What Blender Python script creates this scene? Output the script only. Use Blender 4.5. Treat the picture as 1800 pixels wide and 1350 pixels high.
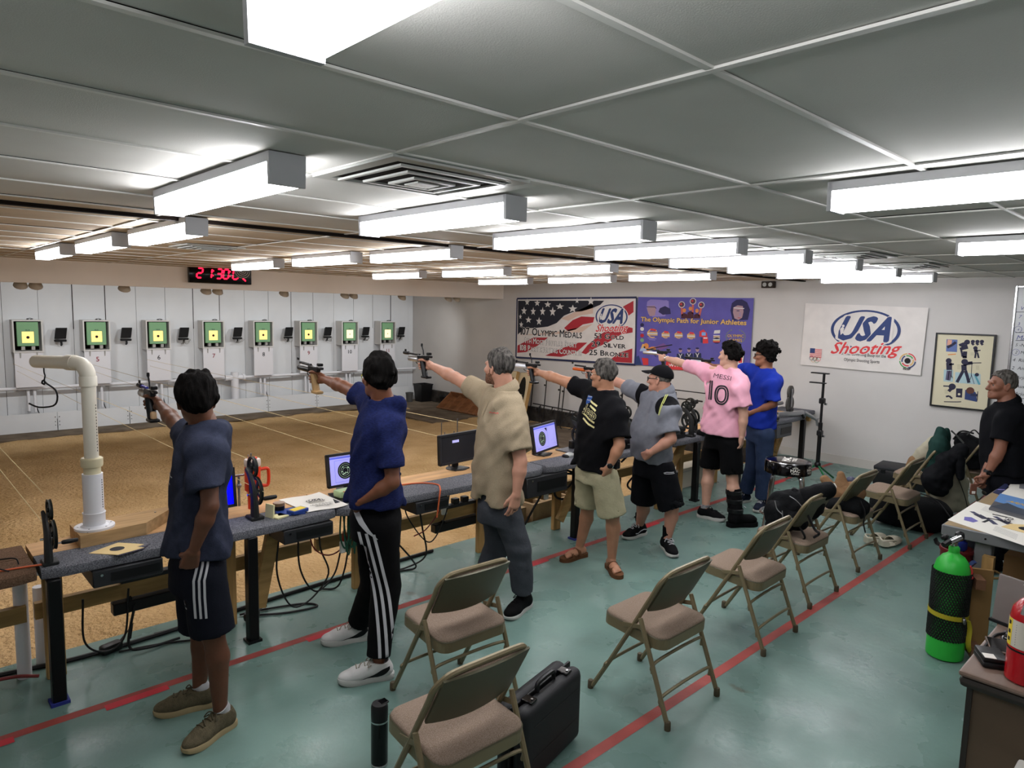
import bpy, bmesh, math, random
import numpy as np
from mathutils import Vector, Matrix, Euler
from mathutils.bvhtree import BVHTree
for _o in list(bpy.data.objects):
 bpy.data.objects.remove(_o)
SC = bpy.context.scene
COL = SC.collection
rnd = random.Random(7)
PI = math.pi
# camera
F_PX, CX, CY, CAM_H = 1210.0, 900.0, 675.0, 2.07
def _cam_axes(vx=(2195.0, 571.0), sl=.023):
 dx = np.array([vx[0] - CX, vx[1] - CY, F_PX])
 dx /= np.linalg.norm(dx)
 a = dx[0] * (vx[0] - CX) + dx[1] * (vx[1] - CY) + dx[2] * F_PX
 b = -dx[0] - dx[1] * sl
 t = -a / b
 dy = np.array([vx[0] - t - CX, vx[1] - sl * t - CY, F_PX])
 dy /= np.linalg.norm(dy)
 dz = np.cross(dx, dy)
 if dz[1] > 0:
  dz = -dz
 return np.stack([dx, dy, dz], 1)
RC = _cam_axes()
def _ray(px, py):
 return RC.T @ np.array([px - CX, py - CY, F_PX])
def on_z(px, py, z=0.0):
 r = _ray(px, py)
 s = (z - CAM_H) / r[2]
 return Vector((r[0] * s, r[1] * s, z))
def on_x(px, py, X):
 r = _ray(px, py)
 s = X / r[0]
 return Vector((X, r[1] * s, CAM_H + r[2] * s))
def on_y(px, py, Y):
 r = _ray(px, py)
 s = Y / r[1]
 return Vector((r[0] * s, Y, CAM_H + r[2] * s))
cam_d = bpy.data.cameras.new('camera')
cam = bpy.data.objects.new('camera', cam_d)
COL.objects.link(cam)
cam_d.sensor_width = 36.0
cam_d.lens = F_PX / 1800.0 * 36.0
cam_d.clip_start = .02
_m = Matrix.Identity(4)
for i in range(3):
 _m[i][0] = RC[0][i]
 _m[i][1] = -RC[1][i]
 _m[i][2] = -RC[2][i]
_m[2][3] = CAM_H
cam.matrix_world = _m
SC.camera = cam
# light and exposure
LAMP_W = 22.0          # emission of the fluorescent diffusers
SPOT_W = 40.0         # target wall spot lamps
SC.view_settings.view_transform = 'Standard'
SC.view_settings.look = 'None'
SC.view_settings.gamma = 1.0
SC.view_settings.exposure = 0.0
SC.view_settings.use_curve_mapping = False
world = bpy.data.worlds.new('world')
SC.world = world
world.use_nodes = True
world.node_tree.nodes['Background'].inputs[0].default_value = (.5, .5, .5, 1)
world.node_tree.nodes['Background'].inputs[1].default_value = .02
SC.cycles.use_denoising = True
SC.cycles.max_bounces = 7
SC.cycles.diffuse_bounces = 4
SC.cycles.glossy_bounces = 3
SC.cycles.transmission_bounces = 4
SC.cycles.transparent_max_bounces = 6
SC.cycles.sample_clamp_indirect = 4.0
# materials
def lin(h):
 if isinstance(h, (tuple, list)):
  return tuple(h)[:3]
 h = h.lstrip('#')
 o = []
 for i in (0, 2, 4):
  c = int(h[i:i + 2], 16) / 255
  o.append(c / 12.92 if c <= .04045 else ((c + .055) / 1.055) ** 2.4)
 return tuple(o)
_mats = {}
def mat(name, col, rough=.6, metal=0.0, var=0.0, scale=8.0, bump=0.0, bscale=60.0, stretch=None, col2=None,
emit=0.0, alpha=1.0, trans=0.0, spec=None, detail=4.0, coat=0.0, ramp=(.35, .65), sheen=0.0):
 """procedural principled material: base colour with noise mixed towards col2, optional noise bump"""
 if name in _mats:
  return _mats[name]
 m = bpy.data.materials.new(name)
 _mats[name] = m
 m.use_nodes = True
 nt = m.node_tree
 b = nt.nodes['Principled BSDF']
 c = lin(col)
 b.inputs['Base Color'].default_value = (*c, 1)
 b.inputs['Roughness'].default_value = rough
 b.inputs['Metallic'].default_value = metal
 b.inputs['Specular IOR Level'].default_value = (.10 if rough >= .74 else .35) if spec is None else spec
 b.inputs['Coat Weight'].default_value = coat
 if sheen:
  b.inputs['Sheen Weight'].default_value = sheen
 if trans:
  b.inputs['Transmission Weight'].default_value = trans
 if alpha < 1:
  b.inputs['Alpha'].default_value = alpha
 if emit:
  b.inputs['Emission Color'].default_value = (*c, 1)
  b.inputs['Emission Strength'].default_value = emit
 if var or col2 or bump:
  tc = nt.nodes.new('ShaderNodeTexCoord')
  mp = nt.nodes.new('ShaderNodeMapping')
  nt.links.new(tc.outputs['Object'], mp.inputs['Vector'])
  if stretch:
   mp.inputs['Scale'].default_value = stretch
  if var or col2:
   n = nt.nodes.new('ShaderNodeTexNoise')
   n.inputs['Scale'].default_value = scale
   n.inputs['Detail'].default_value = detail
   nt.links.new(mp.outputs['Vector'], n.inputs['Vector'])
   r = nt.nodes.new('ShaderNodeValToRGB')
   r.color_ramp.elements[0].position, r.color_ramp.elements[1].position = ramp
   c2 = lin(col2) if col2 else tuple(max(0, x * (1 - var)) for x in c)
   c1 = c if col2 else tuple(min(1, x * (1 + var)) for x in c)
   r.color_ramp.elements[0].color = (*c2, 1)
   r.color_ramp.elements[1].color = (*c1, 1)
   nt.links.new(n.outputs['Fac'], r.inputs['Fac'])
   nt.links.new(r.outputs['Color'], b.inputs['Base Color'])
  if bump:
   n2 = nt.nodes.new('ShaderNodeTexNoise')
   n2.inputs['Scale'].default_value = bscale
   n2.inputs['Detail'].default_value = 3
   nt.links.new(mp.outputs['Vector'], n2.inputs['Vector'])
   bp = nt.nodes.new('ShaderNodeBump')
   bp.inputs['Strength'].default_value = min(1.0, bump)
   bp.inputs['Distance'].default_value = .01
   nt.links.new(n2.outputs['Fac'], bp.inputs['Height'])
   nt.links.new(bp.outputs['Normal'], b.inputs['Normal'])
 return m
# mesh builder
class MB:
 """collects shapes, then builds ONE mesh object"""
 def __init__(s):
  s.v, s.f, s.sm, s.mi = [], [], [], []
  s.m = 0
 def add(s, vs, fs, smooth=False, M=None):
  o = len(s.v)
  if M is not None:
   vs = [M @ Vector(p) for p in vs]
  s.v += [tuple(p) for p in vs]
  s.f += [tuple(i + o for i in f) for f in fs]
  s.sm += [smooth] * len(fs)
  s.mi += [s.m] * len(fs)
  return s
 def box(s, c, d, rot=None, M=None):
  x, y, z = d[0] / 2, d[1] / 2, d[2] / 2
  vs = [Vector((i * x, j * y, k * z)) for k in (-1, 1) for j in (-1, 1) for i in (-1, 1)]
  if rot is not None:
   R = Euler(rot).to_matrix()
   vs = [R @ p for p in vs]
  vs = [p + Vector(c) for p in vs]
  return s.add(vs, [(0, 2, 3, 1), (4, 5, 7, 6), (0, 1, 5, 4), (2, 6, 7, 3), (0, 4, 6, 2), (1, 3, 7, 5)], False, M)
 def rbox(s, c, d, r=.01, seg=2, rot=None, M=None, taper=1.0):
  bm = bmesh.new()
  bmesh.ops.create_cube(bm, size=1)
  for v in bm.verts:
   k = taper if v.co.z > 0 else 1
   v.co = Vector((v.co.x * d[0] * k, v.co.y * d[1] * k, v.co.z * d[2]))
  bmesh.ops.bevel(bm, geom=bm.edges[:], offset=min(r, min(d) * .49), segments=seg, affect='EDGES', profile=.5)
  R = Euler(rot).to_matrix() if rot is not None else Matrix.Identity(3)
  bm.verts.index_update()
  vs = [R @ v.co + Vector(c) for v in bm.verts]
  fs = [[v.index for v in f.verts] for f in bm.faces]
  bm.free()
  return s.add(vs, fs, True, M)
 def cyl(s, p0, p1, r0, r1=None, n=12, cap=True, smooth=True, M=None):
  return s.tube([p0, p1], [r0, r0 if r1 is None else r1], n, cap, M, smooth)
 def tube(s, pts, r, n=8, cap=True, M=None, smooth=True, flat=1.0):
  pts = [Vector(p) for p in pts]
  if not isinstance(r, (list, tuple)):
   r = [r] * len(pts)
  vs, fs = [], []
  prev = None
  for i, p in enumerate(pts):
   if i == 0:
    t = pts[1] - p
   elif i == len(pts) - 1:
    t = p - pts[-2]
   else:
    t = (pts[i + 1] - p).normalized() + (p - pts[i - 1]).normalized()
   if t.length < 1e-9:
    t = Vector((0, 0, 1))
   t.normalize()
   if prev is None:
    a = Vector((0, 0, 1)) if abs(t.z) < .9 else Vector((1, 0, 0))
    u = t.cross(a).normalized()
   else:
    u = prev - t * prev.dot(t)
    if u.length < 1e-6:
     u = t.orthogonal()
    u.normalize()
   prev = u
   w = t.cross(u)
   for k in range(n):
    a = 2 * PI * k / n
    vs.append(p + (u * math.cos(a) + w * math.sin(a) * flat) * r[i])
  for i in range(len(pts) - 1):
   for k in range(n):
    a, b = i * n + k, i * n + (k + 1) % n
    fs.append((a, b, b + n, a + n))
  if cap:
   fs.append(tuple(range(n - 1, -1, -1)))
   fs.append(tuple((len(pts) - 1) * n + k for k in range(n)))
  return s.add(vs, fs, smooth, M)
 def lathe(s, prof, n=20, c=(0, 0, 0), M=None, smooth=True, cap=True):
  """prof: list of (r, z)"""
  vs, fs = [], []
  for r, z in prof:
   for k in range(n):
    a = 2 * PI * k / n
    vs.append((c[0] + r * math.cos(a), c[1] + r * math.sin(a), c[2] + z))
  for i in range(len(prof) - 1):
   for k in range(n):
    a, b = i * n + k, i * n + (k + 1) % n
    fs.append((a, b, b + n, a + n))
  if cap:
   fs.append(tuple(range(n - 1, -1, -1)))
   fs.append(tuple((len(prof) - 1) * n + k for k in range(n)))
  return s.add(vs, fs, smooth, M)
 def prism(s, poly, d, M=None, z0=0.0, smooth=False):
  """2D outline (ccw) extruded from z0 to z0+d"""
  n = len(poly)
  vs = [(x, y, z0) for x, y in poly] + [(x, y, z0 + d) for x, y in poly]
  fs = [tuple(range(n - 1, -1, -1)), tuple(range(n, 2 * n))]
  fs += [(i, (i + 1) % n, (i + 1) % n + n, i + n) for i in range(n)]
  return s.add(vs, fs, smooth, M)
 def ball(s, c, r, n=12, m=8, M=None, rot=None):
  if not isinstance(r, (tuple, list)):
   r = (r, r, r)
  R = Euler(rot).to_matrix() if rot is not None else Matrix.Identity(3)
  vs, fs = [], []
  for i in range(m + 1):
   th = PI * i / m
   for k in range(n):
    a = 2 * PI * k / n
    p = Vector((r[0] * math.sin(th) * math.cos(a), r[1] * math.sin(th) * math.sin(a), -r[2] * math.cos(th)))
    vs.append(R @ p + Vector(c))
  for i in range(m):
   for k in range(n):
    a, b = i * n + k, i * n + (k + 1) % n
    fs.append((a, b, b + n, a + n))
  return s.add(vs, fs, True, M)
 def grid(s, fn, nu, nv, smooth=True, thick=0.0, M=None):
  """fn(u,v)->point for u,v in 0..1; thick gives a back side along the averaged normal"""
  P = [[Vector(fn(i / nu, j / nv)) for i in range(nu + 1)] for j in range(nv + 1)]
  vs = [p for row in P for p in row]
  idx = lambda i, j: j * (nu + 1) + i
  fs = [(idx(i, j), idx(i + 1, j), idx(i + 1, j + 1), idx(i, j + 1)) for j in range(nv) for i in range(nu)]
  if thick:
   nb = len(vs)
   for j in range(nv + 1):
    for i in range(nu + 1):
     du = P[j][min(i + 1, nu)] - P[j][max(i - 1, 0)]
     dv = P[min(j + 1, nv)][i] - P[max(j - 1, 0)][i]
     nn = du.cross(dv)
     if nn.length > 1e-12:
      nn.normalize()
     vs.append(P[j][i] - nn * thick)
   fs += [tuple(q + nb for q in reversed(f)) for f in fs]
   for i in range(nu):
    fs.append((idx(i + 1, 0), idx(i, 0), idx(i, 0) + nb, idx(i + 1, 0) + nb))
    fs.append((idx(i, nv), idx(i + 1, nv), idx(i + 1, nv) + nb, idx(i, nv) + nb))
   for j in range(nv):
    fs.append((idx(0, j), idx(0, j + 1), idx(0, j + 1) + nb, idx(0, j) + nb))
    fs.append((idx(nu, j + 1), idx(nu, j), idx(nu, j) + nb, idx(nu, j + 1) + nb))
  return s.add(vs, fs, smooth, M)
 def mesh(s, name, sharp=40):
  me = bpy.data.meshes.new(name)
  me.from_pydata(s.v, [], s.f)
  me.polygons.foreach_set('use_smooth', s.sm)
  me.polygons.foreach_set('material_index', s.mi)
  me.update()
  if any(s.sm):
   try:
    me.set_sharp_from_angle(angle=math.radians(sharp))
   except Exception:
    pass
  return me
 def build(s, name, m, parent=None, loc=None, rot=None, sharp=40):
  return link(name, s.mesh(name, sharp), m, parent, loc, rot)
def link(name, me, m, parent=None, loc=None, rot=None):
 if not isinstance(m, (list, tuple)):
  m = [m]
 if len(me.materials) == 0:
  for x in m:
   me.materials.append(x)
 o = bpy.data.objects.new(name, me)
 COL.objects.link(o)
 if parent is not None:
  o.parent = parent
 if loc is not None:
  o.location = loc
 if rot is not None:
  o.rotation_euler = rot
 return o
def thing(name, label, cat, loc=(0, 0, 0), rotz=0.0, group=None):
 o = bpy.data.objects.new(name, None)
 COL.objects.link(o)
 o.empty_display_size = .1
 o.location = loc
 o.rotation_euler = (0, 0, rotz)
 return tag(o, label, cat, group)
def tag(o, label, cat, group=None):
 o['label'] = label
 o['category'] = cat
 if group:
  o['group'] = group
 return o
def struct(o):
 o['kind'] = 'structure'
 return o
def dup(root, loc=None, rotz=None, label=None, group=None):
 r = root.copy()
 COL.objects.link(r)
 if loc is not None:
  r.location = loc
 if rotz is not None:
  r.rotation_euler = (0, 0, rotz)
 if label:
  r['label'] = label
 if group:
  r['group'] = group
 for ch in list(root.children):
  c = ch.copy()
  COL.objects.link(c)
  c.parent = r
  for g in list(ch.children):
   d = g.copy()
   COL.objects.link(d)
   d.parent = c
 return r
_txt_cache = {}
def text_polys(s, bold=0.0, off=False, res=2):
 """text as mesh data with cap height 1, starting at x=0; returns (verts Nx3, faces, width)"""
 key = (s, bold, off, res)
 if key in _txt_cache:
  return _txt_cache[key]
 cu = bpy.data.curves.new('t', 'FONT')
 cu.body = s
 cu.size = 1.0
 cu.resolution_u = res
 cu.offset = bold if off else 0
 ob = bpy.data.objects.new('t', cu)
 COL.objects.link(ob)
 dg = bpy.context.evaluated_depsgraph_get()
 me = bpy.data.meshes.new_from_object(ob.evaluated_get(dg))
 vs = np.array([v.co[:] for v in me.vertices]) if len(me.vertices) else np.zeros((0, 3))
 fs = [tuple(p.vertices) for p in me.polygons]
 bpy.data.objects.remove(ob)
 bpy.data.curves.remove(cu)
 bpy.data.meshes.remove(me)
 vs = vs / .729
 if bold > 0 and len(vs) and not off:
  k = 14 if bold > .04 else 8 if bold > .025 else 4
  b = bold / .729
  n0, f0 = len(vs), fs
  vs = np.concatenate([vs] + [vs + (b * math.cos(2 * PI * q / k + .2), b * math.sin(2 * PI * q / k + .2), 1.2e-5 * (q + 1)) for q in range(k)])
  fs = [tuple(i + n0 * q for i in f) for q in range(k + 1) for f in f0]
 if len(vs):
  vs[:, 0] -= vs[:, 0].min()
 w = vs[:, 0].max() if len(vs) else 0
 _txt_cache[key] = (vs, fs, w)
 return _txt_cache[key]
class Sheet:
 """flat print on a plane: layers of coloured shapes a hair above each other.  o origin, u right, v up (m)"""
 def __init__(s, o, u, v, local=False):
  s.local = local
  s.o, s.u, s.v = Vector(o), Vector(u).normalized(), Vector(v).normalized()
  s.n = s.u.cross(s.v).normalized()
  s.b = {}
  s.step = .0002
 def w(s, x, y, layer):
  return s.o + s.u * x + s.v * y + s.n * (layer * s.step)
 def mb(s, m):
  return s.b.setdefault(m.name, (MB(), m))[0]
 def poly(s, pts, m, layer=1):
  a = sum(pts[i][0] * pts[(i + 1) % len(pts)][1] - pts[(i + 1) % len(pts)][0] * pts[i][1] for i in range(len(pts)))
  if a < 0:
   pts = pts[::-1]
  s.mb(m).add([s.w(x, y, layer) for x, y in pts], [tuple(range(len(pts)))])
  return s
 def rect(s, x0, y0, x1, y1, m, layer=1):
  return s.poly([(x0, y0), (x1, y0), (x1, y1), (x0, y1)], m, layer)
 def disc(s, x, y, rx, m, layer=1, ry=None, n=28, a0=0, a1=2 * PI):
  ry = rx if ry is None else ry
  return s.poly([(x + rx * math.cos(a0 + (a1 - a0) * k / n), y + ry * math.sin(a0 + (a1 - a0) * k / n)) for k in range(n)], m, layer)
 def ring(s, x, y, r0, r1, m, layer=1, ky=1.0, n=36, a0=0.0, a1=2 * PI):
  vs, fs = [], []
  for k in range(n + 1):
   a = a0 + (a1 - a0) * k / n
   for r in (r0, r1):
    vs.append(s.w(x + r * math.cos(a), y + r * ky * math.sin(a), layer))
  for k in range(n):
   fs.append((2 * k, 2 * k + 1, 2 * k + 3, 2 * k + 2))
  s.mb(m).add(vs, fs)
  return s
 def line(s, pts, wd, m, layer=1):
  for (x0, y0), (x1, y1) in zip(pts, pts[1:]):
   dx, dy = x1 - x0, y1 - y0
   L = math.hypot(dx, dy) or 1
   nx, ny = -dy / L * wd / 2, dx / L * wd / 2
   s.poly([(x0 + nx, y0 + ny), (x0 - nx, y0 - ny), (x1 - nx, y1 - ny), (x1 + nx, y1 + ny)], m, layer)
  return s
 def text(s, t, x, y, hgt, m, layer=1, width=None, shear=0.0, bold=0.0, align='l', rot=0.0, outline=None, om=None):
  vs, fs, w = text_polys(t, bold)
  sy = hgt
  sx = (width / w) if (width and w) else hgt
  ca, sa = math.cos(rot), math.sin(rot)
  off = {'l': 0, 'c': -.5, 'r': -1}[align] * w * sx
  P = []
  for q in vs:
   a, b = q[0] * sx + off + q[1] * sy * shear, q[1] * sy
   P.append((x + a * ca - b * sa, y + a * sa + b * ca, q[2]))
  s.mb(m).add([s.w(a, b, layer) + s.n * c for a, b, c in P], fs)
  if om is not None:
   s.text(t, x, y, hgt, om, layer - 1, width if width else w * sx, shear, bold + outline, align, rot)
  return s
 def build(s, parent, name='print'):
  out = []
  for k, (mb, m) in s.b.items():
   o = mb.build(name, m, None)
   if s.local:
    o.parent = parent
   else:
    par(o, parent)
   out.append(o)
  return out
def wmat(o):
 M = o.matrix_basis.copy()
 return wmat(o.parent) @ M if o.parent else M
def par(o, parent):
 """parent a mesh whose vertices are in world coordinates, keeping it in place"""
 o.parent = parent
 if parent is not None:
  o.matrix_basis = wmat(parent).inverted()
 return o
def bez(p, n=24):
 """Catmull-Rom through points"""
 p = [Vector(q) for q in p]
 if len(p) == 2:
  return p
 P = [p[0] * 2 - p[1]] + p + [p[-1] * 2 - p[-2]]
 out = []
 per = max(2, n // (len(p) - 1))
 for i in range(1, len(P) - 2):
  for k in range(per):
   t = k / per
   a, b, c, d = P[i - 1], P[i], P[i + 1], P[i + 2]
   out.append(.5 * ((2 * b) + (c - a) * t + (2 * a - 5 * b + 4 * c - d) * t * t + (3 * b - a - 3 * c + d) * t ** 3))
 out.append(p[-1])
 return out
# room shell
XW, CEIL, YH, YT = 9.87, 2.56, 10.8, 14.1      # far wall, ceiling, header, target wall
XL, YN, YS, ZS = -1.6, -2.4, 4.6, -.2          # left side, near side, sand edge, sand level
M_wall = mat('white_wall', '#c8c5c2', .75, var=.03, scale=1.5, bump=.05, bscale=120)
M_header = mat('header_paint', '#f0e8de', .75, var=.03, scale=1.2)
M_recess = mat('white_board', '#d4d6d8', .7, var=.05, scale=1.3)
M_ceil = mat('ceiling_tile', '#cdcbc5', .8, var=.05, scale=1.6, bump=.12, bscale=300)
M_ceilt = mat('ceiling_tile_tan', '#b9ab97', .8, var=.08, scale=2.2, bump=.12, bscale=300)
M_rail = mat('ceiling_rail', '#d9d8d2', .45)
M_dark = mat('dark_gap', '#1b1512', .9)
M_black = mat('black_plastic', '#101012', .42)
M_blackm = mat('black_metal', '#0d0d0f', .4, .3)
M_chrome = mat('chrome', '#c9c9cc', .18, 1.0)
M_steel = mat('steel', '#8d8d90', .35, 1.0)
M_white = mat('white_plastic', '#dedbd4', .45)
M_pvc = mat('pvc', '#d9d3c4', .4, var=.03, scale=3)
M_pvcw = mat('pvc_white', '#dcdce0', .4)
M_paper = mat('paper', '#e3e0d8', .8)
M_wood = mat('plywood', '#c49a6b', .65, var=.16, scale=3, stretch=(1, 9, 9), detail=6)
M_pine = mat('pine', '#a98552', .65, var=.2, scale=3, stretch=(8, 8, 1.2), detail=6)
M_pineX = mat('pine_rail', '#a08150', .65, var=.2, scale=3, stretch=(1.2, 9, 9), detail=6)
M_ink = mat('ink', '#15151c', .7)
M_red = mat('red_print', '#b32634', .6)
M_cord = mat('cord_string', '#d8c79a', .8)
def floor_material():
 m = bpy.data.materials.new('painted_concrete')
 m.use_nodes = True
 nt = m.node_tree
 L = nt.links.new
 b = nt.nodes['Principled BSDF']
 b.inputs['Specular IOR Level'].default_value = .3
 tc = nt.nodes.new('ShaderNodeTexCoord')
 def noise(sc, det=4, st=None):
  n = nt.nodes.new('ShaderNodeTexNoise')
  n.inputs['Scale'].default_value = sc
  n.inputs['Detail'].default_value = det
  if st:
   mp = nt.nodes.new('ShaderNodeMapping')
   mp.inputs['Scale'].default_value = st
   L(tc.outputs['Object'], mp.inputs['Vector'])
   L(mp.outputs['Vector'], n.inputs['Vector'])
  else:
   L(tc.outputs['Object'], n.inputs['Vector'])
  return n
 def ramp(n, p0, p1, c0, c1):
  r = nt.nodes.new('ShaderNodeValToRGB')
  r.color_ramp.elements[0].position, r.color_ramp.elements[1].position = p0, p1
  r.color_ramp.elements[0].color, r.color_ramp.elements[1].color = (*lin(c0), 1), (*lin(c1), 1)
  L(n.outputs['Fac'], r.inputs['Fac'])
  return r
 def mix(f, a, c):
  x = nt.nodes.new('ShaderNodeMix')
  x.data_type = 'RGBA'
  L(f.outputs[0], x.inputs[0])
  L(a.outputs[2 if a.bl_idname == 'ShaderNodeMix' else 0], x.inputs[6])
  L(c.outputs[0], x.inputs[7])
  return x
 base = ramp(noise(1.1, 5), .35, .68, '#5d7670', '#728e86')
 grime_c = ramp(noise(5, 6, (1, 2.2, 1)), .4, .6, '#47514d', '#47514d')
 grime_f = ramp(noise(2.0, 8, (1.0, 1.8, 1)), .52, .72, '#000000', '#8a8a8a')
 a = mix(grime_f, base, grime_c)
 st_c = ramp(noise(9), .4, .6, '#4a4136', '#564a3c')
 st_f = ramp(noise(2.6, 5, (1.6, 1, 1)), .70, .735, '#000000', '#c8c8c8')
 c = mix(st_f, a, st_c)
 sp_f = ramp(noise(38, 2), .775, .79, '#000000', '#d0d0d0')
 sp_c = ramp(noise(20), .3, .7, '#20221f', '#20221f')
 d = mix(sp_f, c, sp_c)
 wh_f = ramp(noise(31, 2, (1.3, 1, 1)), .782, .795, '#000000', '#c0c0c0')
 wh_c = ramp(noise(20), .3, .7, '#c9c6bb', '#c9c6bb')
 e = mix(wh_f, d, wh_c)
 L(e.outputs[2], b.inputs['Base Color'])
 rr = ramp(noise(3, 5), .3, .7, '#7a7a7a', '#b0b0b0')
 L(rr.outputs[0], b.inputs['Roughness'])
 bp = nt.nodes.new('ShaderNodeBump')
 bp.inputs['Strength'].default_value = .12
 bp.inputs['Distance'].default_value = .01
 L(noise(26, 5).outputs['Fac'], bp.inputs['Height'])
 L(bp.outputs['Normal'], b.inputs['Normal'])
 return m
M_floor = floor_material()
M_slab = mat('slab_edge', '#6d746b', .85, var=.2, scale=6, bump=.3, bscale=30)
def slab():
 mb = MB()
 mb.add([(XL, YN, 0), (XW, YN, 0), (XW, YS, 0), (XL, YS, 0)], [(0, 1, 2, 3)])
 mb.m = 1
 mb.add([(XL, YS, 0), (XW, YS, 0), (XW, YS, ZS - .05), (XL, YS, ZS - .05)], [(0, 1, 2, 3)])
 return mb
struct(slab().build('floor', [M_floor, M_slab]))
def sand():
 nx, ny = 150, 130
 r = np.random.RandomState(3)
 fx = [(r.uniform(-9, 9), r.uniform(-9, 9), r.uniform(0, 6)) for _ in range(26)]
 def fn(u, v):
  x, y = XL + (XW - XL) * u, YS - .02 + (YT - YS + .02) * v
  z = sum(math.sin(a * x + b * y + c) for a, b, c in fx) * .0032
  z += .004 * math.sin(17 * x + 3 * y) * math.sin(15 * y - 2 * x) + r.uniform(-.004, .004)
  return (x, y, ZS + z)
 return MB().grid(fn, nx, ny)
def sand_material():
 m = mat('sand', '#cfae80', .95, col2='#b39364', scale=1.6, detail=8, bump=1.0, bscale=26, ramp=(.3, .7))
 m.node_tree.nodes['Bump'].inputs['Distance'].default_value = .05
 return m
struct(sand().build('ground_sand', sand_material()))
def wall(name, a, b, c, d, m):
 return struct(MB().add([a, b, c, d], [(0, 1, 2, 3)]).build(name, m))
w_right = wall('wall_right', (XW, YN, ZS - .1), (XW, YT, ZS - .1), (XW, YT, 2.9), (XW, YN, 2.9), M_wall)
w_left = wall('wall_left', (XL, YT, ZS - .1), (XL, YN, ZS - .1), (XL, YN, 2.9), (XL, YT, 2.9), M_wall)
w_near = wall('wall_near', (XL, YN, ZS - .1), (XW, YN, ZS - .1), (XW, YN, 2.9), (XL, YN, 2.9), M_wall)
w_back = wall('wall_back', (XW, YT, ZS - .1), (XL, YT, ZS - .1), (XL, YT, 2.9), (XW, YT, 2.9), M_dark)
hd = struct(MB().box(((XL + XW) / 2, YH + .06, 2.25 + .2), (XW - XL, .12, .4)).build('wall_header', M_header))
struct(MB().box(((XL + XW) / 2, (YH + YT) / 2 + .06, 2.72), (XW - XL, YT - YH, .04)).build('ceiling_recess', M_recess))
for k in range(24):
 x0 = -1.45 + .503 * k - .4
 x1 = min(x0 + .497, XW - .01)
 if x0 > XW - .05:
  break
 dep = rnd.uniform(.018, .03)
 MB().box(((x0 + x1) / 2, YT - dep / 2 - .004, 1.23), (x1 - x0, dep, 2.9)).build('board', M_recess, w_back)
 if k % 4 in (1, 2):
  MB().box((x0 - .003, YT - .008, 1.95), (.011, .05, .85)).build('board_joint', M_dark, w_back)
xs = [XL, -.2, 1.05, 2.31, 3.42, 4.72, 6.01, 7.10, 8.5, XW - .02]
low = struct(MB().box(((XL + XW) / 2, 13.83, -.1), (XW - XL, .02, .2)).build('trim_1', M_dark))
for a, b in zip(xs, xs[1:]):
 mb = MB().box(((a + b) / 2, 13.74, -.035), (b - a - .012, .03, .33), rot=(math.radians(-4), 0, 0))
 o = mb.build('board', M_recess, low)
 sc = MB()
 for q in (a + .03, b - .03):
  for z in (-.09, -.03, .05):
   sc.ball((q, 13.722 + .0, z), (.008, .006, .008), 6, 4)
 sc.build('screw', M_dark, low)
M_foot = mat('dark_footing', '#3a3734', .95, var=.4, scale=7, bump=.8, bscale=18)
ft = struct(MB().box((XW - .06, (YS + YT) / 2, -.07), (.12, YT - YS - .1, .3)).build('trim_2', M_foot))
struct(MB().box((XW - .006, (YN + YS) / 2, .06), (.012, YS - YN, .12)).build('baseboard_right', mat('baseboard', '#c2bdb6', .6)))
ceil = struct(MB().add([(XL, YN, CEIL + .06), (XL, YH + .1, CEIL + .06), (XW, YH + .1, CEIL + .06), (XW, YN, CEIL + .06)],
[(0, 1, 2, 3)]).build('ceiling', M_dark))
TX, TY = 1.22, .566
tile_me = []
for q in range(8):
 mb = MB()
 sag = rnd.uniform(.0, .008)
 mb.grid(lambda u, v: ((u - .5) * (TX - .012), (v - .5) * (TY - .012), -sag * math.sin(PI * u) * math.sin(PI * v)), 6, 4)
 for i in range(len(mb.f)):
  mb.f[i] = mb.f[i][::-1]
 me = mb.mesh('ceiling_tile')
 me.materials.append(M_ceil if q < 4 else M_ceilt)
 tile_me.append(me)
GX0, GY0 = 1.28 - 3 * TX, .79 - 6 * TY
VENT = {}
for (vx, vy) in ((1.28, 1.92), (2.5, 6.45), (5.5, 2.05), (6.9, 2.1)):
 VENT[(round((vx + .3 - GX0) / TX - .5), round((vy + .28 - GY0) / TY - .5))] = 1
ybreak = 4.40
for i in range(11):
 for j in range(26):
  x, y = GX0 + (i + .5) * TX, GY0 + (j + .5) * TY
  if x > XW + .55 or y > YH + .2:
   continue
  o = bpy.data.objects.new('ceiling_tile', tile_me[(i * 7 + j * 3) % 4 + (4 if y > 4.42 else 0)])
  COL.objects.link(o)
  o.parent = ceil
  o.location = (x, y, CEIL + rnd.uniform(0, .004))
  o.rotation_euler = (rnd.uniform(-.004, .004), rnd.uniform(-.003, .003), 0)
for j in range(26):
 y = GY0 + j * TY
 if y < YH:
  MB().box(((XL + XW) / 2, y, CEIL - .002), (XW - XL, .018, .006)).build('rail', M_rail, ceil)
for i in range(12):
 x = GX0 + i * TX
 if x < XW:
  MB().box((x, (YN + YH) / 2, CEIL - .003), (.02, YH - YN, .006)).build('rail', M_rail, ceil)
struct(MB().box(((XL + XW) / 2, 4.42, CEIL - .012), (XW - XL, .05, .02)).build('trim_3', M_dark))
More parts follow.
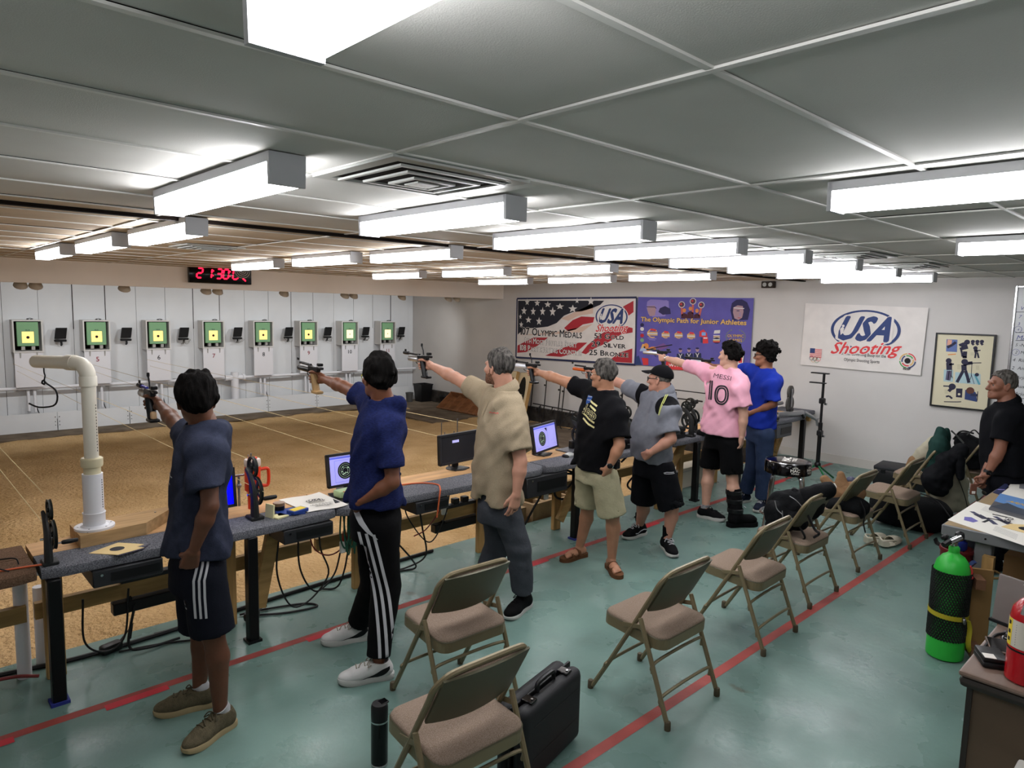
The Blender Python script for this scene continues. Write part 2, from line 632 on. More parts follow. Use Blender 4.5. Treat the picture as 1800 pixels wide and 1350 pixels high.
# lamps
M_lamp = mat('lamp_diffuser', '#fbfbff', .4, emit=LAMP_W)
M_cap = mat('lamp_cap', '#b9babd', .5)
def lamp_proto():
 t = thing('ceiling_lamp', 'lamp', 'lamp')
 L = 1.2
 MB().box((0, 0, -.016), (.128, L, .032)).build('housing', M_cap, t)
 prof = [(-.058, -.03), (-.06, -.045), (-.055, -.1), (.055, -.1), (.06, -.045), (.058, -.03)]
 mb = MB()
 y0, y1 = -L / 2 + .012, L / 2 - .012
 vs = [(x, y0, z) for x, z in prof] + [(x, y1, z) for x, z in prof]
 n = len(prof)
 mb.add(vs, [(i, i + 1, i + 1 + n, i + n) for i in range(n - 1)] + [tuple(range(n - 1, -1, -1)), tuple(range(n, 2 * n))])
 mb.build('diffuser', M_lamp, t)
 for s in (-1, 1):
  cp = [(-.064, -.0), (-.064, -.03), (-.062, -.104), (.062, -.104), (.064, -.03), (.064, -.0)]
  mb = MB()
  ya, yb = s * (L / 2 - .012), s * (L / 2 + .004)
  vs = [(x, ya, z) for x, z in cp] + [(x, yb, z) for x, z in cp]
  n = len(cp)
  mb.add(vs, [(i, (i + 1) % n, (i + 1) % n + n, i + n) for i in range(n)] + [tuple(range(n - 1, -1, -1)), tuple(range(n, 2 * n))])
  mb.build('end_cap', M_cap, t)
 return t
LP = lamp_proto()
lamps = [
(.50, .46, 'bright fluorescent ceiling lamp at top edge of the photo, nearest of all'),
(1.04, 2.80, 'fluorescent ceiling lamp left of the square ceiling vent'),
(2.10, 2.83, 'fluorescent ceiling lamp right below the large square vent'),
(3.12, 2.86, 'fluorescent ceiling lamp above the far end of flag banner, third from left in near row'),
(4.20, 2.90, 'fluorescent ceiling lamp, fourth from left in the near row'),
(5.23, 2.92, 'fluorescent ceiling lamp, fifth from left in the near row'),
(6.18, 2.90, 'fluorescent ceiling lamp, sixth from left in the near row'),
(7.30, 2.95, 'fluorescent ceiling lamp, seventh from left in the near row'),
(8.45, 2.96, 'fluorescent ceiling lamp directly above white logo flag, last of near row'),
(2.67, .50, 'long fluorescent ceiling lamp at right edge, upper of the two there'),
(4.93, .66, 'fluorescent ceiling lamp at right edge, lower of the two there'),
(1.46, 4.88, 'fluorescent ceiling lamp left of clock, largest of the far left three'),
(1.42, 6.34, 'fluorescent ceiling lamp at far left, middle of three in a line'),
(1.38, 7.95, 'smallest fluorescent ceiling lamp at the far left'),
(3.40, 8.03, 'fluorescent ceiling lamp just in front of the red digit clock'),
(3.38, 6.34, 'fluorescent ceiling lamp right of the one by the clock'),
(3.48, 4.97, 'fluorescent ceiling lamp beyond dark ceiling gap, above lane ten'),
(5.66, 8.45, 'fluorescent ceiling lamp nearest the header above lane eleven'),
(5.62, 6.69, 'fluorescent ceiling lamp beyond the gap, above the bare recess wall'),
(5.58, 5.05, 'fluorescent ceiling lamp beyond the gap, above the flag banner'),
(7.74, 8.45, 'small fluorescent ceiling lamp in front of room corner'),
(7.58, 6.65, 'fluorescent ceiling lamp in front of flag banner top'),
(7.34, 4.97, 'fluorescent ceiling lamp in front of purple banner top'),
(.50, -1.3, 'fluorescent ceiling lamp behind the viewpoint'),
]
for i, (x, y, lab) in enumerate(lamps[:-1]):
 o = LP if i == 0 else dup(LP)
 o.location = (x, y, CEIL - .006)
 o['label'] = lab
 o['group'] = 'fluorescent ceiling lamps'
M_vent = mat('vent_metal', '#a9aba6', .45, .3)
def vent(x, y, w, d, label):
 t = thing('ceiling_vent', label, 'vent', (x, y, CEIL - .004), 0, 'ceiling vents')
 MB().box((0, 0, .0), (w - .04, d - .04, .004)).build('backing', M_dark, t)
 def frame(a, b, z, wd, nm):
  mb = MB()
  for sx in (-1, 1):
   mb.box((sx * (a / 2 - wd / 2), 0, z), (wd, b, .008))
  for sy in (-1, 1):
   mb.box((0, sy * (b / 2 - wd / 2), z), (a - 2 * wd, wd, .008))
  return mb.build(nm, M_vent, t)
 frame(w, d, -.006, .05, 'frame')
 for k in range(1, 4):
  f = 1 - k * .23
  frame(w * f, d * f, -.012 - .004 * k, .016, 'louver')
 MB().box((0, 0, -.028), (w * .16, d * .16, .006)).build('centre_plate', M_vent, t)
vent(1.585, 2.21, .62, .55, 'large square stepped ceiling vent at upper left centre')
vent(2.3, 6.5, .5, .5, 'small ceiling vent near the clock, far left')
vent(5.85, 2.25, .6, .5, 'ceiling vent right of centre, left of the far pair')
vent(7.25, 2.25, .6, .5, 'ceiling vent above white logo flag')
M_cup = mat('lamp_cup', '#b9ad9c', .6)
M_bulb = mat('bulb', '#fff4e0', .4, emit=40)
cups = [(1.56, 'spot lamp cup under header, far left edge'), (1.73, 'spot lamp cup under header, second from left'),
(2.81, 'spot lamp cup under header above lane five'), (3.97, 'spot lamp cup below the clock, left of a pair'),
(4.15, 'spot lamp cup below the clock, right of a pair'), (5.26, 'spot lamp cup under header above lane eight'),
(6.42, 'spot lamp cup under header above lane nine, left of a pair'), (6.60, 'spot lamp cup under header above lane nine, right of a pair'),
(7.66, 'spot lamp cup under header above lane eleven'), (8.80, 'spot lamp cup above bare recess wall, left of a pair'),
(9.02, 'spot lamp cup above bare recess wall, right of a pair')]
for i, (x, lab) in enumerate(cups):
 t = thing('spot_lamp', lab, 'lamp', (x, 11.3, 2.23), 0, 'spot lamps behind the header')
 mb = MB()
 prof = [(.03, .10), (.035, .05), (.07, .02), (.085, -.02), (.08, -.02), (.06, .02), (.02, .045)]
 mb.lathe(prof, 14, M=Matrix.Rotation(math.radians(38), 4, 'X'))
 mb.build('shade', M_cup, t)
 MB().tube([(0, 0, .09), (0, -.06, .3), (0, -.06, .46)], .012, 6).build('bracket', M_cup, t)
 MB().ball((0, .005, .0), (.03, .03, .03), 8, 6).build('bulb', M_bulb, t)
 ld = bpy.data.lights.new('spot_light', 'SPOT')
 ld.energy = SPOT_W
 ld.spot_size = math.radians(100)
 ld.spot_blend = .8
 ld.shadow_soft_size = .05
 ld.color = (.96, .98, 1.0)
 lo = bpy.data.objects.new('spot_light', ld)
 COL.objects.link(lo)
 lo.parent = t
 lo.location = (0, .06, -.03)
 lo.rotation_euler = (math.radians(62), 0, 0)
M_tape = mat('red_tape', '#98453f', .6, var=.2, scale=4, bump=.1)
M_tape2 = mat('red_tape_bright', '#b8303a', .55)
def tape(name, x0, x1, y, label, patches=()):
 mb = MB()
 n = 60
 r = random.Random(5)
 for k in range(n):
  a, b = x0 + (x1 - x0) * k / n, x0 + (x1 - x0) * (k + 1) / n
  mb.add([(a, y - .03, .0012), (b, y - .03, .0012), (b, y + .03, .0012), (a, y + .03, .0012)], [(0, 1, 2, 3)])
 t = thing(name, label, 'tape', ((x0 + x1) / 2, y, 0))
 par(mb.build('strip', M_tape), t)
 for (a, b, dy) in patches:
  par(MB().add([(a, y + dy - .03, .0022), (b, y + dy - .024, .0022), (b, y + dy + .03, .0022), (a, y + dy + .03, .0022)],
  [(0, 1, 2, 3)]).build('patch', M_tape2), t)
tape('tape_line', -1.2, 9.8, 3.82, 'red tape line on floor running under the feet of the shooters',
[(.78, 1.08, -.035), (1.88, 2.06, -.03), (3.75, 4.02, -.03), (5.35, 5.6, -.03), (.1, .4, -.04), (7.9, 8.3, -.03)])
tape('tape_line', -1.2, 9.8, 1.91, 'red tape line on floor under the rear legs of the folding chairs')
# target stations
M_tbox = mat('target_box', '#cfcdca', .6)
M_green = mat('target_green', '#7aa67c', .6)
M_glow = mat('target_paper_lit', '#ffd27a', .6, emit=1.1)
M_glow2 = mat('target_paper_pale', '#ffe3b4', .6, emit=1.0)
M_board = mat('number_board', '#d9d8dc', .65)
M_clip = mat('clip_metal', '#9d9c98', .4, .6)
M_numred = mat('number_red', '#8a1f2c', .7)
YB = 14.06
def target_box(k):
 n = 4 + k
 x = 1.97 + k
 far = k >= 6
 lab = {4: 'white target box of the unnumbered leftmost lane', 11: 'white target box of the rightmost lane, number eleven'}.get(
 n, 'white target box with green face, lane board number %s' % ['five', 'six', 'seven', 'eight', 'nine', 'ten', 'eleven'][n - 5])
 t = thing('target_box', lab, 'target', (x, 13.8, 1.42), 0, 'electronic targets on the back wall')
 w, h, d = .42, .54, YB - 13.8
 mb = MB()
 th = .022
 mb.box((0, d / 2, h / 2 - th / 2), (w, d, th))
 mb.box((0, d / 2, -h / 2 + th / 2), (w, d, th))
 for s in (-1, 1):
  mb.box((s * (w / 2 - th / 2), d / 2, 0), (th, d, h - 2 * th))
 mb.box((0, d - .01, 0), (w - 2 * th, .02, h - 2 * th))
 mb.build('housing', M_tbox, t)
 MB().box((0, d - .03, 0), (w - .06, .01, h - .06)).build('lining', M_dark, t)
 g = MB().rbox((0, .045, .035), (.30, .05, .40), .006, 1).build('target_face', M_green, t)
 S = Sheet((0, .0195, 0), (1, 0, 0), (0, 0, 1), True)
 S.rect(-.082, -.11, .082, .075, M_glow2 if far else M_glow, 1)
 S.disc(0, -.02, .024 if not far else .012, M_ink, 2, n=18)
 S.text('SIUS', 0, .088, .024, M_ink, 1, align='c', bold=.01)
 S.build(t)
 for s in (-1, 1):
  MB().box((s * .07, .06, -.2), (.05, .06, .06)).build('foot', M_clip, t)
 mb = MB()
 mb.box((.01, .04, h / 2 + .012), (.03, .05, .012)).box((.06, .04, h / 2 + .012), (.03, .05, .012)).tube(
 [(.0, .04, h / 2 + .02), (.05, .05, h / 2 + .03), (.09, .04, h / 2 + .015)], .004, 5)
 mb.build('latch', M_black, t)
 b = MB().box((0, .03, -h / 2 - .29), (w - .02, .02, .58)).build('number_board', M_board, t)
 if n > 4:
  m = M_numred if n % 2 else M_ink
  S = Sheet((0, .0185, 0), (1, 0, 0), (0, 0, 1), True)
  S.text(str(n), .0, -h / 2 - .185, .085, m, 1, align='c', bold=.012)
  S.build(t)
 for s in (-1, 1):
  MB().prism([(-.014, .02), (-.006, -.09), (.006, -.09), (.014, .02)], .006,
  M=Matrix.Translation((s * .115, .018, -h / 2)) @ Matrix.Rotation(PI / 2, 4, 'X')).build('clip', M_clip, t)
 for s, ln in ((-.02, .44), (.07, .46)):
  MB().cyl((s, .16, -h / 2 - .56), (s - (.03 if k == 1 and s < 0 else 0), .14, -h / 2 - .56 - ln), .024, n=10).build('drop_pipe', M_pvcw, t)
 MB().tube(bez([(.085, .15, -h / 2 - .9), (.1, .12, -h / 2 - 1.0), (.12, .1, -h / 2 - 1.06)]), .008, 5).build('cable', M_black, t)
for k in range(8):
 target_box(k)
def flood(i, x, z, messy):
 names = ['first', 'second', 'third', 'fourth', 'fifth', 'sixth', 'seventh', 'eighth']
 t = thing('flood_light', 'small black flood light on target wall, %s from left' % names[i], 'lamp', (x, YB - .06, z), 0, 'black flood lights between targets')
 lean = .02 + .018 * i
 mb = MB().rbox((0, 0, 0), (.17, .035, .2), .006, 1, M=Matrix.Translation((.0, -.10, .05)) @ Matrix.Rotation(math.radians(-28), 4, 'X') @
 Matrix(((1, 0, .16 + lean * 2.2, 0), (0, 1, 0, 0), (0, 0, 1, 0), (0, 0, 0, 1))))
 mb.build('head', M_black, t)
 MB().rbox((-.01, -.09, -.075), (.18, .07, .04), .01, 1).tube([(.0, -.08, -.08), (.02, -.02, -.14), (.02, .02, -.16)], .018, 6).build('bracket', M_blackm, t)
 MB().box((0, .035, .02), (.13, .02, .18)).build('plate', M_recess, t)
 if messy:
  mb = MB()
  r = random.Random(i)
  for q in range(4):
   mb.tube(bez([(r.uniform(-.06, .06), -.1, -.06), (r.uniform(-.1, .12), -.12, -.1), (r.uniform(-.06, .1), -.08, -.17), (.02, -.02, -.14)], 12), .004, 4)
  mb.build('wire', M_clip, t)
for i, x in enumerate([2.45, 3.46, 4.45, 5.48, 6.56, 7.47, 8.43, 9.41]):
 flood(i, x, 1.41, i >= 2)
t = thing('water_pipe', 'white water pipe running along the target wall with a tee standpipe', 'pipe', (5.4, 13.90, .545))
MB().cyl((-4.6, 0, 0), (4.42, 0, 0), .028, n=12).build('pipe', M_pvcw, t)
MB().cyl((0, 0, -.72), (0, 0, .11), .075, n=16).build('standpipe', M_pvcw, t)
MB().cyl((-.19, 0, 0), (.19, 0, 0), .055, n=14).cyl((-.2, 0, 0), (-.15, 0, 0), .066, n=14).cyl((.15, 0, 0), (.2, 0, 0), .066, n=14).build('tee', M_pvcw, t)
mb = MB()
for x in (-3.3, -2.2, -1.1, 1.3, 2.4, 3.5):
 mb.box((x, .095, 0), (.05, .13, .05))
mb.build('pipe_bracket', M_clip, t)
PUL = [.62, 1.75, 2.72, 3.75, 4.86, 5.65, 6.56]
for i, x in enumerate(PUL[:4]):
 lab = ['pair of pale target strings from the winder at far left', 'pair of pale target strings from the winder by the red tumbler',
 'pair of pale target strings ending behind the navy shirted shooter', 'pair of pale target strings running beside the tan polo man',
 'pair of target strings from the winder by the black shirted man', 'pair of target strings from the winder behind the man in cap',
 'pair of target strings from winder beside pink jersey'][i]
 t = thing('target_string', lab, 'string', (x, 4.2, 1.0), 0, 'target carrier strings')
 mb = MB()
 mb.tube([(0, -.04, .07), (.0, 5, .01), (-.02, 9.5, -.02)], .0024, 4)
 t_ = mb.build('strand', M_cord, t)
 MB().tube([(.0, -.12, -.1), (.0, 5, -.13), (.03, 9.5, -.14)], .0024, 4).build('strand', M_cord, t)
M_led = mat('led_red', '#ff1238', .4, emit=3.0)
M_gloss = mat('gloss_black', '#060607', .12)
t = thing('digital_clock', 'long black digital wall clock with red digits, on the header', 'clock', (3.99, YH - .05, 2.475))
MB().rbox((0, 0, 0), (.93, .08, .285), .012, 2).build('case', M_gloss, t)
S = Sheet((-.465, -.0405, -.14), (1, 0, 0), (0, 0, 1), True)
def seg7(S, x, y, w, h, d, th, m):
 on = {'0': 'abcdef', '1': 'bc', '2': 'abged', '3': 'abgcd', '8': 'abcdefg', '7': 'abc', '6': 'acdefg'}[d]
 sh = .14
 P = lambda a, b: (x + a + b * sh, y + b)
 g = th * .15
 def hb(b):
  S.poly([P(th * .7 + g, b - th / 2), P(w - th * .7 - g, b - th / 2), P(w - th * .3 - g, b), P(w - th * .7 - g, b + th / 2), P(th * .7 + g, b + th / 2), P(th * .3 + g, b)], m, 2)
 def vb(a, b0, b1):
  S.poly([P(a - th / 2, b0 + g + th * .4), P(a, b0 + g), P(a + th / 2, b0 + g + th * .4), P(a + th / 2, b1 - g - th * .4), P(a, b1 - g), P(a - th / 2, b1 - g - th * .4)], m, 2)
 for q in on:
  {'a': lambda: hb(h), 'g': lambda: hb(h / 2), 'd': lambda: hb(0), 'f': lambda: vb(th * .2, h / 2, h), 'b': lambda: vb(w - th * .2, h / 2, h),
  'e': lambda: vb(th * .2, 0, h / 2), 'c': lambda: vb(w - th * .2, 0, h / 2)}[q]()
for x, d in ((.10, '2'), (.235, '1'), (.385, '3'), (.485, '0'), (.63, '0')):
 seg7(S, x, .075, .085, .14, d, .024, M_led)
for x in (.345, .595):
 S.rect(x - .008, .105, x + .008, .125, M_led, 2)
 S.rect(x - .002, .175, x + .014, .195, M_led, 2)
S.line([(.79, .09), (.82, .07), (.835, .05)], .022, M_led, 2)
S.build(t)
M_tgt = mat('paper_target_grey', '#4d4d50', .7)
t = thing('paper_target', 'grey ring target stuck over the right end of the clock', 'target', (4.31, YH - .096, 2.53))
MB().box((0, 0, 0), (.25, .004, .19)).build('sheet', M_tgt, t)
S = Sheet((0, -.0025, .02), (1, 0, 0), (0, 0, 1), True)
for r in (.03, .055, .085, .115):
 S.ring(0, 0, r, r + .006, M_paper, 1, a0=PI if r > .07 else 0, a1=2 * PI)
S.build(t)
M_mat = mat('rubber_mat', '#75695a', .95, col2='#5a4f44', scale=3, detail=6, bump=.5, bscale=20)
for (x0, x1, y0, y1, lab) in ((-1.5, 7.9, 13.08, 13.68, 'long dusty grey mat along foot of the target wall'),
(7.95, 9.7, 10.7, 13.6, 'dusty grey mat in the far corner by black bin'),
(8.25, 9.6, 6.4, 9.5, 'grey dusty mat on the sand along the far wall')):
 t = thing('rubber_mat', lab, 'mat', ((x0 + x1) / 2, (y0 + y1) / 2, ZS), 0, 'mats on the sand')
 rr = random.Random(int(x0 * 10))
 ed = []
 W, D = x1 - x0, y1 - y0
 for k in range(14):
  ed.append((-W / 2 + W * k / 14, -D / 2 + rr.uniform(-.05, .05)))
 ed += [(W / 2, -D / 2), (W / 2, D / 2), (-W / 2, D / 2)]
 MB().prism(ed, .028).build('mat', M_mat, t)
t = thing('waste_bin', 'black plastic waste bin in the far corner', 'bin', (9.55, 13.2, ZS + .028))
bx = MB()
pr = lambda w, z: [(-w, -w, z), (w, -w, z), (w, w, z), (-w, w, z)]
vs = pr(.13, 0) + pr(.165, .41) + pr(.15, .41) + pr(.12, .05)
bx.add(vs, [(3, 2, 1, 0), (0, 1, 5, 4), (1, 2, 6, 5), (2, 3, 7, 6), (3, 0, 4, 7), (4, 5, 9, 8), (5, 6, 10, 9), (6, 7, 11, 10), (7, 4, 8, 11),
(8, 9, 13, 12), (9, 10, 14, 13), (10, 11, 15, 14), (11, 8, 12, 15), (12, 13, 14, 15)])
bx.build('body', M_black, t)
rm = MB()
for a, b, c, d in ((0, -.165, .34, .014), (0, .165, .34, .014), (-.165, 0, .014, .34), (.165, 0, .014, .34)):
 rm.box((a, b, .405), (c, d, .022))
rm.build('rim', M_black, t)
t = thing('plant_pot', 'small dark pot left of the black waste bin', 'pot', (9.22, 13.28, ZS + .028))
MB().lathe([(.07, 0), (.09, .2), (.095, .2), (.095, .22), (.08, .22), (.07, .05)], 16).build('body', mat('pot_grey', '#4b4b4a', .6), t)
t = thing('plant_pot', 'squat black tub between waste bin and wooden tray', 'pot', (9.6, 12.42, ZS + .028))
MB().lathe([(.1, 0), (.13, .18), (.135, .2), (.12, .2), (.1, .04)], 16).build('body', M_black, t)
M_crate = mat('crate_wood', '#8a5c3a', .7, var=.2, scale=3, stretch=(1.5, 6, 6))
t = thing('wooden_tray', 'brown compartment tray tipped against the far wall, right of bins', 'tray', (9.42, 11.45, ZS + .1))
M0 = Matrix.Rotation(math.radians(-38), 4, 'Y')
MB().box((0, 0, 0), (.5, 1.35, .02), M=M0).build('base', M_crate, t)
for y in (-.67, .67):
 MB().box((0, y, .07), (.5, .02, .13), M=M0).build('end_board', M_crate, t)
for x in (-.25, .25):
 MB().box((x, 0, .07), (.02, 1.35, .15), M=M0).build('side_board', M_crate, t)
for y in (-.33, 0, .33):
 MB().box((0, y, .06), (.48, .016, .1), M=M0).build('divider', M_crate, t)
M_sil = mat('silhouette_black', '#242320', .8)
M_cream = mat('target_cream', '#d8c6a2', .8)
for q, (y, lab) in enumerate(((10.12, 'left of two cream boards with tall black oval leaning on far wall'),
(9.72, 'right of two cream boards with tall black oval, nearest the metal rods'))):
 t = thing('target_board', lab, 'board', (9.28, y, ZS + .03))
 Mx = Matrix.Rotation(math.radians(14), 4, 'Y') @ Matrix.Rotation(math.radians(-16), 4, 'Z')
 MB().box((0, 0, .5), (.02, .42, .98), M=Mx).build('panel', M_cream, t)
 fr = MB()
 fr.box((.04, -.2, .5), (.07, .03, .98), M=Mx).box((.04, .2, .5), (.07, .03, .98), M=Mx).box((.04, 0, .985), (.07, .42, .03), M=Mx)
 fr.build('frame', M_pine, t)
 S = Sheet(Mx @ Vector((-.0105, 0, 0)), Mx.to_3x3() @ Vector((0, -1, 0)), Mx.to_3x3() @ Vector((0, 0, 1)), True)
 S.disc(.0, .55, .15, M_sil, 1, ry=.36, n=30)
 S.line([(-.06, .55), (.06, .55)], .012, M_cream, 2)
 S.build(t)
M_rod = mat('rod_metal', '#2c2b2a', .6, .4)
t = thing('target_rack', 'black rack of upright rods and hooks along the far wall', 'rack', (9.74, 8.6, ZS))
mb = MB()
MB().tube([(-.06, 1.05, .38), (-.05, .2, .36), (-.06, -.5, .34), (-.05, -1.4, .36)], .012, 6).build('rail', M_rod, t)
for y, z in ((1.15, .82), (.78, .86), (.4, .8), (.3, .78), (-.5, .9), (-1.1, .86), (-1.7, .9), (-2.2, .88)):
 MB().tube(bez([(-.06, y, 0), (-.03, y - .02, .4), (0, y - .03, z + .02), (-.05, y - .03, z + .05)], 9), .011, 6).ball((-.035, y - .02, z * .9), .02, 6, 5).build('rod', M_rod, t)
for y in (.85, .52, .05, -.6, -.95):
 MB().tube(bez([(-.05, y, .36), (-.09, y, .27), (-.1, y + .06, .25), (-.08, y + .1, .29)], 9), .012, 6).ball((-.08, y + .1, .29), .025, 6, 5).build('hook', M_rod, t)
r5 = random.Random(5)
mb = MB()
for q in range(7):
 y = r5.uniform(-1.8, 1.0)
 mb.tube(bez([(-.1, y, .35), (-.2, y - .1, .15), (-.3, y - .25, .02), (-.25, y - .5, .02), (-.12, y - .7, .2)], 16), .007, 5)
mb.build('cable', M_black, t)
t = thing('pipe_frame', 'black thin rectangular pipe frame standing before far wall, beside pink jersey', 'frame', (9.45, 5.95, ZS))
MB().tube([(0, .28, 0), (0, .28, 1.02), (0, -.38, 1.02), (0, -.38, 0)], .013, 6).build('frame', M_rod, t)
MB().tube([(-.08, .3, 0), (-.08, .3, .9), (-.08, -.3, .9)], .012, 6).build('inner_frame', M_rod, t)
MB().tube(bez([(-.05, -.2, .9), (-.06, -.05, .82), (-.06, .0, .6), (-.06, -.12, .42), (-.06, -.25, .35)], 20), .02, 7).tube(
bez([(-.08, -.22, .88), (-.09, -.09, .8), (-.09, -.04, .6), (-.09, -.16, .4)], 20), .016, 7).build('hose', M_black, t)
t = thing('pipe_frame', 'black thin pipe bend behind collar of the man in cap', 'frame', (9.5, 7.0, ZS))
MB().tube([(0, .3, 0), (0, .3, 1.0), (0, -.05, 1.0), (0, -.05, 0)], .013, 6).build('frame', M_rod, t)
t = thing('outlet_box', 'small black double outlet box high on the far wall', 'socket', (9.83, 4.93, 2.5))
MB().rbox((0, 0, 0), (.07, .2, .1), .008, 1).build('box', mat('socket_brown', '#2b211b', .6), t)
for y in (-.045, .045):
 MB().cyl((-.03, y, 0), (-.042, y, 0), .03, n=12).build('socket', M_clip, t)
# wall prints
M_navy = mat('print_navy', '#232a4d', .6)
M_navy2 = mat('print_blue', '#2b3d6e', .6)
M_bwhite = mat('banner_white', '#d9d4d0', .7, var=.04, scale=6, bump=.25, bscale=6)
M_pink = mat('banner_blush', '#d3b8a8', .7)
M_sky = mat('print_star_white', '#dcd9d6', .7)
M_purple = mat('banner_purple', '#5d57a4', .65, var=.08, scale=4, bump=.2, bscale=5)
M_gold = mat('print_gold', '#d9b06a', .6)
M_logored = mat('logo_red', '#d23b3f', .6)
M_skin_p = mat('print_skin', '#a98a94', .7)
M_lilac = mat('print_lilac', '#8c7fc0', .7)
M_darkp = mat('print_dark_purple', '#2e2b55', .7)
M_orange = mat('print_orange', '#d68a4a', .7)
XB = XW - .012
def B(px, py):
 """far wall: photo position -> sheet coordinates (right, up) in metres"""
 p = on_x(px, py, XB)
 return (-p.y, p.z)
def BL(*pts):
 return [B(*p) for p in pts]
def cloth(name, label, cat, corners, m, wav=.004, seed=1):
 """a hung cloth: bilinear between photo corners tl,tr,br,bl with small waves; slightly proud of the wall"""
 P = [Vector((XB, -B(*c)[0], B(*c)[1])) for c in corners]
 c0 = sum(P, Vector()) / 4
 t = thing(name, label, cat, c0)
 r = random.Random(seed)
 ph = [r.uniform(0, 6) for _ in range(6)]
 def fn(u, v):
  a = P[3].lerp(P[2], u)
  b = P[0].lerp(P[1], u)
  p = a.lerp(b, v)
  e = math.sin(PI * u) * math.sin(PI * v)
  w = wav * e * (math.sin(9 * u + 5 * v + ph[0]) + .6 * math.sin(17 * u - 9 * v + ph[1]))
  return p + Vector((-.012 - w * .5 - wav, 0, -.004 * math.sin(PI * u * 3) * (1 if v > .5 else -1) * abs(v - .5)))
 o = MB().grid(fn, 24, 12).build('cloth', m, None)
 par(o, t)
 return t
def usa_logo(S, cx, cy, w, m_navy, m_white, m_red, L=3):
 """oval ring, slanted block letters, red script word"""
 k = w
 S.ring(cx, cy, k * .455, k * .50, m_navy, L, ky=.60, n=56)
 h = k * .36
 S.text('USA', cx - k * .04, cy - h * .42, h, m_white, L + 2, width=k * .86, shear=.42, bold=.075, align='c')
 S.text('USA', cx - k * .04, cy - h * .42, h, m_navy, L + 3, width=k * .78, shear=.42, bold=.04, align='c')
 S.poly([(cx - k * .36, cy + .0 * k), (cx - k * .33, cy + .035 * k), (cx - k * .30, cy + .02 * k), (cx - k * .31, cy - .06 * k), (cx - k * .345, cy - .09 * k)], m_white, L + 4)
 S.disc(cx - k * .315, cy + .05 * k, k * .02, m_white, L + 4, n=12)
 S.text('Shooting', cx - k * .0, cy - k * .36, k * .185, m_white, L + 5, width=k * .99, shear=.5, bold=.07, align='c', rot=.05)
 S.text('Shooting', cx - k * .0, cy - k * .36, k * .185, m_red, L + 6, width=k * .97, shear=.5, bold=.018, align='c', rot=.05)
def star(S, x, y, r, m, layer, sx=1.0, rot=0.0):
 pts = []
 for k in range(10):
  a = PI / 2 + k * PI / 5 + rot
  q = r if k % 2 == 0 else r * .42
  pts.append((x + q * math.cos(a) * sx, y + q * math.sin(a)))
 S.poly(pts, m, layer)
Cn = [(910, 525), (1120, 523), (1118, 641), (908, 628)]
t = cloth('banner', 'wide flag banner with stars, red stripes and medal counts', 'banner', Cn, M_bwhite, .002)
S = Sheet((XB - .0165, 0, 0), (0, -1, 0), (0, 0, 1))
for a, b in ((0, 1), (1, 2), (2, 3), (3, 0)):
 S.line([B(*Cn[a]), B(*Cn[b])], .035, M_navy, 1)
ins = BL((914, 530), (1115, 528), (1113, 636), (912, 624))
Z = lambda zx, zy: B(880 + zx * 460 / 1800, 500 + zy * 460 / 1800)   # zoomed study coordinates
S.poly([Z(124, 112), Z(716, 112), Z(690, 140), Z(630, 165), Z(560, 185), Z(500, 190), Z(440, 215), Z(390, 265), Z(330, 290), Z(240, 300), Z(170, 300), Z(122, 345)], mat('banner_star_field', '#23252f', .7), 2)
redb = mat('banner_red', '#a82c36', .65)
S.poly([Z(918, 112), Z(918, 190), Z(870, 225), Z(820, 200), Z(850, 150)], redb, 2)
S.poly([Z(440, 300), Z(500, 245), Z(560, 220), Z(650, 225), Z(640, 262), Z(570, 275), Z(520, 310), Z(470, 322)], redb, 2)
S.poly([Z(560, 470), Z(600, 420), Z(680, 350), Z(760, 300), Z(850, 285), Z(912, 300), Z(912, 330), Z(830, 345), Z(740, 400), Z(650, 440), Z(590, 480)], redb, 2)
S.poly([Z(118, 470), Z(120, 420), Z(230, 365), Z(330, 365), Z(260, 420), Z(180, 465)], redb, 2)
S.poly([Z(310, 490), Z(420, 440), Z(540, 400), Z(600, 400), Z(520, 470), Z(420, 498)], redb, 2)
S.poly([Z(740, 530), Z(820, 470), Z(910, 440), Z(908, 540)], redb, 2)
S.poly([Z(420, 235), Z(640, 130), Z(640, 200), Z(540, 215), Z(470, 250)], M_pink, 2)
S.poly([Z(130, 350), Z(440, 320), Z(640, 270), Z(560, 330), Z(330, 345)], M_pink, 2)
for (x, y, r_, sx) in ((187, 122, 20, 1), (256, 128, 20, 1.2), (328, 138, 18, 1.5), (412, 152, 18, 1.8), (500, 168, 22, 1.5), (165, 182, 24, 1), (228, 186, 24, .9), (293, 186, 25, .9), (362, 188, 27, .95), (196, 244, 20, 1.3), (268, 254, 24, 1), (140, 222, 16, .8), (146, 276, 18, 1), (530, 112, 16, 1), (625, 116, 22, 1.2)):
 c = Z(x, y)
 star(S, c[0], c[1], r_ * .0036, M_sky, 3, sx)
def ztext(S, s, zx, zy, zx1, hz, m, L, om=None, small=True, bold=.022, Zf=None, shear=0.0, slope=0.0):
 Zf = Zf or Z
 a, b = Zf(zx, zy), Zf(zx1, zy + slope)
 hgt = abs(Zf(zx, zy)[1] - Zf(zx, zy - hz)[1])
 rot = math.atan2(b[1] - a[1], b[0] - a[0])
 if om is not None:
  S.text(s, a[0], a[1], hgt, om, L, width=b[0] - a[0], bold=bold + .04, rot=rot, shear=shear)
 S.text(s, a[0], a[1], hgt, m, L + 1, width=b[0] - a[0], bold=bold, rot=rot, shear=shear)
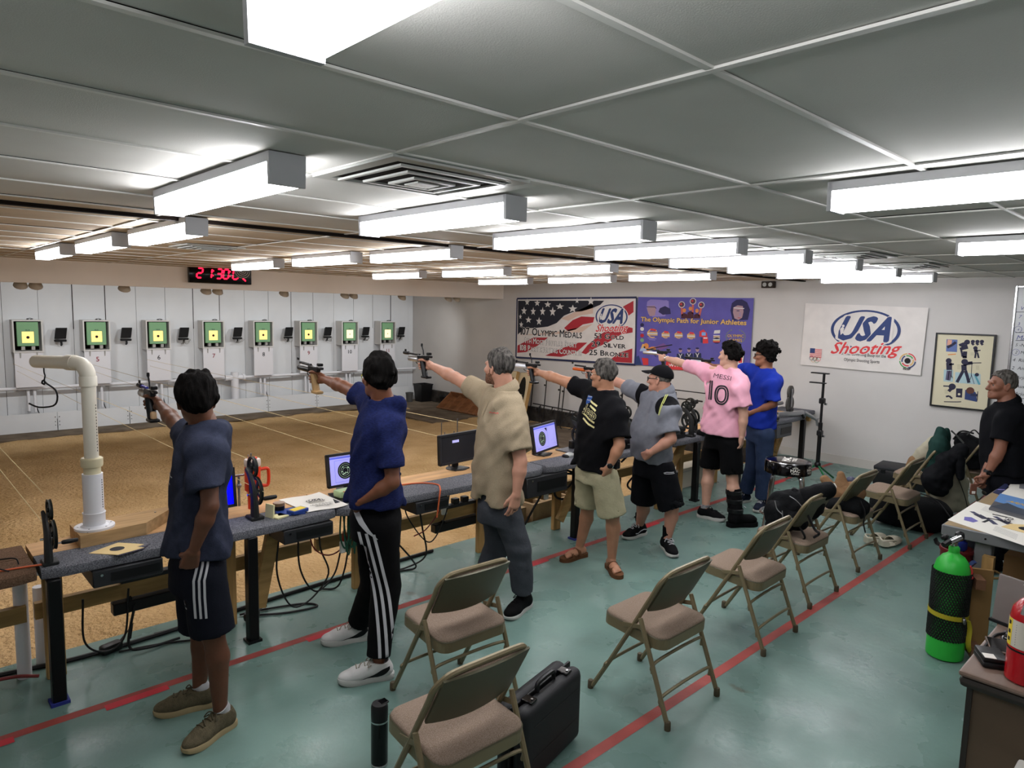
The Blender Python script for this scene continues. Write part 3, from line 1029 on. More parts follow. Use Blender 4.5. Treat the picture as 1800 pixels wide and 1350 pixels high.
def smallcaps(S, s, zx, zy, zx1, hz, m, L, om, slope):
 """words in small capitals between two study positions"""
 items = []
 for w in s.split(' '):
  if items:
   items.append((' ', .4, 0))
  for i, ch in enumerate(w):
   big = i == 0 or ch.isdigit()
   wd = text_polys(ch, .012)[2] + .10
   items.append((ch, wd * (1.0 if big else .80), 1.0 if big else .78))
 tot = sum(i[1] for i in items)
 x = 0
 for ch, wd, hh in items:
  if ch != ' ':
   xa, xb = zx + (zx1 - zx) * x / tot, zx + (zx1 - zx) * (x + wd * .9) / tot
   ya = zy + slope * (x / tot)
   ztext(S, ch, xa, ya, xb, hz * hh, m, L, om)
  x += wd
smallcaps(S, '107 OLYMPIC MEDALS', 142, 345, 566, 52, M_ink, 6, M_sky, 26)
smallcaps(S, '4TH MOST POPULAR SPORT', 164, 402, 530, 40, M_sky, 6, M_ink, 34)
smallcaps(S, '108 PARTICIPATING COUNTRIES', 138, 452, 564, 40, M_sky, 6, M_ink, 38)
smallcaps(S, '53 GOLD', 648, 370, 855, 36, M_ink, 6, M_sky, 12)
smallcaps(S, '29 SILVER', 628, 426, 868, 38, M_ink, 6, M_sky, 16)
smallcaps(S, '25 BRONZE', 612, 484, 886, 38, M_ink, 6, M_sky, 18)
c = Z(765, 222)
S.disc(c[0], c[1], abs(Z(876, 222)[0] - Z(655, 222)[0]) / 2 * 1.05, M_sky, 3, ry=abs(Z(765, 135)[1] - Z(765, 308)[1]) / 2, n=40)
usa_logo(S, c[0], c[1], abs(Z(876, 222)[0] - Z(655, 222)[0]), M_navy2, M_sky, M_logored, 4)
S.build(t)
Cn = [(1123, 522), (1326, 524), (1318, 658), (1115, 641)]
t = cloth('banner', 'purple banner of junior athletes with gold headline', 'banner', Cn, M_purple, .003, 4)
S = Sheet((XB - .0182, 0, 0), (0, -1, 0), (0, 0, 1))
P = lambda zx, zy: B(1110 + zx * 230 / 1800, 515 + zy * 230 / 1800)
def pdisc(x, y, rx, m, L, ry=None, n=20):
 a, b = P(x, y), P(x + rx, y)
 q = P(x, y + (ry or rx))
 S.disc(a[0], a[1], b[0] - a[0], m, L, ry=a[1] - q[1], n=n)
S.poly([P(225, 120), P(270, 90), P(400, 95), P(520, 110), P(525, 210), P(470, 320), P(300, 330), P(240, 290), P(215, 200)], M_lilac, 2)
S.poly([P(230, 180), P(330, 175), P(345, 230), P(330, 310), P(260, 320), P(225, 230)], M_skin_p, 3)
S.poly([P(240, 105), P(500, 100), P(520, 150), P(330, 170), P(235, 180)], M_lilac, 4)
S.poly([P(400, 210), P(470, 180), P(540, 215), P(550, 290), P(440, 300), P(380, 260)], M_darkp, 4)
S.line([P(215, 190), P(335, 195), P(350, 215)], .012, M_darkp, 5)
S.poly([P(1390, 140), P(1450, 95), P(1530, 90), P(1600, 130), P(1640, 230), P(1610, 370), P(1400, 380), P(1370, 240)], M_darkp, 2)
S.poly([P(1410, 200), P(1470, 170), P(1540, 180), P(1550, 260), P(1530, 340), P(1480, 372), P(1425, 350), P(1405, 270)], M_skin_p, 3)
S.line([P(1415, 205), P(1560, 215)], .012, M_sky, 4)
S.line([P(1455, 245), P(1495, 245)], .012, M_darkp, 4)
S.line([P(1505, 270), P(1495, 310), P(1515, 312)], .008, M_lilac, 4)
S.line([P(1470, 342), P(1510, 345)], .008, M_red, 4)
for (bx, by, hx, hy, fx, fy) in ((735, 245, 735, 240, 700, 160), (820, 220, 820, 215, 855, 115), (910, 250, 910, 245, 970, 165)):
 S.poly([P(bx - 45, 350), P(bx - 40, by + 50), P(bx, by + 30), P(bx + 40, by + 50), P(bx + 45, 350)], mat('print_maroon', '#4a2230', .7), 3)
 pdisc(hx, hy, 24, M_orange, 4, 28)
 S.line([P(bx + (30 if fx > bx else -30), by + 70), P(fx, fy + 30)], .035, mat('print_arm', '#c8655a', .7), 3)
 pdisc(fx, fy, 45, M_bwhite, 4, n=12)
 pdisc(fx, fy, 36, mat('print_pompon', '#5b3a4a', .7), 5, n=11)
 pdisc(fx - 8, fy - 6, 14, M_logored, 6, n=8)
ztext(S, 'The Olympic Path for Junior Athletes', 138, 388, 1590, 62, M_gold, 7, M_darkp, bold=.03, Zf=P, slope=54)
for (x, y, k) in ((300, 555, 75), (482, 575, 58), (660, 580, 58), (832, 590, 58)):
 a = P(x, y)
 r0 = abs(P(x + k, y)[0] - a[0])
 S.ring(a[0], a[1], r0 * .75, r0 * .95, M_gold, 3, ky=.75, n=20, a0=.6, a1=5.2)
 for q in range(3):
  S.line([P(x - k, y - 16 + q * 18), P(x + k * .9, y - 12 + q * 18)], .018, M_sky if q % 2 else M_gold, 4)
 S.line([P(x - k * .4, y - k * .75), P(x + k * .6, y - k * .55)], .03, M_logored, 4)
for y in (440, 495, 545, 585, 650):
 pdisc(155, y, 26, (M_darkp, M_sky, M_lilac, M_red, M_green)[(440, 495, 545, 585, 650).index(y)], 3, 26 if y != 545 else 8)
S.line([P(232, 618), P(352, 630)], .015, M_lilac, 3)
S.line([P(250, 640), P(335, 648)], .012, M_lilac, 3)
S.poly([P(945, 530), P(1000, 500), P(1050, 560), P(1050, 610), P(940, 600)], M_logored, 3)
S.poly([P(975, 540), P(1030, 540), P(1030, 585), P(975, 585)], mat('print_cyan', '#7aa6dd', .7), 4)
S.poly([P(960, 610), P(990, 610), P(990, 690), P(960, 680)], M_navy2, 3)
S.poly([P(990, 605), P(1060, 605), P(1065, 692), P(990, 695)], M_logored, 4)
S.line([P(1000, 620), P(1052, 620)], .02, M_sky, 5)
S.poly([P(1150, 515), P(1230, 510), P(1225, 555), P(1140, 560)], M_sky, 3)
for q in range(3):
 S.line([P(1135, 585 + q * 16), P(1225, 588 + q * 16)], .014, M_gold if q % 2 else M_sky, 3)
pdisc(1180, 655, 55, M_darkp, 3, 42)
for q in range(3):
 S.line([P(1130, 640 + q * 16), P(1225, 642 + q * 16)], .014, (M_sky, M_gold, M_logored)[q], 4)
ztext(S, 'OLYMPIC', 1330, 606, 1550, 40, M_gold, 5, M_darkp, bold=.02, Zf=P, slope=6)
ztext(S, 'GAMES', 1350, 664, 1530, 40, M_gold, 5, M_darkp, bold=.02, Zf=P, slope=6)
for s_ in (-1, 1):
 for q in range(9):
  a = -.9 + q * .25
  x, y = 1442 + s_ * 130 * math.cos(a), 600 - 100 * math.sin(a)
  pdisc(x, y, 11, mat('print_leaf', '#7d8a4a', .7), 4, 7, n=6)
S.poly([P(120, 800), P(150, 730), P(200, 740), P(300, 800)], mat('print_pale_blue', '#9fb2d8', .7), 3)
pdisc(210, 730, 36, M_orange, 4, 40)
S.poly([P(140, 760), P(160, 700), P(185, 705), P(165, 760)], M_gold, 5)
S.line([P(215, 790), P(300, 755), P(345, 765)], .05, M_orange, 4)
S.line([P(260, 772), P(380, 745), P(570, 712)], .016, M_ink, 6)
S.poly([P(330, 740), P(450, 690), P(520, 740), P(400, 790)], mat('print_smoke', '#7a5590', .7), 2)
for x, y in ((682, 790), (800, 785), (915, 780)):
 S.poly([P(x - 55, 945), P(x - 50, y + 50), P(x, y + 35), P(x + 52, y + 50), P(x + 60, 945)], M_navy, 3)
 pdisc(x, y, 24, M_skin_p, 4, 30)
 pdisc(x, y - 18, 24, M_darkp, 5, 14)
 S.line([P(x - 22, y + 45), P(x, y + 85), P(x + 22, y + 45)], .012, M_sky, 4)
 pdisc(x, y + 95, 9, M_sky, 5)
S.poly([P(60, 990), P(70, 880), P(110, 860), P(150, 990)], M_navy2, 3)
S.poly([P(150, 890), P(240, 900), P(240, 990), P(170, 990)], M_logored, 3)
S.poly([P(490, 925), P(1440, 1000), P(1440, 1110), P(470, 1045)], M_logored, 3)
ztext(S, 'WWW.U', 520, 1010, 790, 40, M_sky, 5, None, bold=.03, Zf=P, slope=16)
S.poly([P(1480, 795), P(1570, 795), P(1545, 1015), P(1455, 1010)], M_darkp, 3)
S.poly([P(1490, 810), P(1560, 810), P(1537, 1000), P(1468, 995)], M_sky, 4)
S.poly([P(1490, 870), P(1530, 870), P(1530, 960), P(1480, 960)], M_logored, 5)
pdisc(1510, 848, 18, M_ink, 5)
S.build(t)
Cn = [(1417, 533), (1633, 541), (1619, 660), (1408, 641)]
t = cloth('flag', 'white flag with oval letter logo hung on the far wall', 'flag', Cn, M_bwhite, .006, 9)
S = Sheet((XB - .0236, 0, 0), (0, -1, 0), (0, 0, 1))
c = B(1521, 580)
usa_logo(S, c[0], c[1], abs(B(1583, 580)[0] - B(1460, 580)[0]), M_navy2, M_bwhite, M_logored, 3)
W6 = lambda zx, zy: B(1380 + zx * 420 / 1800, 480 + zy * 420 / 1800)
ztext(S, 'National Governing Body for the', 408, 612, 764, 24, M_ink, 3, None, bold=.004, Zf=W6, slope=26)
ztext(S, 'Olympic Shooting Sports', 448, 660, 716, 24, M_ink, 3, None, bold=.004, Zf=W6, slope=20)
a, b = W6(190, 632), W6(284, 570)
S.rect(a[0], a[1], b[0], b[1], M_bwhite, 3)
for q in range(7):
 y0 = a[1] + (b[1] - a[1]) * q / 7
 S.rect(a[0], y0, b[0], y0 + (b[1] - a[1]) / 14, M_logored, 4)
S.rect(a[0], a[1] + (b[1] - a[1]) * .46, a[0] + (b[0] - a[0]) * .42, b[1], M_navy2, 5)
for q, (x, y) in enumerate(((205, 640), (230, 645), (256, 648), (217, 655), (243, 660))):
 e = W6(x, y)
 S.ring(e[0], e[1], .026, .031, (M_navy2, M_ink, M_logored, M_gold, M_green)[q], 4, n=20)
e = W6(927, 660)
cols = (M_logored, M_gold, mat('print_green', '#4f9a55', .7), M_navy2)
for q in range(4):
 S.ring(e[0], e[1], .085, .098, cols[q], 4, n=10, a0=q * PI / 2 + .1, a1=(q + 1) * PI / 2 - .05)
 S.ring(e[0], e[1], .058, .073, cols[(q + 2) % 4], 4, n=10, a0=q * PI / 2 + .5, a1=(q + 1) * PI / 2 + .3)
S.disc(e[0], e[1], .036, M_ink, 4, n=24)
ztext(S, 'ISSF', 893, 727, 950, 16, M_ink, 4, None, bold=.03, Zf=W6, slope=4)
S.build(t)
M_poster = mat('poster_paper', '#d3ccb0', .7)
t = thing('framed_poster', 'black framed poster of rifle positions on the far wall', 'picture', (XB - .01, 2.363, 1.42))
a, b = B(1649, 587), B(1737, 723)
y0, y1, z0, z1 = 2.67, 2.055, .965, 1.875
MB().box((0, 0, 0), (.012, y0 - y1, z1 - z0)).build('sheet', M_poster, t)
fr = MB()
for s_ in (-1, 1):
 fr.box((-.008, s_ * ((y0 - y1) / 2), 0), (.03, .018, z1 - z0 + .018))
 fr.box((-.008, 0, s_ * ((z1 - z0) / 2)), (.03, y0 - y1 - .018, .018))
fr.build('frame', M_black, t)
S = Sheet((XB - .0175, 0, 0), (0, -1, 0), (0, 0, 1))
M_pblue = mat('print_bluegrey', '#5d6fa3', .7)
M_pale = mat('print_pale', '#a9c3c9', .7)
M_fig = mat('print_figure', '#2a2940', .7)
def fig(pts, wd, m=M_fig, L=3):
 S.line([W6(*q) for q in pts], wd * .62, m, L)
S.poly([W6(1220, 498), W6(1302, 502), W6(1298, 595), W6(1216, 590)], M_pblue, 2)
S.poly([W6(1228, 500), W6(1262, 505), W6(1256, 540), W6(1222, 545)], mat('print_peach', '#d9a48c', .7), 3)
fig([(1225, 560), (1265, 540), (1290, 520)], .05)
fig([(1230, 615), (1290, 610)], .02, M_orange)
fig([(1315, 545), (1350, 530), (1385, 520)], .05)
pd = lambda x, y, r_, m=M_fig, L=4: S.disc(*W6(x, y), r_ * .72, m, L, n=14)
pd(1374, 520, .042)
fig([(1350, 540), (1360, 575)], .11)
fig([(1325, 560), (1335, 600), (1340, 630)], .035)
fig([(1360, 590), (1356, 635)], .07)
fig([(1340, 634), (1372, 634)], .04)
for x in (1418, 1452, 1486):
 pd(x, 516, .03)
 fig([(x - 8, 525), (x + 6, 542)], .04)
pd(1437, 565, .032)
fig([(1437, 575), (1445, 600)], .06)
fig([(1430, 585), (1476, 582)], .02)
fig([(1440, 600), (1434, 640)], .03)
fig([(1452, 600), (1462, 640)], .03)
S.poly([W6(1200, 725), W6(1270, 730), W6(1268, 820), W6(1196, 815)], M_pale, 2)
S.poly([W6(1285, 745), W6(1475, 760), W6(1475, 840), W6(1282, 825)], M_pale, 2)
S.poly([W6(1440, 762), W6(1475, 838), W6(1460, 842), W6(1425, 765)], mat('print_teal', '#5b9aa8', .7), 3)
pd(1236, 660, .045)
fig([(1238, 675), (1240, 730)], .10)
fig([(1240, 690), (1275, 685)], .03)
fig([(1232, 735), (1222, 805)], .05, mat('print_purplegrey', '#55506a', .7))
fig([(1248, 735), (1238, 808)], .05, mat('print_purplegrey', '#55506a', .7))
fig([(1258, 730), (1256, 790)], .01)
fig([(1256, 770), (1245, 792)], .008)
fig([(1256, 770), (1268, 792)], .008)
pd(1356, 668, .05)
fig([(1345, 690), (1380, 680), (1415, 675)], .06)
fig([(1370, 678), (1482, 676)], .016)
fig([(1350, 690), (1352, 735)], .09)
fig([(1345, 735), (1318, 785), (1298, 822)], .055)
fig([(1362, 735), (1378, 785), (1388, 826)], .055)
fig([(1410, 680), (1405, 780), (1385, 825)], .01)
fig([(1405, 760), (1428, 835)], .009)
pd(1448, 765, .03)
pd(1262, 855, .055)
fig([(1195, 850), (1250, 852)], .025)
fig([(1255, 870), (1235, 890)], .06)
fig([(1215, 930), (1240, 925), (1262, 945)], .035)
S.poly([W6(1292, 868), W6(1340, 870), W6(1336, 938), W6(1290, 934)], M_fig, 3)
pd(1314, 912, .02, M_poster, 5)
S.poly([W6(1360, 880), W6(1400, 870), W6(1440, 900), W6(1450, 970), W6(1355, 950)], M_navy2, 3)
pd(1398, 885, .06, mat('print_brown', '#5e3a30', .7), 4)
fig([(1400, 915), (1455, 920)], .05, M_navy, 5)
fig([(1455, 890), (1450, 960)], .012, M_fig, 5)
fig([(1200, 968), (1300, 970), (1330, 968)], .016)
for x, y, n_ in ((1300, 690, 5), (1205, 880, 4), (1400, 600, 3), (1440, 700, 4)):
 for q in range(n_):
  S.line([W6(x, y + q * 8), W6(x + 26, y + q * 8 + 1)], .003, mat('print_textgrey', '#9b957e', .8), 2)
S.build(t)
M_wb = mat('whiteboard', '#d2d4d6', .22)
t = thing('whiteboard', 'white marker board with handwritten list at the right edge', 'whiteboard', (XB - .01, 1.19, 1.59))
MB().box((0, 0, 0), (.016, 1.4, 1.72)).build('panel', M_wb, t)
fr = MB()
for s_ in (-1, 1):
 fr.rbox((-.006, s_ * .7, 0), (.03, .028, 1.75), .006, 1)
 fr.rbox((-.006, 0, s_ * .86), (.03, 1.38, .028), .006, 1)
fr.build('frame', M_chrome, t)
S = Sheet((XB - .0195, 0, 0), (0, -1, 0), (0, 0, 1))
M_mark = mat('marker_blue', '#5a5f9a', .7)
M_markk = mat('marker_black', '#34343c', .7)
Q = lambda zx, zy: B(1740 + zx * 60 / 270, 480 + zy * 60 / 270)
def hand(s, zx, zy, hz, m, sh=.25):
 a = Q(zx, zy)
 hgt = abs(a[1] - Q(zx, zy - hz)[1])
 S.text(s, a[0], a[1], hgt, m, 2, shear=sh, bold=-.004)
hand('W', 240, 292, 30, M_mark)
for s, x, y, h_, m in (('7', 228, 358, 28, M_mark), ('3', 222, 412, 24, M_mark), ('4 -', 216, 456, 20, M_mark), ('MA', 212, 527, 38, M_mark), ('5 -N', 203, 578, 24, M_markk),
('2  M', 200, 636, 24, M_markk), ('4  Ris', 180, 697, 26, M_markk), ('2  And', 174, 760, 26, M_markk), ('Arju', 208, 835, 26, M_markk), ('Aus', 206, 905, 26, M_markk),
('Arjun', 194, 962, 26, M_markk), ('50', 204, 1018, 20, M_mark), ('h', 250, 1085, 30, M_mark)):
 hand(s, x, y, h_, m)
for y in (308, 470, 533, 992):
 S.line([Q(205, y), Q(1100, y)], .006, M_markk, 2)
for x, y in ((226, 446), (207, 626)):
 e = Q(x, y)
 S.ring(e[0], e[1], .034, .038, M_mark, 2, n=20)
S.build(t)
# shooting benches
M_carpet = mat('grey_carpet', '#85868c', .95, col2='#505157', scale=170, detail=2, bump=.7, bscale=260)
M_carpetb = mat('brown_carpet', '#7d6350', .95, col2='#5d4838', scale=160, detail=2, bump=.7, bscale=240)
M_blue = mat('blue_tape', '#27307e', .6)
ZT = .72
def bench_unit(x0, x1, label, notch=.03, legs=(), wood=(), braces=(), carpet=M_carpet, yf=3.98, yb=4.47, yc=4.24, lip=True):
 t = thing('shooting_bench', label, 'bench', ((x0 + x1) / 2, 4.2, 0), 0, 'carpet topped shooting benches')
 ox, oy = (x0 + x1) / 2, 4.2
 a, b = x0 - ox + .004, x1 - ox - .004
 yf_, yc_, yb_ = yf - oy, yc - oy, yb - oy
 def top(u, v):
  x = a + (b - a) * u
  e = min(u, 1 - u) * (b - a)
  f = yf_ - .0 + (notch * max(0, 1 - e / .12) ** 2 if lip else 0) - .012 * math.sin(x * 5 + 1)
  prof = [(f + .03, ZT - .065), (f + .004, ZT - .058), (f - .004, ZT - .035), (f + .003, ZT - .01), (f + .02, ZT), (yc_ - .01, ZT + .001), (yc_, ZT - .012), (yc_, ZT - .05), (f + .03, ZT - .065)]
  q = v * (len(prof) - 1)
  i = min(int(q), len(prof) - 2)
  p, n = prof[i], prof[i + 1]
  w = q - i
  return (x, p[0] + (n[0] - p[0]) * w, p[1] + (n[1] - p[1]) * w)
 mb = MB().grid(top, 28, 8)
 n = len(mb.v)
 for uu in (0, 1):
  ring = [top(uu, k / 8) for k in range(8)]
  mb.add(ring, [tuple(range(8)) if uu == 1 else tuple(range(7, -1, -1))])
 mb.build('carpet_top', carpet, t)
 MB().box(((a + b) / 2, (yc_ + yb_) / 2, ZT - .016), (b - a, yb_ - yc_, .032)).build('plywood_strip', M_wood if carpet is M_carpet else carpet, t)
 MB().box(((a + b) / 2, yb_ - .06, ZT - .075), (b - a, .04, .085)).build('apron', M_pineX, t)
 for x in legs:
  MB().rbox((x - ox, 4.0 - oy, (ZT - .06) / 2), (.062, .062, ZT - .06), .005, 1).build('metal_leg', M_blackm, t)
  MB().box((x - ox, 4.0 - oy, .008), (.085, .085, .016)).build('foot_plate', M_blue if abs(x - .62) < .02 or abs(x - 4.59) < .02 else M_blackm, t)
 for x, y in wood:
  MB().rbox((x - ox, y - oy, (ZT - .04) / 2), (.09, .045, ZT - .04), .004, 1).build('wooden_leg', M_pine, t)
 for (xa, za, xb, zb, y) in braces:
  L = math.hypot(xb - xa, zb - za)
  MB().box((0, 0, 0), (L, .04, .085), M=Matrix.Translation(((xa + xb) / 2 - ox, y - oy, (za + zb) / 2)) @ Matrix.Rotation(-math.atan2(zb - za, xb - xa), 4, 'Y')).build('brace', M_pineX, t)
 MB().box(((a + b) / 2, 4.36 - oy, .375), (b - a - .02, .04, .09)).build('rail', M_pineX, t)
 return t
bench_unit(.57, 2.21, 'grey carpet bench under the white pipe stand, leftmost grey bench', legs=(.62, 1.63), wood=((.66, 4.3), (1.60, 4.3)), braces=((1.76, .1, 1.88, .66, 4.22),))
bench_unit(2.22, 4.21, 'grey carpet bench between navy shirted shooter and tan polo man', legs=(2.63,), wood=((2.54, 4.3), (3.72, 4.29)), notch=.07)
bench_unit(4.22, 6.16, 'grey carpet bench behind black shirted man and man in cap', legs=(4.59, 5.58), wood=((4.66, 4.3), (6.0, 4.08)), braces=((4.6, .12, 4.95, .66, 4.2),), notch=.05)
bench_unit(6.17, 8.05, 'grey carpet bench beside the pink jersey shooter', legs=(6.57, 7.5), wood=((7.48, 4.3), (6.75, 4.32)), braces=((6.1, .22, 6.5, .66, 4.12),))
bench_unit(8.06, 9.32, 'grey carpet bench nearest the far wall behind bar stool', legs=(8.3, 9.2), wood=((9.05, 4.3),), braces=((8.95, .2, 9.25, .64, 4.25),))
bench_unit(-1.3, .56, 'brown carpet bench cut off by the left photo edge', legs=(), wood=(), carpet=M_carpetb)
t = thing('bench_support', 'white plastic pipe leg under end of the brown carpet bench', 'pipe', (.53, 4.4, 0))
MB().cyl((0, 0, 0), (0, 0, .59), .034, n=14).build('pipe', M_pvcw, t)
MB().cyl((0, -.02, .62), (.1, -.12, .62), .032, n=12).build('elbow', M_pvcw, t)
MB().cyl((.1, .12, 0), (.1, .12, .45), .03, n=12).build('rear_pipe', M_pvcw, t)
t = thing('bench_shelf', 'small grey carpeted shelf block at bench end on the far wall', 'shelf', (9.6, 4.35, .66))
MB().rbox((0, 0, .03), (.42, .5, .06), .015, 2).build('top', M_carpet, t)
MB().box((.17, 0, -.05), (.06, .4, .1)).build('bracket', M_pineX, t)
t = thing('grey_tube', 'long grey tube lying along back of the last bench', 'rail', (8.9, 4.52, .79))
MB().cyl((-.55, 0, 0), (.75, 0, 0), .025, n=10).build('tube', M_steel, t)
MB().box((-.3, 0, -.045), (.03, .04, .05)).box((.5, 0, -.045), (.03, .04, .05)).build('rest', M_blackm, t)
M_pc = mat('computer_case', '#26272a', .5)
for i, (x, w, lab) in enumerate(((.96, .34, 'black computer hung under the bench beside the dark blue shirted boy'), (2.0, .34, 'black computer hung under bench below the logo poster'),
(2.98, .3, 'black computer under the bench right of the navy shirted shooter'), (4.2, .5, 'black computer box under bench right of tan polo man'),
(5.0, .4, 'black computer behind the black shirted man'), (8.62, .42, 'grey plastic bin box hung under bench behind the stool'))):
 t = thing('computer_box', lab, 'computer', (x, 4.13, ZT - .06), 0, 'boxes under the benches')
 hh = .09 if i != 3 and i != 5 else .17
 MB().rbox((0, 0, -.005 - hh / 2), (w, .3, hh), .006, 1).build('case', M_pc if i != 5 else mat('bin_grey', '#4a4c50', .5), t)
 MB().box((w * .1, -.152, -.005 - hh * .5), (w * .7, .004, hh * .5)).build('front_panel', M_black, t)
 MB().cyl((-w * .38, -.151, -.03), (-w * .38, -.156, -.03), .007, n=8).build('button', M_chrome, t)
for i, (x0, x1, z, lab) in enumerate(((1.0, 1.3, .435, 'black power strip on the wooden rail left of first boy'), (1.42, 1.62, .435, 'power strip with plug between boy and black leg'),
(3.35, 3.75, .435, 'grey power strip with black charger left of tan polo man'))):
 t = thing('power_strip', lab, 'power strip', ((x0 + x1) / 2, 4.36, z - .014), 0, 'power strips on bench rails')
 MB().rbox((0, 0, .014), (x1 - x0, .06, .028), .005, 1).build('body', M_pc, t)
 for k in range(2):
  MB().rbox((-.06 + .1 * k, 0, .05), (.06, .05, .045), .008, 2).build('adapter', M_black, t)
for i, (x0, x1, lab) in enumerate(((.95, 1.55, 'long black box under the wooden rail behind first boy'), (3.25, 3.85, 'long black box under the rail behind tan polo man'))):
 t = thing('cable_tray', lab, 'box', ((x0 + x1) / 2, 4.34, .25))
 MB().rbox((0, 0, .035), (x1 - x0, .07, .07), .006, 1).build('body', M_black, t)
 for s in (-1, 1):
  MB().box((s * (x1 - x0) * .35, .0, .078), (.02, .06, .02)).build('hanger', M_blackm, t)
M_cable = mat('cable_black', '#121214', .5)
M_cgreen = mat('cable_green', '#1f4f3c', .5)
M_cyel = mat('cable_yellow', '#8a7434', .5)
M_cred = mat('cable_red', '#7a2a28', .5)
M_corange = mat('cable_orange', '#d9683c', .5)
def cable(label, pts, r=.006, m=None, n=40, name='cable', group=None):
 p = bez(pts, n)
 c = p[0]
 o = MB().tube([q - c for q in p], r, 6).build(name, m or M_cable, None, c)
 tag(o, label, 'cable', group)
 return o
cable('thick black cable bundle along the floor edge from left bench leg', [(-.6, 4.58, .012), (.3, 4.5, .014), (.75, 4.42, .014), (1.1, 4.42, .014), (1.7, 4.46, .014), (2.3, 4.5, .014), (2.9, 4.52, .014), (3.4, 4.54, .014)], .013)
cable('dark red cable along the floor edge at the far left', [(-.6, 4.52, .01), (.2, 4.42, .02), (.45, 4.36, .04), (.58, 4.3, .03)], .009, M_cred)
cable('thin black floor cable looping behind the first boy', [(.98, 4.36, .008), (1.2, 4.3, .008), (1.45, 4.2, .008), (1.62, 4.26, .008), (1.5, 4.42, .01), (1.2, 4.46, .01)], .006)
cable('black cable with a loop lying right of the second black leg', [(1.72, 4.35, .01), (1.95, 4.22, .008), (2.15, 4.18, .008), (2.1, 4.28, .008), (1.85, 4.36, .01), (1.7, 4.38, .012)], .007)
lab = ['black cable hanging in a loop under the first bench, left', 'black cable hanging under first bench beside boy', 'long black cable loop under the bench below pellet tin',
'black cable loop under bench below logo poster', 'dark red cable swag under bench below logo poster', 'black cable hanging beside navy shirted shooter, left', 'black cable drooping right of navy shirted shooter',
'thin black cable drooping left of tan polo man', 'black cable hanging to floor left of tan polo man', 'dark red hanging cable left of tan polo man']
cable(lab[0], [(.8, 4.3, .4), (.8, 4.3, .15), (.9, 4.3, .06), (1.0, 4.3, .12), (1.03, 4.3, .4)])
cable(lab[1], [(1.06, 4.3, .3), (1.02, 4.3, .06), (1.1, 4.28, .02), (1.3, 4.3, .012)], .008)
cable(lab[2], [(1.9, 4.2, .58), (1.88, 4.2, .3), (1.98, 4.22, .05), (2.12, 4.22, .05), (2.26, 4.22, .2), (2.2, 4.22, .4), (2.18, 4.2, .62)])
cable(lab[3], [(2.03, 4.2, .6), (2.04, 4.2, .3), (2.16, 4.22, .1), (2.3, 4.22, .18), (2.36, 4.22, .36)])
cable(lab[4], [(2.1, 4.2, .6), (2.14, 4.2, .42), (2.26, 4.2, .34), (2.38, 4.2, .4), (2.42, 4.2, .62)], .005, M_cred)
cable(lab[5], [(2.55, 4.25, .44), (2.48, 4.3, .36), (2.44, 4.32, .15), (2.4, 4.36, .02), (2.3, 4.42, .012)], .007)
cable(lab[6], [(2.72, 4.2, .62), (2.75, 4.2, .4), (2.95, 4.22, .15), (3.05, 4.3, .02), (2.9, 4.35, .012), (2.72, 4.3, .02)], .007)
cable(lab[7], [(2.9, 4.25, .62), (2.95, 4.25, .45), (3.15, 4.25, .22), (3.3, 4.25, .4), (3.35, 4.25, .62)], .005)
cable(lab[8], [(3.0, 4.2, .6), (3.08, 4.25, .35), (3.15, 4.3, .1), (3.0, 4.35, .02), (2.8, 4.4, .012)], .007)
cable(lab[9], [(3.2, 4.2, .62), (3.22, 4.2, .5), (3.1, 4.22, .35), (3.0, 4.25, .3)], .005, M_cred)
cable('black cable tangle on the wooden leg behind the black shirted man', [(4.55, 4.15, .5), (4.7, 4.2, .42), (4.8, 4.2, .52), (4.62, 4.22, .58), (4.58, 4.25, .36), (4.75, 4.25, .3), (4.85, 4.2, .5), (4.5, 4.2, .55), (4.3, 4.2, .35), (4.2, 4.25, .15)], .011, n=80)
cable('black cable loop behind the wooden leg beside the black shirted man', [(5.5, 4.2, .55), (5.75, 4.25, .6), (5.9, 4.28, .4), (5.75, 4.3, .25), (5.95, 4.3, .12), (6.05, 4.2, .02)], .011)
cable('black cable loops behind brace beside man in cap', [(6.1, 4.3, .6), (6.35, 4.35, .5), (6.5, 4.35, .35), (6.35, 4.35, .25), (6.2, 4.35, .4), (6.45, 4.35, .55), (6.6, 4.3, .62)], .012, n=60)
cable('thin green tinted cable drooping under bench beside man in cap', [(6.2, 4.4, .4), (6.3, 4.42, .1), (6.38, 4.42, .08), (6.42, 4.4, .35)], .006, M_cgreen)
t = thing('cable_coil', 'bunch of green hanging cables left of navy shirted shooter', 'cable', (2.38, 4.12, .64), 0)
rr = random.Random(2)
for k in range(9):
 x = rr.uniform(-.05, .05)
 MB().tube(bez([(x - .03, 0, .02), (x - .02 + rr.uniform(-.02, .02), rr.uniform(-.03, .03), -.15), (x, 0, -.22 - rr.uniform(0, .08)), (x + .03, rr.uniform(-.03, .03), -.13), (x + .02, 0, .02)], 20), .006, 5).build('loop', M_cgreen, t)
t = thing('cable_coil', 'yellow hanging cables between the green bunch and navy shirted shooter', 'cable', (2.5, 4.12, .64), 0)
for k in range(4):
 x = rr.uniform(-.03, .03)
 MB().tube(bez([(x - .03, 0, .02), (x - .02, rr.uniform(-.03, .03), -.18), (x, 0, -.28 - rr.uniform(0, .06)), (x + .04, 0, -.13), (x + .03, 0, .02)], 20), .005, 5).build('loop', M_cyel, t)
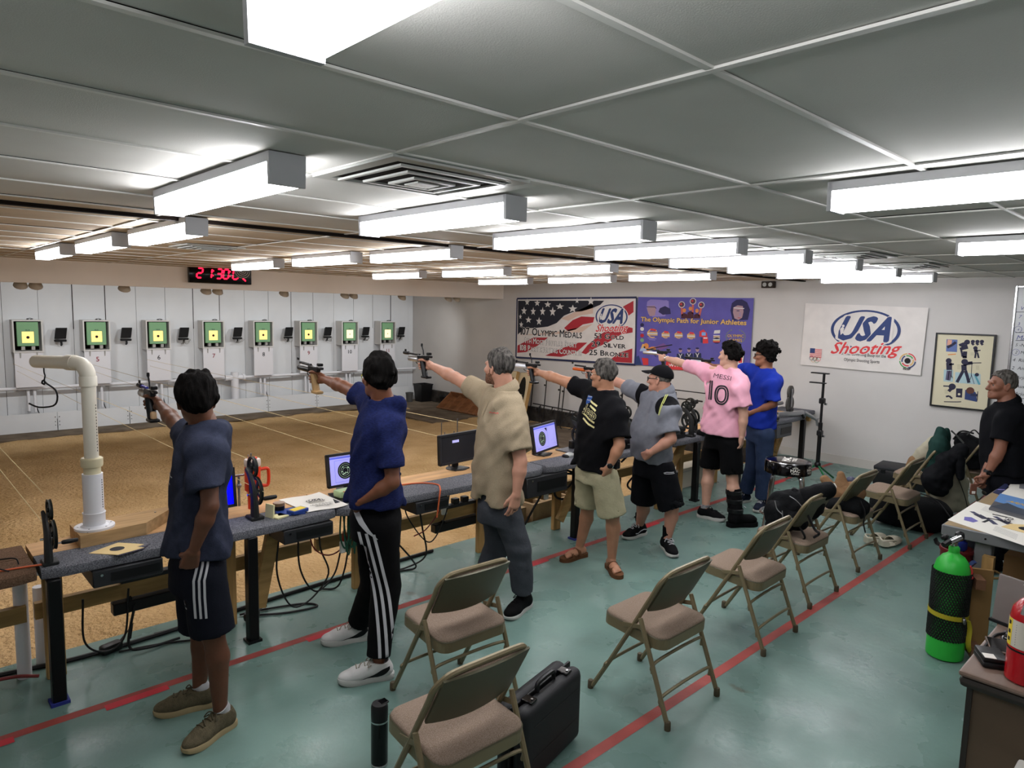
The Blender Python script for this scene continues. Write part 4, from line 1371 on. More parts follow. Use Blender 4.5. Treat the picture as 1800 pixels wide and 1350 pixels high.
for i, (x, z, lb) in enumerate(((2.33, .40, 'small white cable adapter hanging left of navy shooter'), (3.33, .44, 'small white cable adapter on rail left of tan polo man'), (4.35, .42, 'small white cable adapter right of tan polo man hand'))):
 t = thing('cable_adapter', lb, 'adapter', (x, 4.14 if i != 1 else 4.3, z), 0, 'white cable adapters')
 MB().rbox((0, 0, 0), (.05, .025, .085), .006, 1).build('body', M_white, t)
 MB().cyl((0, 0, .04), (.01, 0, .11), .011, n=8).build('plug', mat('plug_red', '#8c2418', .5), t)
 MB().tube(bez([(.01, 0, .1), (.02, .02, .18), (.0, .03, .25)], 8), .005, 5).build('lead', M_cable, t)
cable('orange cord lying over the grey bench left of tan polo man', [(2.72, 4.28, ZT + .006), (3.0, 4.22, ZT + .006), (3.1, 4.1, ZT + .006), (3.05, 3.99, ZT + .004), (3.02, 3.955, ZT - .03), (3.0, 3.96, ZT - .2)], .006, M_corange)
cable('orange cord on the brown carpet bench at the far left', [(-.2, 4.2, ZT + .006), (.2, 4.1, ZT + .006), (.45, 4.08, ZT + .006), (.62, 4.05, ZT + .006)], .005, M_corange)
t = thing('eyeglasses', 'black spectacles lying on the brown carpet bench', 'glasses', (.42, 4.13, ZT))
MB().tube(bez([(-.1, .08, .03), (.02, .06, .03), (.07, .03, .03), (.08, .01, .004)], 12), .004, 5).build('temple', M_black, t)
MB().tube(bez([(-.1, -.05, .025), (-.02, -.06, .025), (.03, -.08, .006)], 12), .004, 5).build('temple', M_black, t)
MB().tube([(-.1 + .001, .08, .03), (-.1, -.05, .025)], .005, 5).build('front', M_black, t)
t = thing('plug_block', 'black plug cluster lying on the floor by the first boy', 'plug', (.95, 4.4, 0.0))
MB().rbox((0, 0, .03), (.12, .06, .055), .015, 2, rot=(0, 0, .3)).build('body', M_black, t)
MB().tube([(.05, .0, .05), (.13, .04, .12), (.1, .0, .05)], .008, 5).build('lead', M_cable, t)
t = thing('plug_block', 'black plug cluster on the floor right of second black leg', 'plug', (1.74, 4.28, 0.0))
MB().rbox((0, 0, .03), (.1, .07, .06), .02, 2, rot=(0, 0, .5)).build('body', M_black, t)
MB().tube([(.04, 0, .04), (.1, .05, .05), (.14, .1, .02)], .008, 5).build('lead', M_cable, t)
# string winders
M_iron = mat('cast_iron', '#232424', .55, .2, bump=.2, bscale=60)
M_ironw = mat('wheel_iron', '#1c1f1d', .5, .2)
def winder(i, x, y, label, rot=0.0, k=1.0):
 t = thing('string_winder', label, 'winder', (x, y, ZT), rot, 'hand cranked string winders')
 t.scale = (k, k, k)
 MB().rbox((0, 0, .012), (.085, .10, .024), .006, 1).build('base_plate', M_iron, t)
 pts = bez([(-.008, -.02, .02), (-.008, -.015, .12), (-.008, .0, .2), (-.008, .05, .27), (-.008, .10, .30)], 20)
 mb = MB()
 mb.tube(pts, [.036 - .02 * k / (len(pts) - 1) for k in range(len(pts))], 8, flat=.7)
 mb.build('arm', M_iron, t)
 def wh(c, r, nm):
  mb = MB()
  mb.lathe([(r * .80, -.008), (r, -.010), (r * .93, 0), (r, .010), (r * .80, .008), (r * .80, -.008)], 24, cap=False, M=Matrix.Translation(c) @ Matrix.Rotation(PI / 2, 4, 'Y'))
  for k in range(4):
   a = k * PI / 2 + .4
   mb.box((c[0], c[1] + math.cos(a) * r * .45, c[2] + math.sin(a) * r * .45), (.008, r * .85, .02), rot=(a, 0, 0))
  mb.cyl((c[0] - .014, c[1], c[2]), (c[0] + .014, c[1], c[2]), r * .22, n=10)
  return mb.build(nm, M_ironw, t)
 wh((.022, .075, .315), .066, 'upper_wheel')
 wh((.03, .045, .165), .092, 'drive_wheel')
 MB().cyl((.045, .03, .11), (.07, .03, .11), .006, n=8).build('crank', M_chrome, t)
 MB().lathe([(.009, 0), (.014, .01), (.015, .05), (.012, .085), (.006, .09)], 10, M=Matrix.Translation((.068, .03, .11)) @ Matrix.Rotation(PI / 2, 4, 'Y')).build('handle', M_black, t)
 MB().cyl((-.045, .0, .16), (.02, .0, .16), .007, n=8).build('bolt', M_chrome, t)
 return t
winder(0, .62, 4.06, 'black iron string winder on the bench edge at far left', 0, .84)
winder(1, 1.715, 4.14, 'black iron string winder in front of the orange red tumbler')
winder(2, 2.68, 4.16, 'string winder hidden behind navy shirted shooter, handle showing')
winder(3, 4.86, 4.2, 'string winder with round wheel beside the black shirted man')
winder(4, 5.62, 4.2, 'string winder seen between black shirted man and man in cap')
winder(5, 6.50, 4.05, 'string winder between man in cap and pink jersey shooter')
winder(6, 6.78, 4.18, 'second string winder close behind the one by the pink jersey')
t = thing('string_winder', 'grey two disc winder near the far wall beside the rifle', 'winder', (8.98, 4.1, ZT), 0, 'hand cranked string winders')
for z, r in ((.16, .105), (.32, .085)):
 MB().cyl((.0, -.01, z), (.0, .012, z), r, n=24, M=None).build('disc', mat('disc_grey', '#4a4744', .6), t)
MB().box((0, -.02, .24), (.04, .012, .24)).build('link_plate', M_steel, t)
MB().rbox((0, 0, .02), (.12, .1, .04), .006, 1).tube([(0, .03, .02), (0, .03, .3)], .015, 6).build('stand', M_iron, t)
# things on the benches
t = thing('plank', 'thick weathered plank under the white pipe stand', 'plank', (1.02, 4.34, ZT))
mb = MB()
mb.prism([(-.235, -.13), (.10, -.10), (.31, .12), (.30, .16), (-.235, .13)], .07)
mb.build('board', mat('old_plank', '#a98a63', .75, var=.2, scale=3, stretch=(1.2, 9, 9)), t)
for x, y in ((-.2, .09), (-.19, -.09), (.2, .08)):
 MB().cyl((x, y, .068), (x, y, .073), .006, n=8).build('screw', M_steel, t)
t = thing('hook_stand', 'tall white pipe stand with bent arm and wire hook', 'stand', (.88, 4.33, ZT + .07))
MB().lathe([(.10, 0), (.10, .012), (.085, .016), (.07, .012), (.055, .02), (.05, .03)], 28).build('flange', M_pvcw, t)
for k in range(6):
 a = k * PI / 3
 MB().cyl((.083 * math.cos(a), .083 * math.sin(a), .012), (.083 * math.cos(a), .083 * math.sin(a), .017), .005, n=6).build('bolt', M_steel, t)
MB().lathe([(.055, .0), (.055, .08), (.058, .085), (.058, .09), (.052, .09)], 24).build('socket', M_pvcw, t)
MB().lathe([(.051, .085), (.051, .31), (.048, .31)], 24).build('lower_pipe', M_pvcw, t)
MB().lathe([(.043, .30), (.043, .345), (.052, .35), (.055, .36), (.055, .395), (.050, .40), (.040, .40)], 24).build('coupling', mat('pvc_cream', '#cdc4a4', .45), t)
MB().lathe([(.036, .39), (.036, .825)], 24).build('upper_pipe', M_pvc, t)
MB().lathe([(.044, .80), (.044, .85), (.041, .855)], 20).build('lower_collar', M_pvc, t)
MB().tube(bez([(0, 0, .84), (-.004, .004, .88), (-.02, .03, .915), (-.05, .07, .925)], 14), .040, 18).build('elbow', M_pvc, t)
dv = Vector((-.155, .36, -.012)).normalized()
e0 = Vector((-.045, .065, .925))
MB().cyl(e0, e0 + dv * .06, .043, n=20).build('arm_collar', M_pvc, t)
arm = MB().cyl(e0 + dv * .03, e0 + dv * .34, .036, n=22).build('arm', M_pvc, t)
for q in (.02, .26):
 p = e0 + dv * q
 MB().ball((p.x + .022, p.y - .026, p.z), .009, 8, 6).build('bolt', M_steel, t)
hk = e0 + dv * .27
mb = MB()
mb.tube(bez([hk + Vector(q) for q in ((0, 0, -.03), (0, 0, -.06), (.004, 0, -.08), (0, 0, -.10), (-.0, 0, -.13))], 14), .004, 6)
mb.tube(bez([hk + Vector(q) for q in ((.0, 0, -.13), (-.012, 0, -.12), (-.005, 0, -.105), (.01, .0, -.125), (.05, -.01, -.165), (.055, -.01, -.22), (.035, .0, -.255), (-.03, .02, -.26), (-.075, .03, -.235))], 30), .005, 7)
mb.build('hook', M_blackm, t)
mb = MB()
for k in range(16):
 z = .44 + k * .017
 a = -.8
 mb.box((.0365 * math.cos(a), .0365 * math.sin(a), z), (.004, .001, .009), rot=(0, 0, a + PI / 2))
for k in range(12):
 z = .12 + k * .014
 a = -.75
 mb.box((.0515 * math.cos(a), .0515 * math.sin(a), z), (.005, .001, .008), rot=(0, 0, a + PI / 2))
o = mb.build('printed_line', M_ink, t)
o['kind'] = 'stuff'
M_buff = mat('buff_card', '#d9c08c', .8)
t = thing('paper_target', 'buff card target with black disc on the left bench', 'target', (.93, 4.08, ZT))
MB().prism([(-.13, .02), (-.02, -.10), (.115, -.07), (.09, -.03), (.13, -.01), (.03, .105)], .003).build('card', M_buff, t)
MB().prism([(.115, -.085), (-.02, -.115), (-.03, -.1), (.12, -.05), (.16, -.02)], .0015).build('under_card', mat('dark_card', '#3a3744', .8), t)
MB().lathe([(.0, .0032), (.036, .0036)], 26, c=(.0, .0, 0)).build('disc', M_ink, t)
t = thing('tumbler', 'orange red handled tumbler with clear lid behind the winder', 'cup', (1.80, 4.37, ZT))
M_tum = mat('tumbler_red', '#dd3d1c', .4)
MB().lathe([(.032, 0), (.034, .11), (.05, .125), (.05, .285), (.046, .287)], 26).build('body', M_tum, t)
MB().lathe([(.05, .283), (.052, .29), (.052, .325), (.048, .33), (.0, .33)], 26).build('lid', mat('lid_clear', '#c9b9b0', .3), t)
MB().rbox((0, 0, .335), (.06, .02, .014), .004, 1).build('slider', M_tum, t)
MB().tube(bez([(.045, -.01, .255), (.085, -.02, .26), (.098, -.022, .24), (.098, -.022, .17), (.085, -.02, .145), (.045, -.01, .15)], 20), .011, 8).build('handle', M_tum, t)
MB().cyl((-.02, .01, .33), (-.022, .01, .36), .004, n=6).build('straw', M_clip, t)
t = thing('pellet_tin', 'round dark pellet tin stacked on the blue and yellow box', 'tin', (1.90, 4.20, ZT + .012))
MB().lathe([(.034, 0), (.036, .003), (.036, .026), (.034, .028)], 24).build('base', M_black, t)
MB().lathe([(.036, .026), (.038, .028), (.038, .045), (.036, .047), (.0, .046)], 24).build('lid', mat('tin_lid', '#8a6f5a', .3, .5), t)
t = thing('pellet_box', 'flat blue and yellow cardboard box on the left bench', 'box', (1.93, 4.13, ZT))
MB().rbox((.01, 0, .005), (.17, .15, .01), .002, 1, rot=(0, 0, -.25)).build('under_box', mat('box_blue', '#203f8a', .6), t)
MB().rbox((.04, -.05, .02), (.12, .075, .022), .003, 1, rot=(0, 0, .28)).build('box', mat('box_blue', '#203f8a', .6), t)
MB().box((.04, -.05, .0318), (.1, .055, .001), rot=(0, 0, .28)).build('label', mat('label_yellow', '#e0c432', .6), t)
t = thing('notepad', 'cream folded note pad leaning behind black winder', 'notepad', (1.81, 4.08, ZT))
MB().box((-.015, .02, .045), (.012, .07, .085), rot=(0, .08, .3)).build('cover', mat('cream_card', '#d8d3a6', .8), t)
MB().box((.035, 0, .006), (.09, .08, .008), rot=(0, 0, .3)).build('sheets', mat('cream_card', '#d8d3a6', .8), t)
t = thing('poster_sheet', 'white printed shooting poster sheet lying on the bench', 'poster', (2.14, 4.22, ZT))
pts = [on_z(px, py, ZT) for px, py in ((490, 880), (561, 868), (612, 890), (541, 902))]
P0, P1, P2, P3 = [Vector((p.x - 2.14, p.y - 4.22, 0)) for p in pts]
def shf(u, v):
 p = P3.lerp(P2, u).lerp(P0.lerp(P1, u), v)
 return Vector((p.x, p.y, .006 + .006 * max(0, (u - .7) / .3) ** 2 + .002 * math.sin(u * 7)))
MB().grid(shf, 16, 10, thick=.0015).build('sheet', M_paper, t)
ux = (P2 - P3).normalized()
vy = (P0 - P3 - ux * (P0 - P3).dot(ux)).normalized()
S = Sheet(P3 + Vector((0, 0, .0125)), ux, vy, True)
W_, H_ = (P2 - P3).length, (P0 - P3).length
S.step = .0004
usa_logo(S, W_ * .47, H_ * .56, W_ * .42, M_ink, M_paper, M_ink, 1)
for y_, a_, b_ in ((.27, .22, .78), (.18, .3, .72)):
 S.line([(W_ * (a_ + (b_ - a_) * q / 40), H_ * (y_ + (.022 if q % 2 else -.0) * (1 + q % 3))) for q in range(41)], .002, M_ink, 1)
S.build(t)
t = thing('foam_pad', 'thin black pad under the light green box', 'pad', (2.42, 4.2, ZT))
MB().rbox((0, 0, .006), (.26, .26, .012), .004, 1, rot=(0, 0, -.3)).build('pad', M_black, t)
t = thing('plastic_box', 'light green plastic box before the second monitor', 'box', (2.40, 4.22, ZT + .012))
MB().rbox((0, 0, .025), (.16, .09, .05), .012, 2, rot=(0, 0, .1)).build('body', mat('mint_plastic', '#a9bf8e', .5), t)
MB().tube(bez([(-.05, -.047, .05), (.0, -.06, .03), (.08, -.05, .02)], 10), .003, 5).build('cord', M_corange, t)
def monitor(label, x, y, w, h, screen, yaw=0.0, zlow=.06, extras=None, rot_tilt=-8):
 t = thing('monitor', label, 'monitor', (x, y, ZT), yaw, 'lane monitors on the bench')
 T = Matrix.Translation((0, 0, zlow + h / 2)) @ Matrix.Rotation(math.radians(rot_tilt), 4, 'X')
 MB().rbox((0, .012, 0), (w, .03, h), .006, 1, M=T).build('casing', M_black, t)
 mb = MB()
 bz = .018
 for s in (-1, 1):
  mb.box((s * (w / 2 - bz / 2), -.006, 0), (bz, .012, h), M=T)
  mb.box((0, -.006, s * (h / 2 - bz / 2)), (w, .012, bz), M=T)
 mb.build('bezel', mat('bezel', '#26262a', .45), t)
 R3 = T.to_3x3()
 S = Sheet(T @ Vector((-w / 2 + bz, -.0045, -h / 2 + bz)), R3 @ Vector((1, 0, 0)), R3 @ Vector((0, 0, 1)), True)
 sw, sh = w - 2 * bz, h - 2 * bz
 S.rect(0, 0, sw, sh, screen, 0)
 if extras:
  extras(S, sw, sh)
 S.build(t, 'screen')
 MB().rbox((0, .05, zlow * .5 + .02), (.06, .03, zlow + .12), .006, 1).build('neck', M_black, t)
 MB().lathe([(.09, 0), (.092, .006), (.05, .014), (.03, .016)], 20, c=(0, .03, 0)).rbox((0, -.02, .006), (.17, .05, .012), .005, 1).build('base', M_black, t)
 return t
M_sblue = mat('screen_blue', '#0000ff', .4, emit=1.0)
M_slil = mat('screen_lilac', '#a9a6f2', .4, emit=.55)
M_sgrey = mat('screen_off', '#2a2a2e', .25)
M_sbar = mat('screen_bar', '#5a66d8', .4, emit=.5)
M_sblk = mat('screen_black', '#101020', .5)
M_spot = mat('screen_dot', '#c8e6c8', .5, emit=.5)
def target_screen(S, w, h):
 S.rect(0, h * .9, w, h * .96, M_sbar, 1)
 S.line([(w * .12, h * .08), (w * .62, h * .08), (w * .62, h * .84), (w * .12, h * .84), (w * .12, h * .08)], .002, M_sbar, 1)
 S.disc(w * .36, h * .46, h * .30, M_sblk, 2, n=30)
 for k in (.1, .17, .24):
  S.ring(w * .36, h * .46, h * k, h * (k + .006), M_spot, 3, n=26)
 r = random.Random(4)
 for q in range(9):
  S.disc(w * .36 + r.uniform(-.15, .15) * h, h * .46 + r.uniform(-.15, .15) * h, h * .018, M_spot, 4, n=7)
 for q in range(6):
  S.disc(w * (.7 + r.uniform(0, .25)), h * r.uniform(.1, .4), h * .012, M_sblk, 2, n=6)
 S.poly([(w * .50, h * .86), (w * .60, h * .86), (w * .60, h * .70)], M_sblk, 2)
monitor('monitor showing plain blue screen beside the first boy', 1.5, 4.33, .34, .25, M_sblue, .0, .05)
monitor('monitor with target display, half hidden by navy shirted shooter', 2.53, 4.38, .38, .24, M_slil, .0, .04, target_screen)
monitor('dark monitor with tiny label left of tan polo man', 3.56, 4.40, .46, .25, M_sgrey, .10, .06, lambda S, w, h: S.rect(w * .3, h * .72, w * .48, h * .82, mat('screen_note', '#b7b4ee', .4, emit=.5), 1), -3)
monitor('monitor with target display right of tan polo man', 4.54, 4.36, .46, .26, M_slil, .28, .04, target_screen, -10)
t = thing('hand_tool', 'small red object beside base of the dark monitor', 'tool', (3.70, 4.30, ZT))
MB().rbox((0, 0, .015), (.1, .05, .03), .01, 2).build('body', mat('tool_red', '#c0391f', .5), t)
MB().rbox((-.02, .02, .035), (.09, .03, .02), .008, 2).build('grip', M_black, t)
t = thing('computer_mouse', 'silver and black mouse on the grey bench edge', 'mouse', (4.67, 4.17, ZT))
MB().ball((0, 0, .012), (.065, .038, .026), 16, 10).build('shell', mat('mouse_silver', '#b9bcb9', .3, .3), t)
MB().ball((-.045, 0, .008), (.03, .039, .02), 14, 8).build('button', M_black, t)
t = thing('pad_board', 'thin dark tray with black box by the target monitor', 'tray', (4.92, 4.34, ZT))
MB().rbox((0, 0, .006), (.3, .2, .012), .004, 1).build('tray', mat('tray_grey', '#55565c', .5), t)
MB().rbox((.03, .03, .05), (.08, .06, .076), .008, 1).build('box', M_black, t)
for i, (x, y, lab, hgt) in enumerate(((1.76, 4.5, 'wire pistol fork stand behind the orange red tumbler', .34), (3.57, 4.55, 'wire pistol fork stand behind dark monitor', .40))):
 t = thing('pistol_rest', lab, 'stand', (x, y, ZT - .02), 0, 'wire fork rests')
 MB().cyl((0, 0, -.02), (0, 0, hgt - .12), .009, n=8).build('post', M_steel, t)
 MB().ball((0, 0, hgt - .19), .018, 8, 6).build('knob', M_steel, t)
 MB().tube([(-.085, 0, hgt), (-.085, 0, hgt - .13), (-.03, 0, hgt - .12)], .004, 6).build('prong', M_steel, t)
 MB().tube([(.085, 0, hgt + .02), (.085, 0, hgt - .12), (.03, 0, hgt - .12)], .005, 6).build('prong', M_steel, t)
 MB().rbox((0, 0, hgt - .12), (.09, .02, .012), .003, 1).build('bar', M_steel, t)
 for s in (-1, 1):
  MB().cyl((s * .05, 0, hgt - .12), (s * .05, 0, hgt - .085), .004, n=6).build('peg', M_steel, t)
def pistol_case(label, x, y, w, d, h, yaw=0, open_=False):
 t = thing('pistol_case', label, 'case', (x, y, ZT), yaw, 'black pistol cases')
 MB().rbox((0, 0, h * .28), (w, d, h * .56), .012, 2).build('bottom_shell', M_black, t)
 if open_:
  MB().rbox((0, d * .5, h * .5 + d * .4), (w, h * .5, d * .8), .012, 2, rot=(.5, 0, 0)).build('lid', mat('case_grey', '#55565a', .6), t)
 else:
  MB().rbox((0, 0, h * .8), (w, d, h * .42), .012, 2).build('lid', M_black, t)
 for s in (-1, 1):
  MB().rbox((s * w * .3, -d / 2 - .003, h * .56), (.035, .012, .04), .003, 1).build('latch', M_blackm, t)
 MB().tube(bez([(-.05, -d / 2, h * .5), (-.045, -d / 2 - .025, h * .5), (.045, -d / 2 - .025, h * .5), (.05, -d / 2, h * .5)], 10), .008, 6).build('handle', M_black, t)
pistol_case('black pistol case between black shirted man and man in cap', 5.42, 4.2, .42, .3, .1)
pistol_case('black pistol case on bench right of man in cap', 6.2, 4.18, .4, .28, .12)
t = thing('laptop_stand', 'grey tilted panel behind the winder beside man in cap', 'panel', (6.32, 4.42, ZT))
MB().box((0, 0, .11), (.18, .012, .16), rot=(-.5, .3, 0)).build('panel', mat('panel_grey', '#8f949c', .5), t)
MB().box((0, .05, .06), (.03, .06, .12)).build('prop', M_black, t)
t = thing('camera_tool', 'small black gadget cluster behind pink jersey on the bench', 'tool', (6.72, 4.02, ZT))
MB().rbox((0, 0, .03), (.14, .1, .06), .012, 2).build('body', M_black, t)
for k in range(3):
 MB().cyl((-.04 + .04 * k, -.05, .03), (-.04 + .04 * k, -.06, .03), .013, n=10).build('knob', M_chrome, t)
t = thing('water_bottle', 'tall smoky black water bottle right of the blue shirt', 'bottle', (8.14, 4.06, ZT))
M_smoke = mat('smoke_plastic', '#2b2926', .2, var=.2, scale=10)
MB().lathe([(.042, 0), (.044, .01), (.044, .2), (.038, .225), (.034, .23)], 22).build('body', M_smoke, t)
MB().lathe([(.036, .228), (.04, .235), (.04, .275), (.036, .285), (.0, .285)], 20).build('cap', M_black, t)
MB().tube(bez([(-.02, 0, .28), (-.055, 0, .29), (-.06, 0, .26), (-.04, 0, .235)], 12), .007, 6).build('carry_loop', M_black, t)
MB().rbox((.0, -.043, .12), (.03, .004, .14), .002, 1).build('print', M_clip, t)
M_rifle = mat('rifle_silver', '#a9a9ad', .3, .8)
t = thing('air_rifle', 'silver and black air rifle lying across the last bench', 'rifle', (8.75, 4.02, ZT))
MB().rbox((.1, 0, .05), (.5, .05, .06), .012, 2, rot=(0, 0, -.25)).build('receiver', M_rifle, t)
MB().cyl((-.15, .06, .07), (-.75, .26, .09), .012, n=10).build('barrel', M_steel, t)
MB().tube([(.34, -.07, .05), (.5, -.12, -.02), (.58, -.14, -.06)], [.03, .025, .02], 8).build('cheek_piece', M_rifle, t)
mb = MB()
mb.tube([(.58, -.14, -.04), (.6, -.15, -.14)], .02, 6).tube([(.6, -.15, -.05), (.66, -.17, -.04)], .01, 6).tube([(.6, -.15, -.13), (.65, -.16, -.17), (.67, -.17, -.21)], .009, 6)
mb.build('butt_plate', M_rifle, t)
MB().rbox((.1, 0, .1), (.1, .03, .04), .006, 1).build('rear_sight', M_black, t)
MB().tube([(.3, -.06, .03), (.33, -.08, -.02)], .018, 8).build('grip', M_black, t)
t = thing('score_paper', 'white paper sheets under the dark glasses on last bench', 'paper', (8.45, 4.12, ZT))
MB().box((0, 0, .002), (.3, .2, .003), rot=(0, 0, .3)).build('sheet', M_paper, t)
MB().box((-.12, .12, .0012), (.36, .2, .002), rot=(0, 0, -.1)).build('under_sheet', M_buff, t)
t = thing('shooting_glasses', 'black shooting glasses case on last bench by bottle', 'glasses', (8.38, 3.98, ZT))
MB().tube(bez([(-.14, 0, .02), (-.05, .02, .03), (.05, .01, .03), (.14, .05, .02)], 14), .02, 7).build('strap', M_black, t)
MB().ball((-.1, -.03, .015), (.07, .04, .016), 12, 8).build('pouch', M_black, t)
M_block = mat('concrete_block', '#9c8566', .9, var=.2, scale=6, bump=.6, bscale=30)
for i, (x, y, w, d, h, lab, zz) in enumerate(((4.4, 4.75, .42, .2, .34, 'concrete block on the sand behind wooden leg, left one', ZS), (4.85, 4.72, .38, .2, .36, 'concrete block on sand behind the black shirted man', ZS),
(5.25, 4.75, .3, .2, .34, 'concrete block on sand, third and right one', ZS))):
 t = thing('concrete_block', lab, 'block', (x, y, zz), .05 * i, 'concrete blocks under the bench')
 mb = MB()
 th = .04
 mb.box((0, -d / 2 + th / 2, h / 2), (w, th, h)).box((0, d / 2 - th / 2, h / 2), (w, th, h))
 for q in (-1, 0, 1):
  mb.box((q * (w / 2 - th / 2), 0, h / 2), (th, d - 2 * th, h))
 mb.build('block', M_block, t)
t = thing('dark_crate', 'dark box of wires behind the wooden legs beside black shirted man', 'box', (5.75, 4.68, ZS))
MB().rbox((0, 0, .25), (.4, .3, .5), .01, 1).build('body', mat('dark_brown_box', '#3b2a22', .8), t)
MB().box((0, -.155, .3), (.3, .006, .2)).build('panel', M_black, t)
t = thing('pale_box', 'pale long cardboard box on the floor behind pink jersey shooter', 'box', (7.2, 4.47, 0))
MB().rbox((0, 0, .12), (.75, .2, .24), .006, 1).build('carton', mat('pale_card', '#b7b2a3', .8), t)
MB().box((0, -.102, .2), (.7, .003, .012)).build('flap_line', M_clip, t)
t = thing('spray_bottle', 'white labelled jug behind brace beside black bench leg', 'bottle', (6.62, 4.34, 0))
MB().rbox((0, 0, .14), (.14, .1, .28), .02, 2).build('body', M_white, t)
MB().box((0, -.052, .2), (.1, .004, .1)).build('label', M_ink, t)
MB().cyl((.03, 0, .28), (.03, 0, .32), .02, n=10).build('cap', M_black, t)
# folding chairs
M_cframe = mat('chair_metal', '#7d7156', .38, .25)
M_cpanel = mat('chair_panel', '#55523f', .42, .2)
M_cfab = mat('chair_fabric', '#a08d80', .9, col2='#83715f', scale=220, detail=2, bump=.6, bscale=420, stretch=(1, 1.6, 1))
M_rub = mat('rubber_foot', '#4d4433', .7)
def chair_proto():
 t = thing('folding_chair', 'x', 'chair')
 W = .225
 yf, yb, zt = .27, -.165, .77
 def rail(s, z):
  f = z / zt
  return Vector((s * (W - .012 * f), yf + (yb - yf) * (f ** .96), z))
 pts = [rail(-1, z) for z in (0.02, .2, .4, .55, .66)] + bez([rail(-1, .66), rail(-1, .72), Vector((-W + .05, yb - .004, zt)), Vector((-W + .11, yb - .006, zt + .006))], 9)[1:]
 pts += [Vector((-p.x, p.y, p.z)) for p in reversed(pts)]
 MB().tube(pts, .0125, 8).build('front_frame', M_cframe, t)
 for s in (-1, 1):
  leg = MB().tube([(s * (W + .008), -.235, .02), (s * (W + .008), -.05, .50), (s * (W + .008), -.045, .515)], [.0125, .0125, .011], 8).build('rear_leg', M_cframe, t)
  MB().rbox((0, 0, 0), (.004, .13, .025), .003, 1, M=Matrix.Translation((s * (W + .002), .005, .455)) @ Matrix.Rotation(math.radians(-12), 4, 'X')).build('hinge_link', M_cframe, t)
  for nm, p in (('foot_cap', (s * (W + .008), -.235, .012)), ('foot_cap', (s * W, yf, .012))):
   MB().lathe([(.016, -.012), (.017, .0), (.016, .03), (.013, .034)], 10, c=p).build(nm, M_rub, t)
 for z in (.15, .30):
  y = -.235 + .185 * (z - .02) / .48
  MB().tube(bez([(-W - .004, y, z - .05), (-W + .025, y, z), (W - .025, y, z), (W + .004, y, z - .05)], 18), .0085, 7).build('cross_bar', M_cframe, t)
 y = yf + (yb - yf) * (.20 / zt)
 MB().tube(bez([(-W + .004, y + .03, .15), (-W + .025, y, .2), (W - .025, y, .2), (W - .004, y + .03, .15)], 18), .0085, 7).build('cross_bar', M_cframe, t)
 def outline(w, d0, d1, r, n=5):
  o = []
  for cx_, cy_, a0 in ((w - r, d1 - r, 0), (-w + r, d1 - r, 90), (-w + r * .9, d0 + r * .9, 180), (w - r * .9, d0 + r * .9, 270)):
   for k in range(n + 1):
    a = math.radians(a0 + 90 * k / n)
    o.append((cx_ + r * math.cos(a), cy_ + r * math.sin(a)))
  return o
 tilt = Matrix.Translation((0, .03, .42)) @ Matrix.Rotation(math.radians(3.5), 4, 'X')
 po = outline(.208, -.2, .195, .06)
 MB().prism(po, .052, M=tilt, z0=-.036).build('seat_pan', M_cframe, t)
 mb = MB()
 vs, fs = [], []
 rings = [(.975, .0), (.985, .008), (.97, .016), (.91, .022), (.7, .028), (.35, .031)]
 n = len(po)
 for k, z in rings:
  vs += [(x * k, y * k, z + .014) for x, y in po]
 for i in range(len(rings) - 1):
  fs += [(i * n + q, i * n + (q + 1) % n, (i + 1) * n + (q + 1) % n, (i + 1) * n + q) for q in range(n)]
 fs.append(tuple((len(rings) - 1) * n + q for q in range(n)))
 mb.add(vs, fs, True, tilt)
 pad = mb.build('seat_pad', M_cfab, t, sharp=80)
 mb = MB().tube([tilt @ Vector((x * .985, y * .985, .018)) for x, y in po + po[:1]], .004, 5, cap=False)
 mb.build('piping', M_cpanel, pad)
 def back(off, hw, z0, z1):
  def fn(u, v):
   x = (u - .5) * 2 * hw
   z = z0 + (z1 - z0) * v
   sag = -.022 * (1 - (x / hw) ** 2) * (1 - v)
   f = z / zt
   y = yf + (yb - yf) * (f ** .96) + off - .018 * (1 - (x / hw) ** 2)
   return (x, y, z + sag)
  return fn
 MB().grid(back(-.012, W - .022, .555, .762), 14, 6, thick=-.01).build('back_panel', M_cpanel, t)
 MB().grid(back(.006, W - .03, .56, .765), 14, 6, thick=-.014).build('back_pad', M_cfab, t)
 mb = MB()
 for x in (-.16, 0.0, .16):
  for z in (.60, .73):
   p = back(-.012, W - .022, .555, .762)((x / (W - .022) + 1) / 2, (z - .555) / .207)
   MB().ball((p[0], p[1] - .003, p[2]), .005, 6, 4).build('rivet', M_chrome, t)
 return t
CH = chair_proto()
chairs = [
(1.62, 1.98, -.04, 'folding chair at bottom edge between black thermos and black suitcase'),
(2.185, 2.70, -.05, 'folding chair behind the suitcase chair, beside the tan polo man'),
(3.03, 2.02, .0, 'folding chair standing alone right of the black suitcase'),
(4.10, 2.07, .03, 'empty folding chair just beyond the one right of suitcase'),
(5.00, 2.17, .0, 'folding chair carrying the black backpack'),
(6.01, 2.21, -.02, 'folding chair carrying the brown and black bags'),
(6.95, 2.12, .0, 'folding chair above the black duffel and pale clogs'),
(7.95, 2.18, .02, 'folding chair draped with the green and black jackets'),
(8.72, 1.98, .05, 'folding chair behind black polo man, farthest of all chairs'),
]
for i, (x, y, rz, lab) in enumerate(chairs):
 o = CH if i == 0 else dup(CH)
 o.location = (x, y, 0)
 o.rotation_euler = (0, 0, rz)
 o['label'] = lab
 o['group'] = 'tan metal folding chairs'
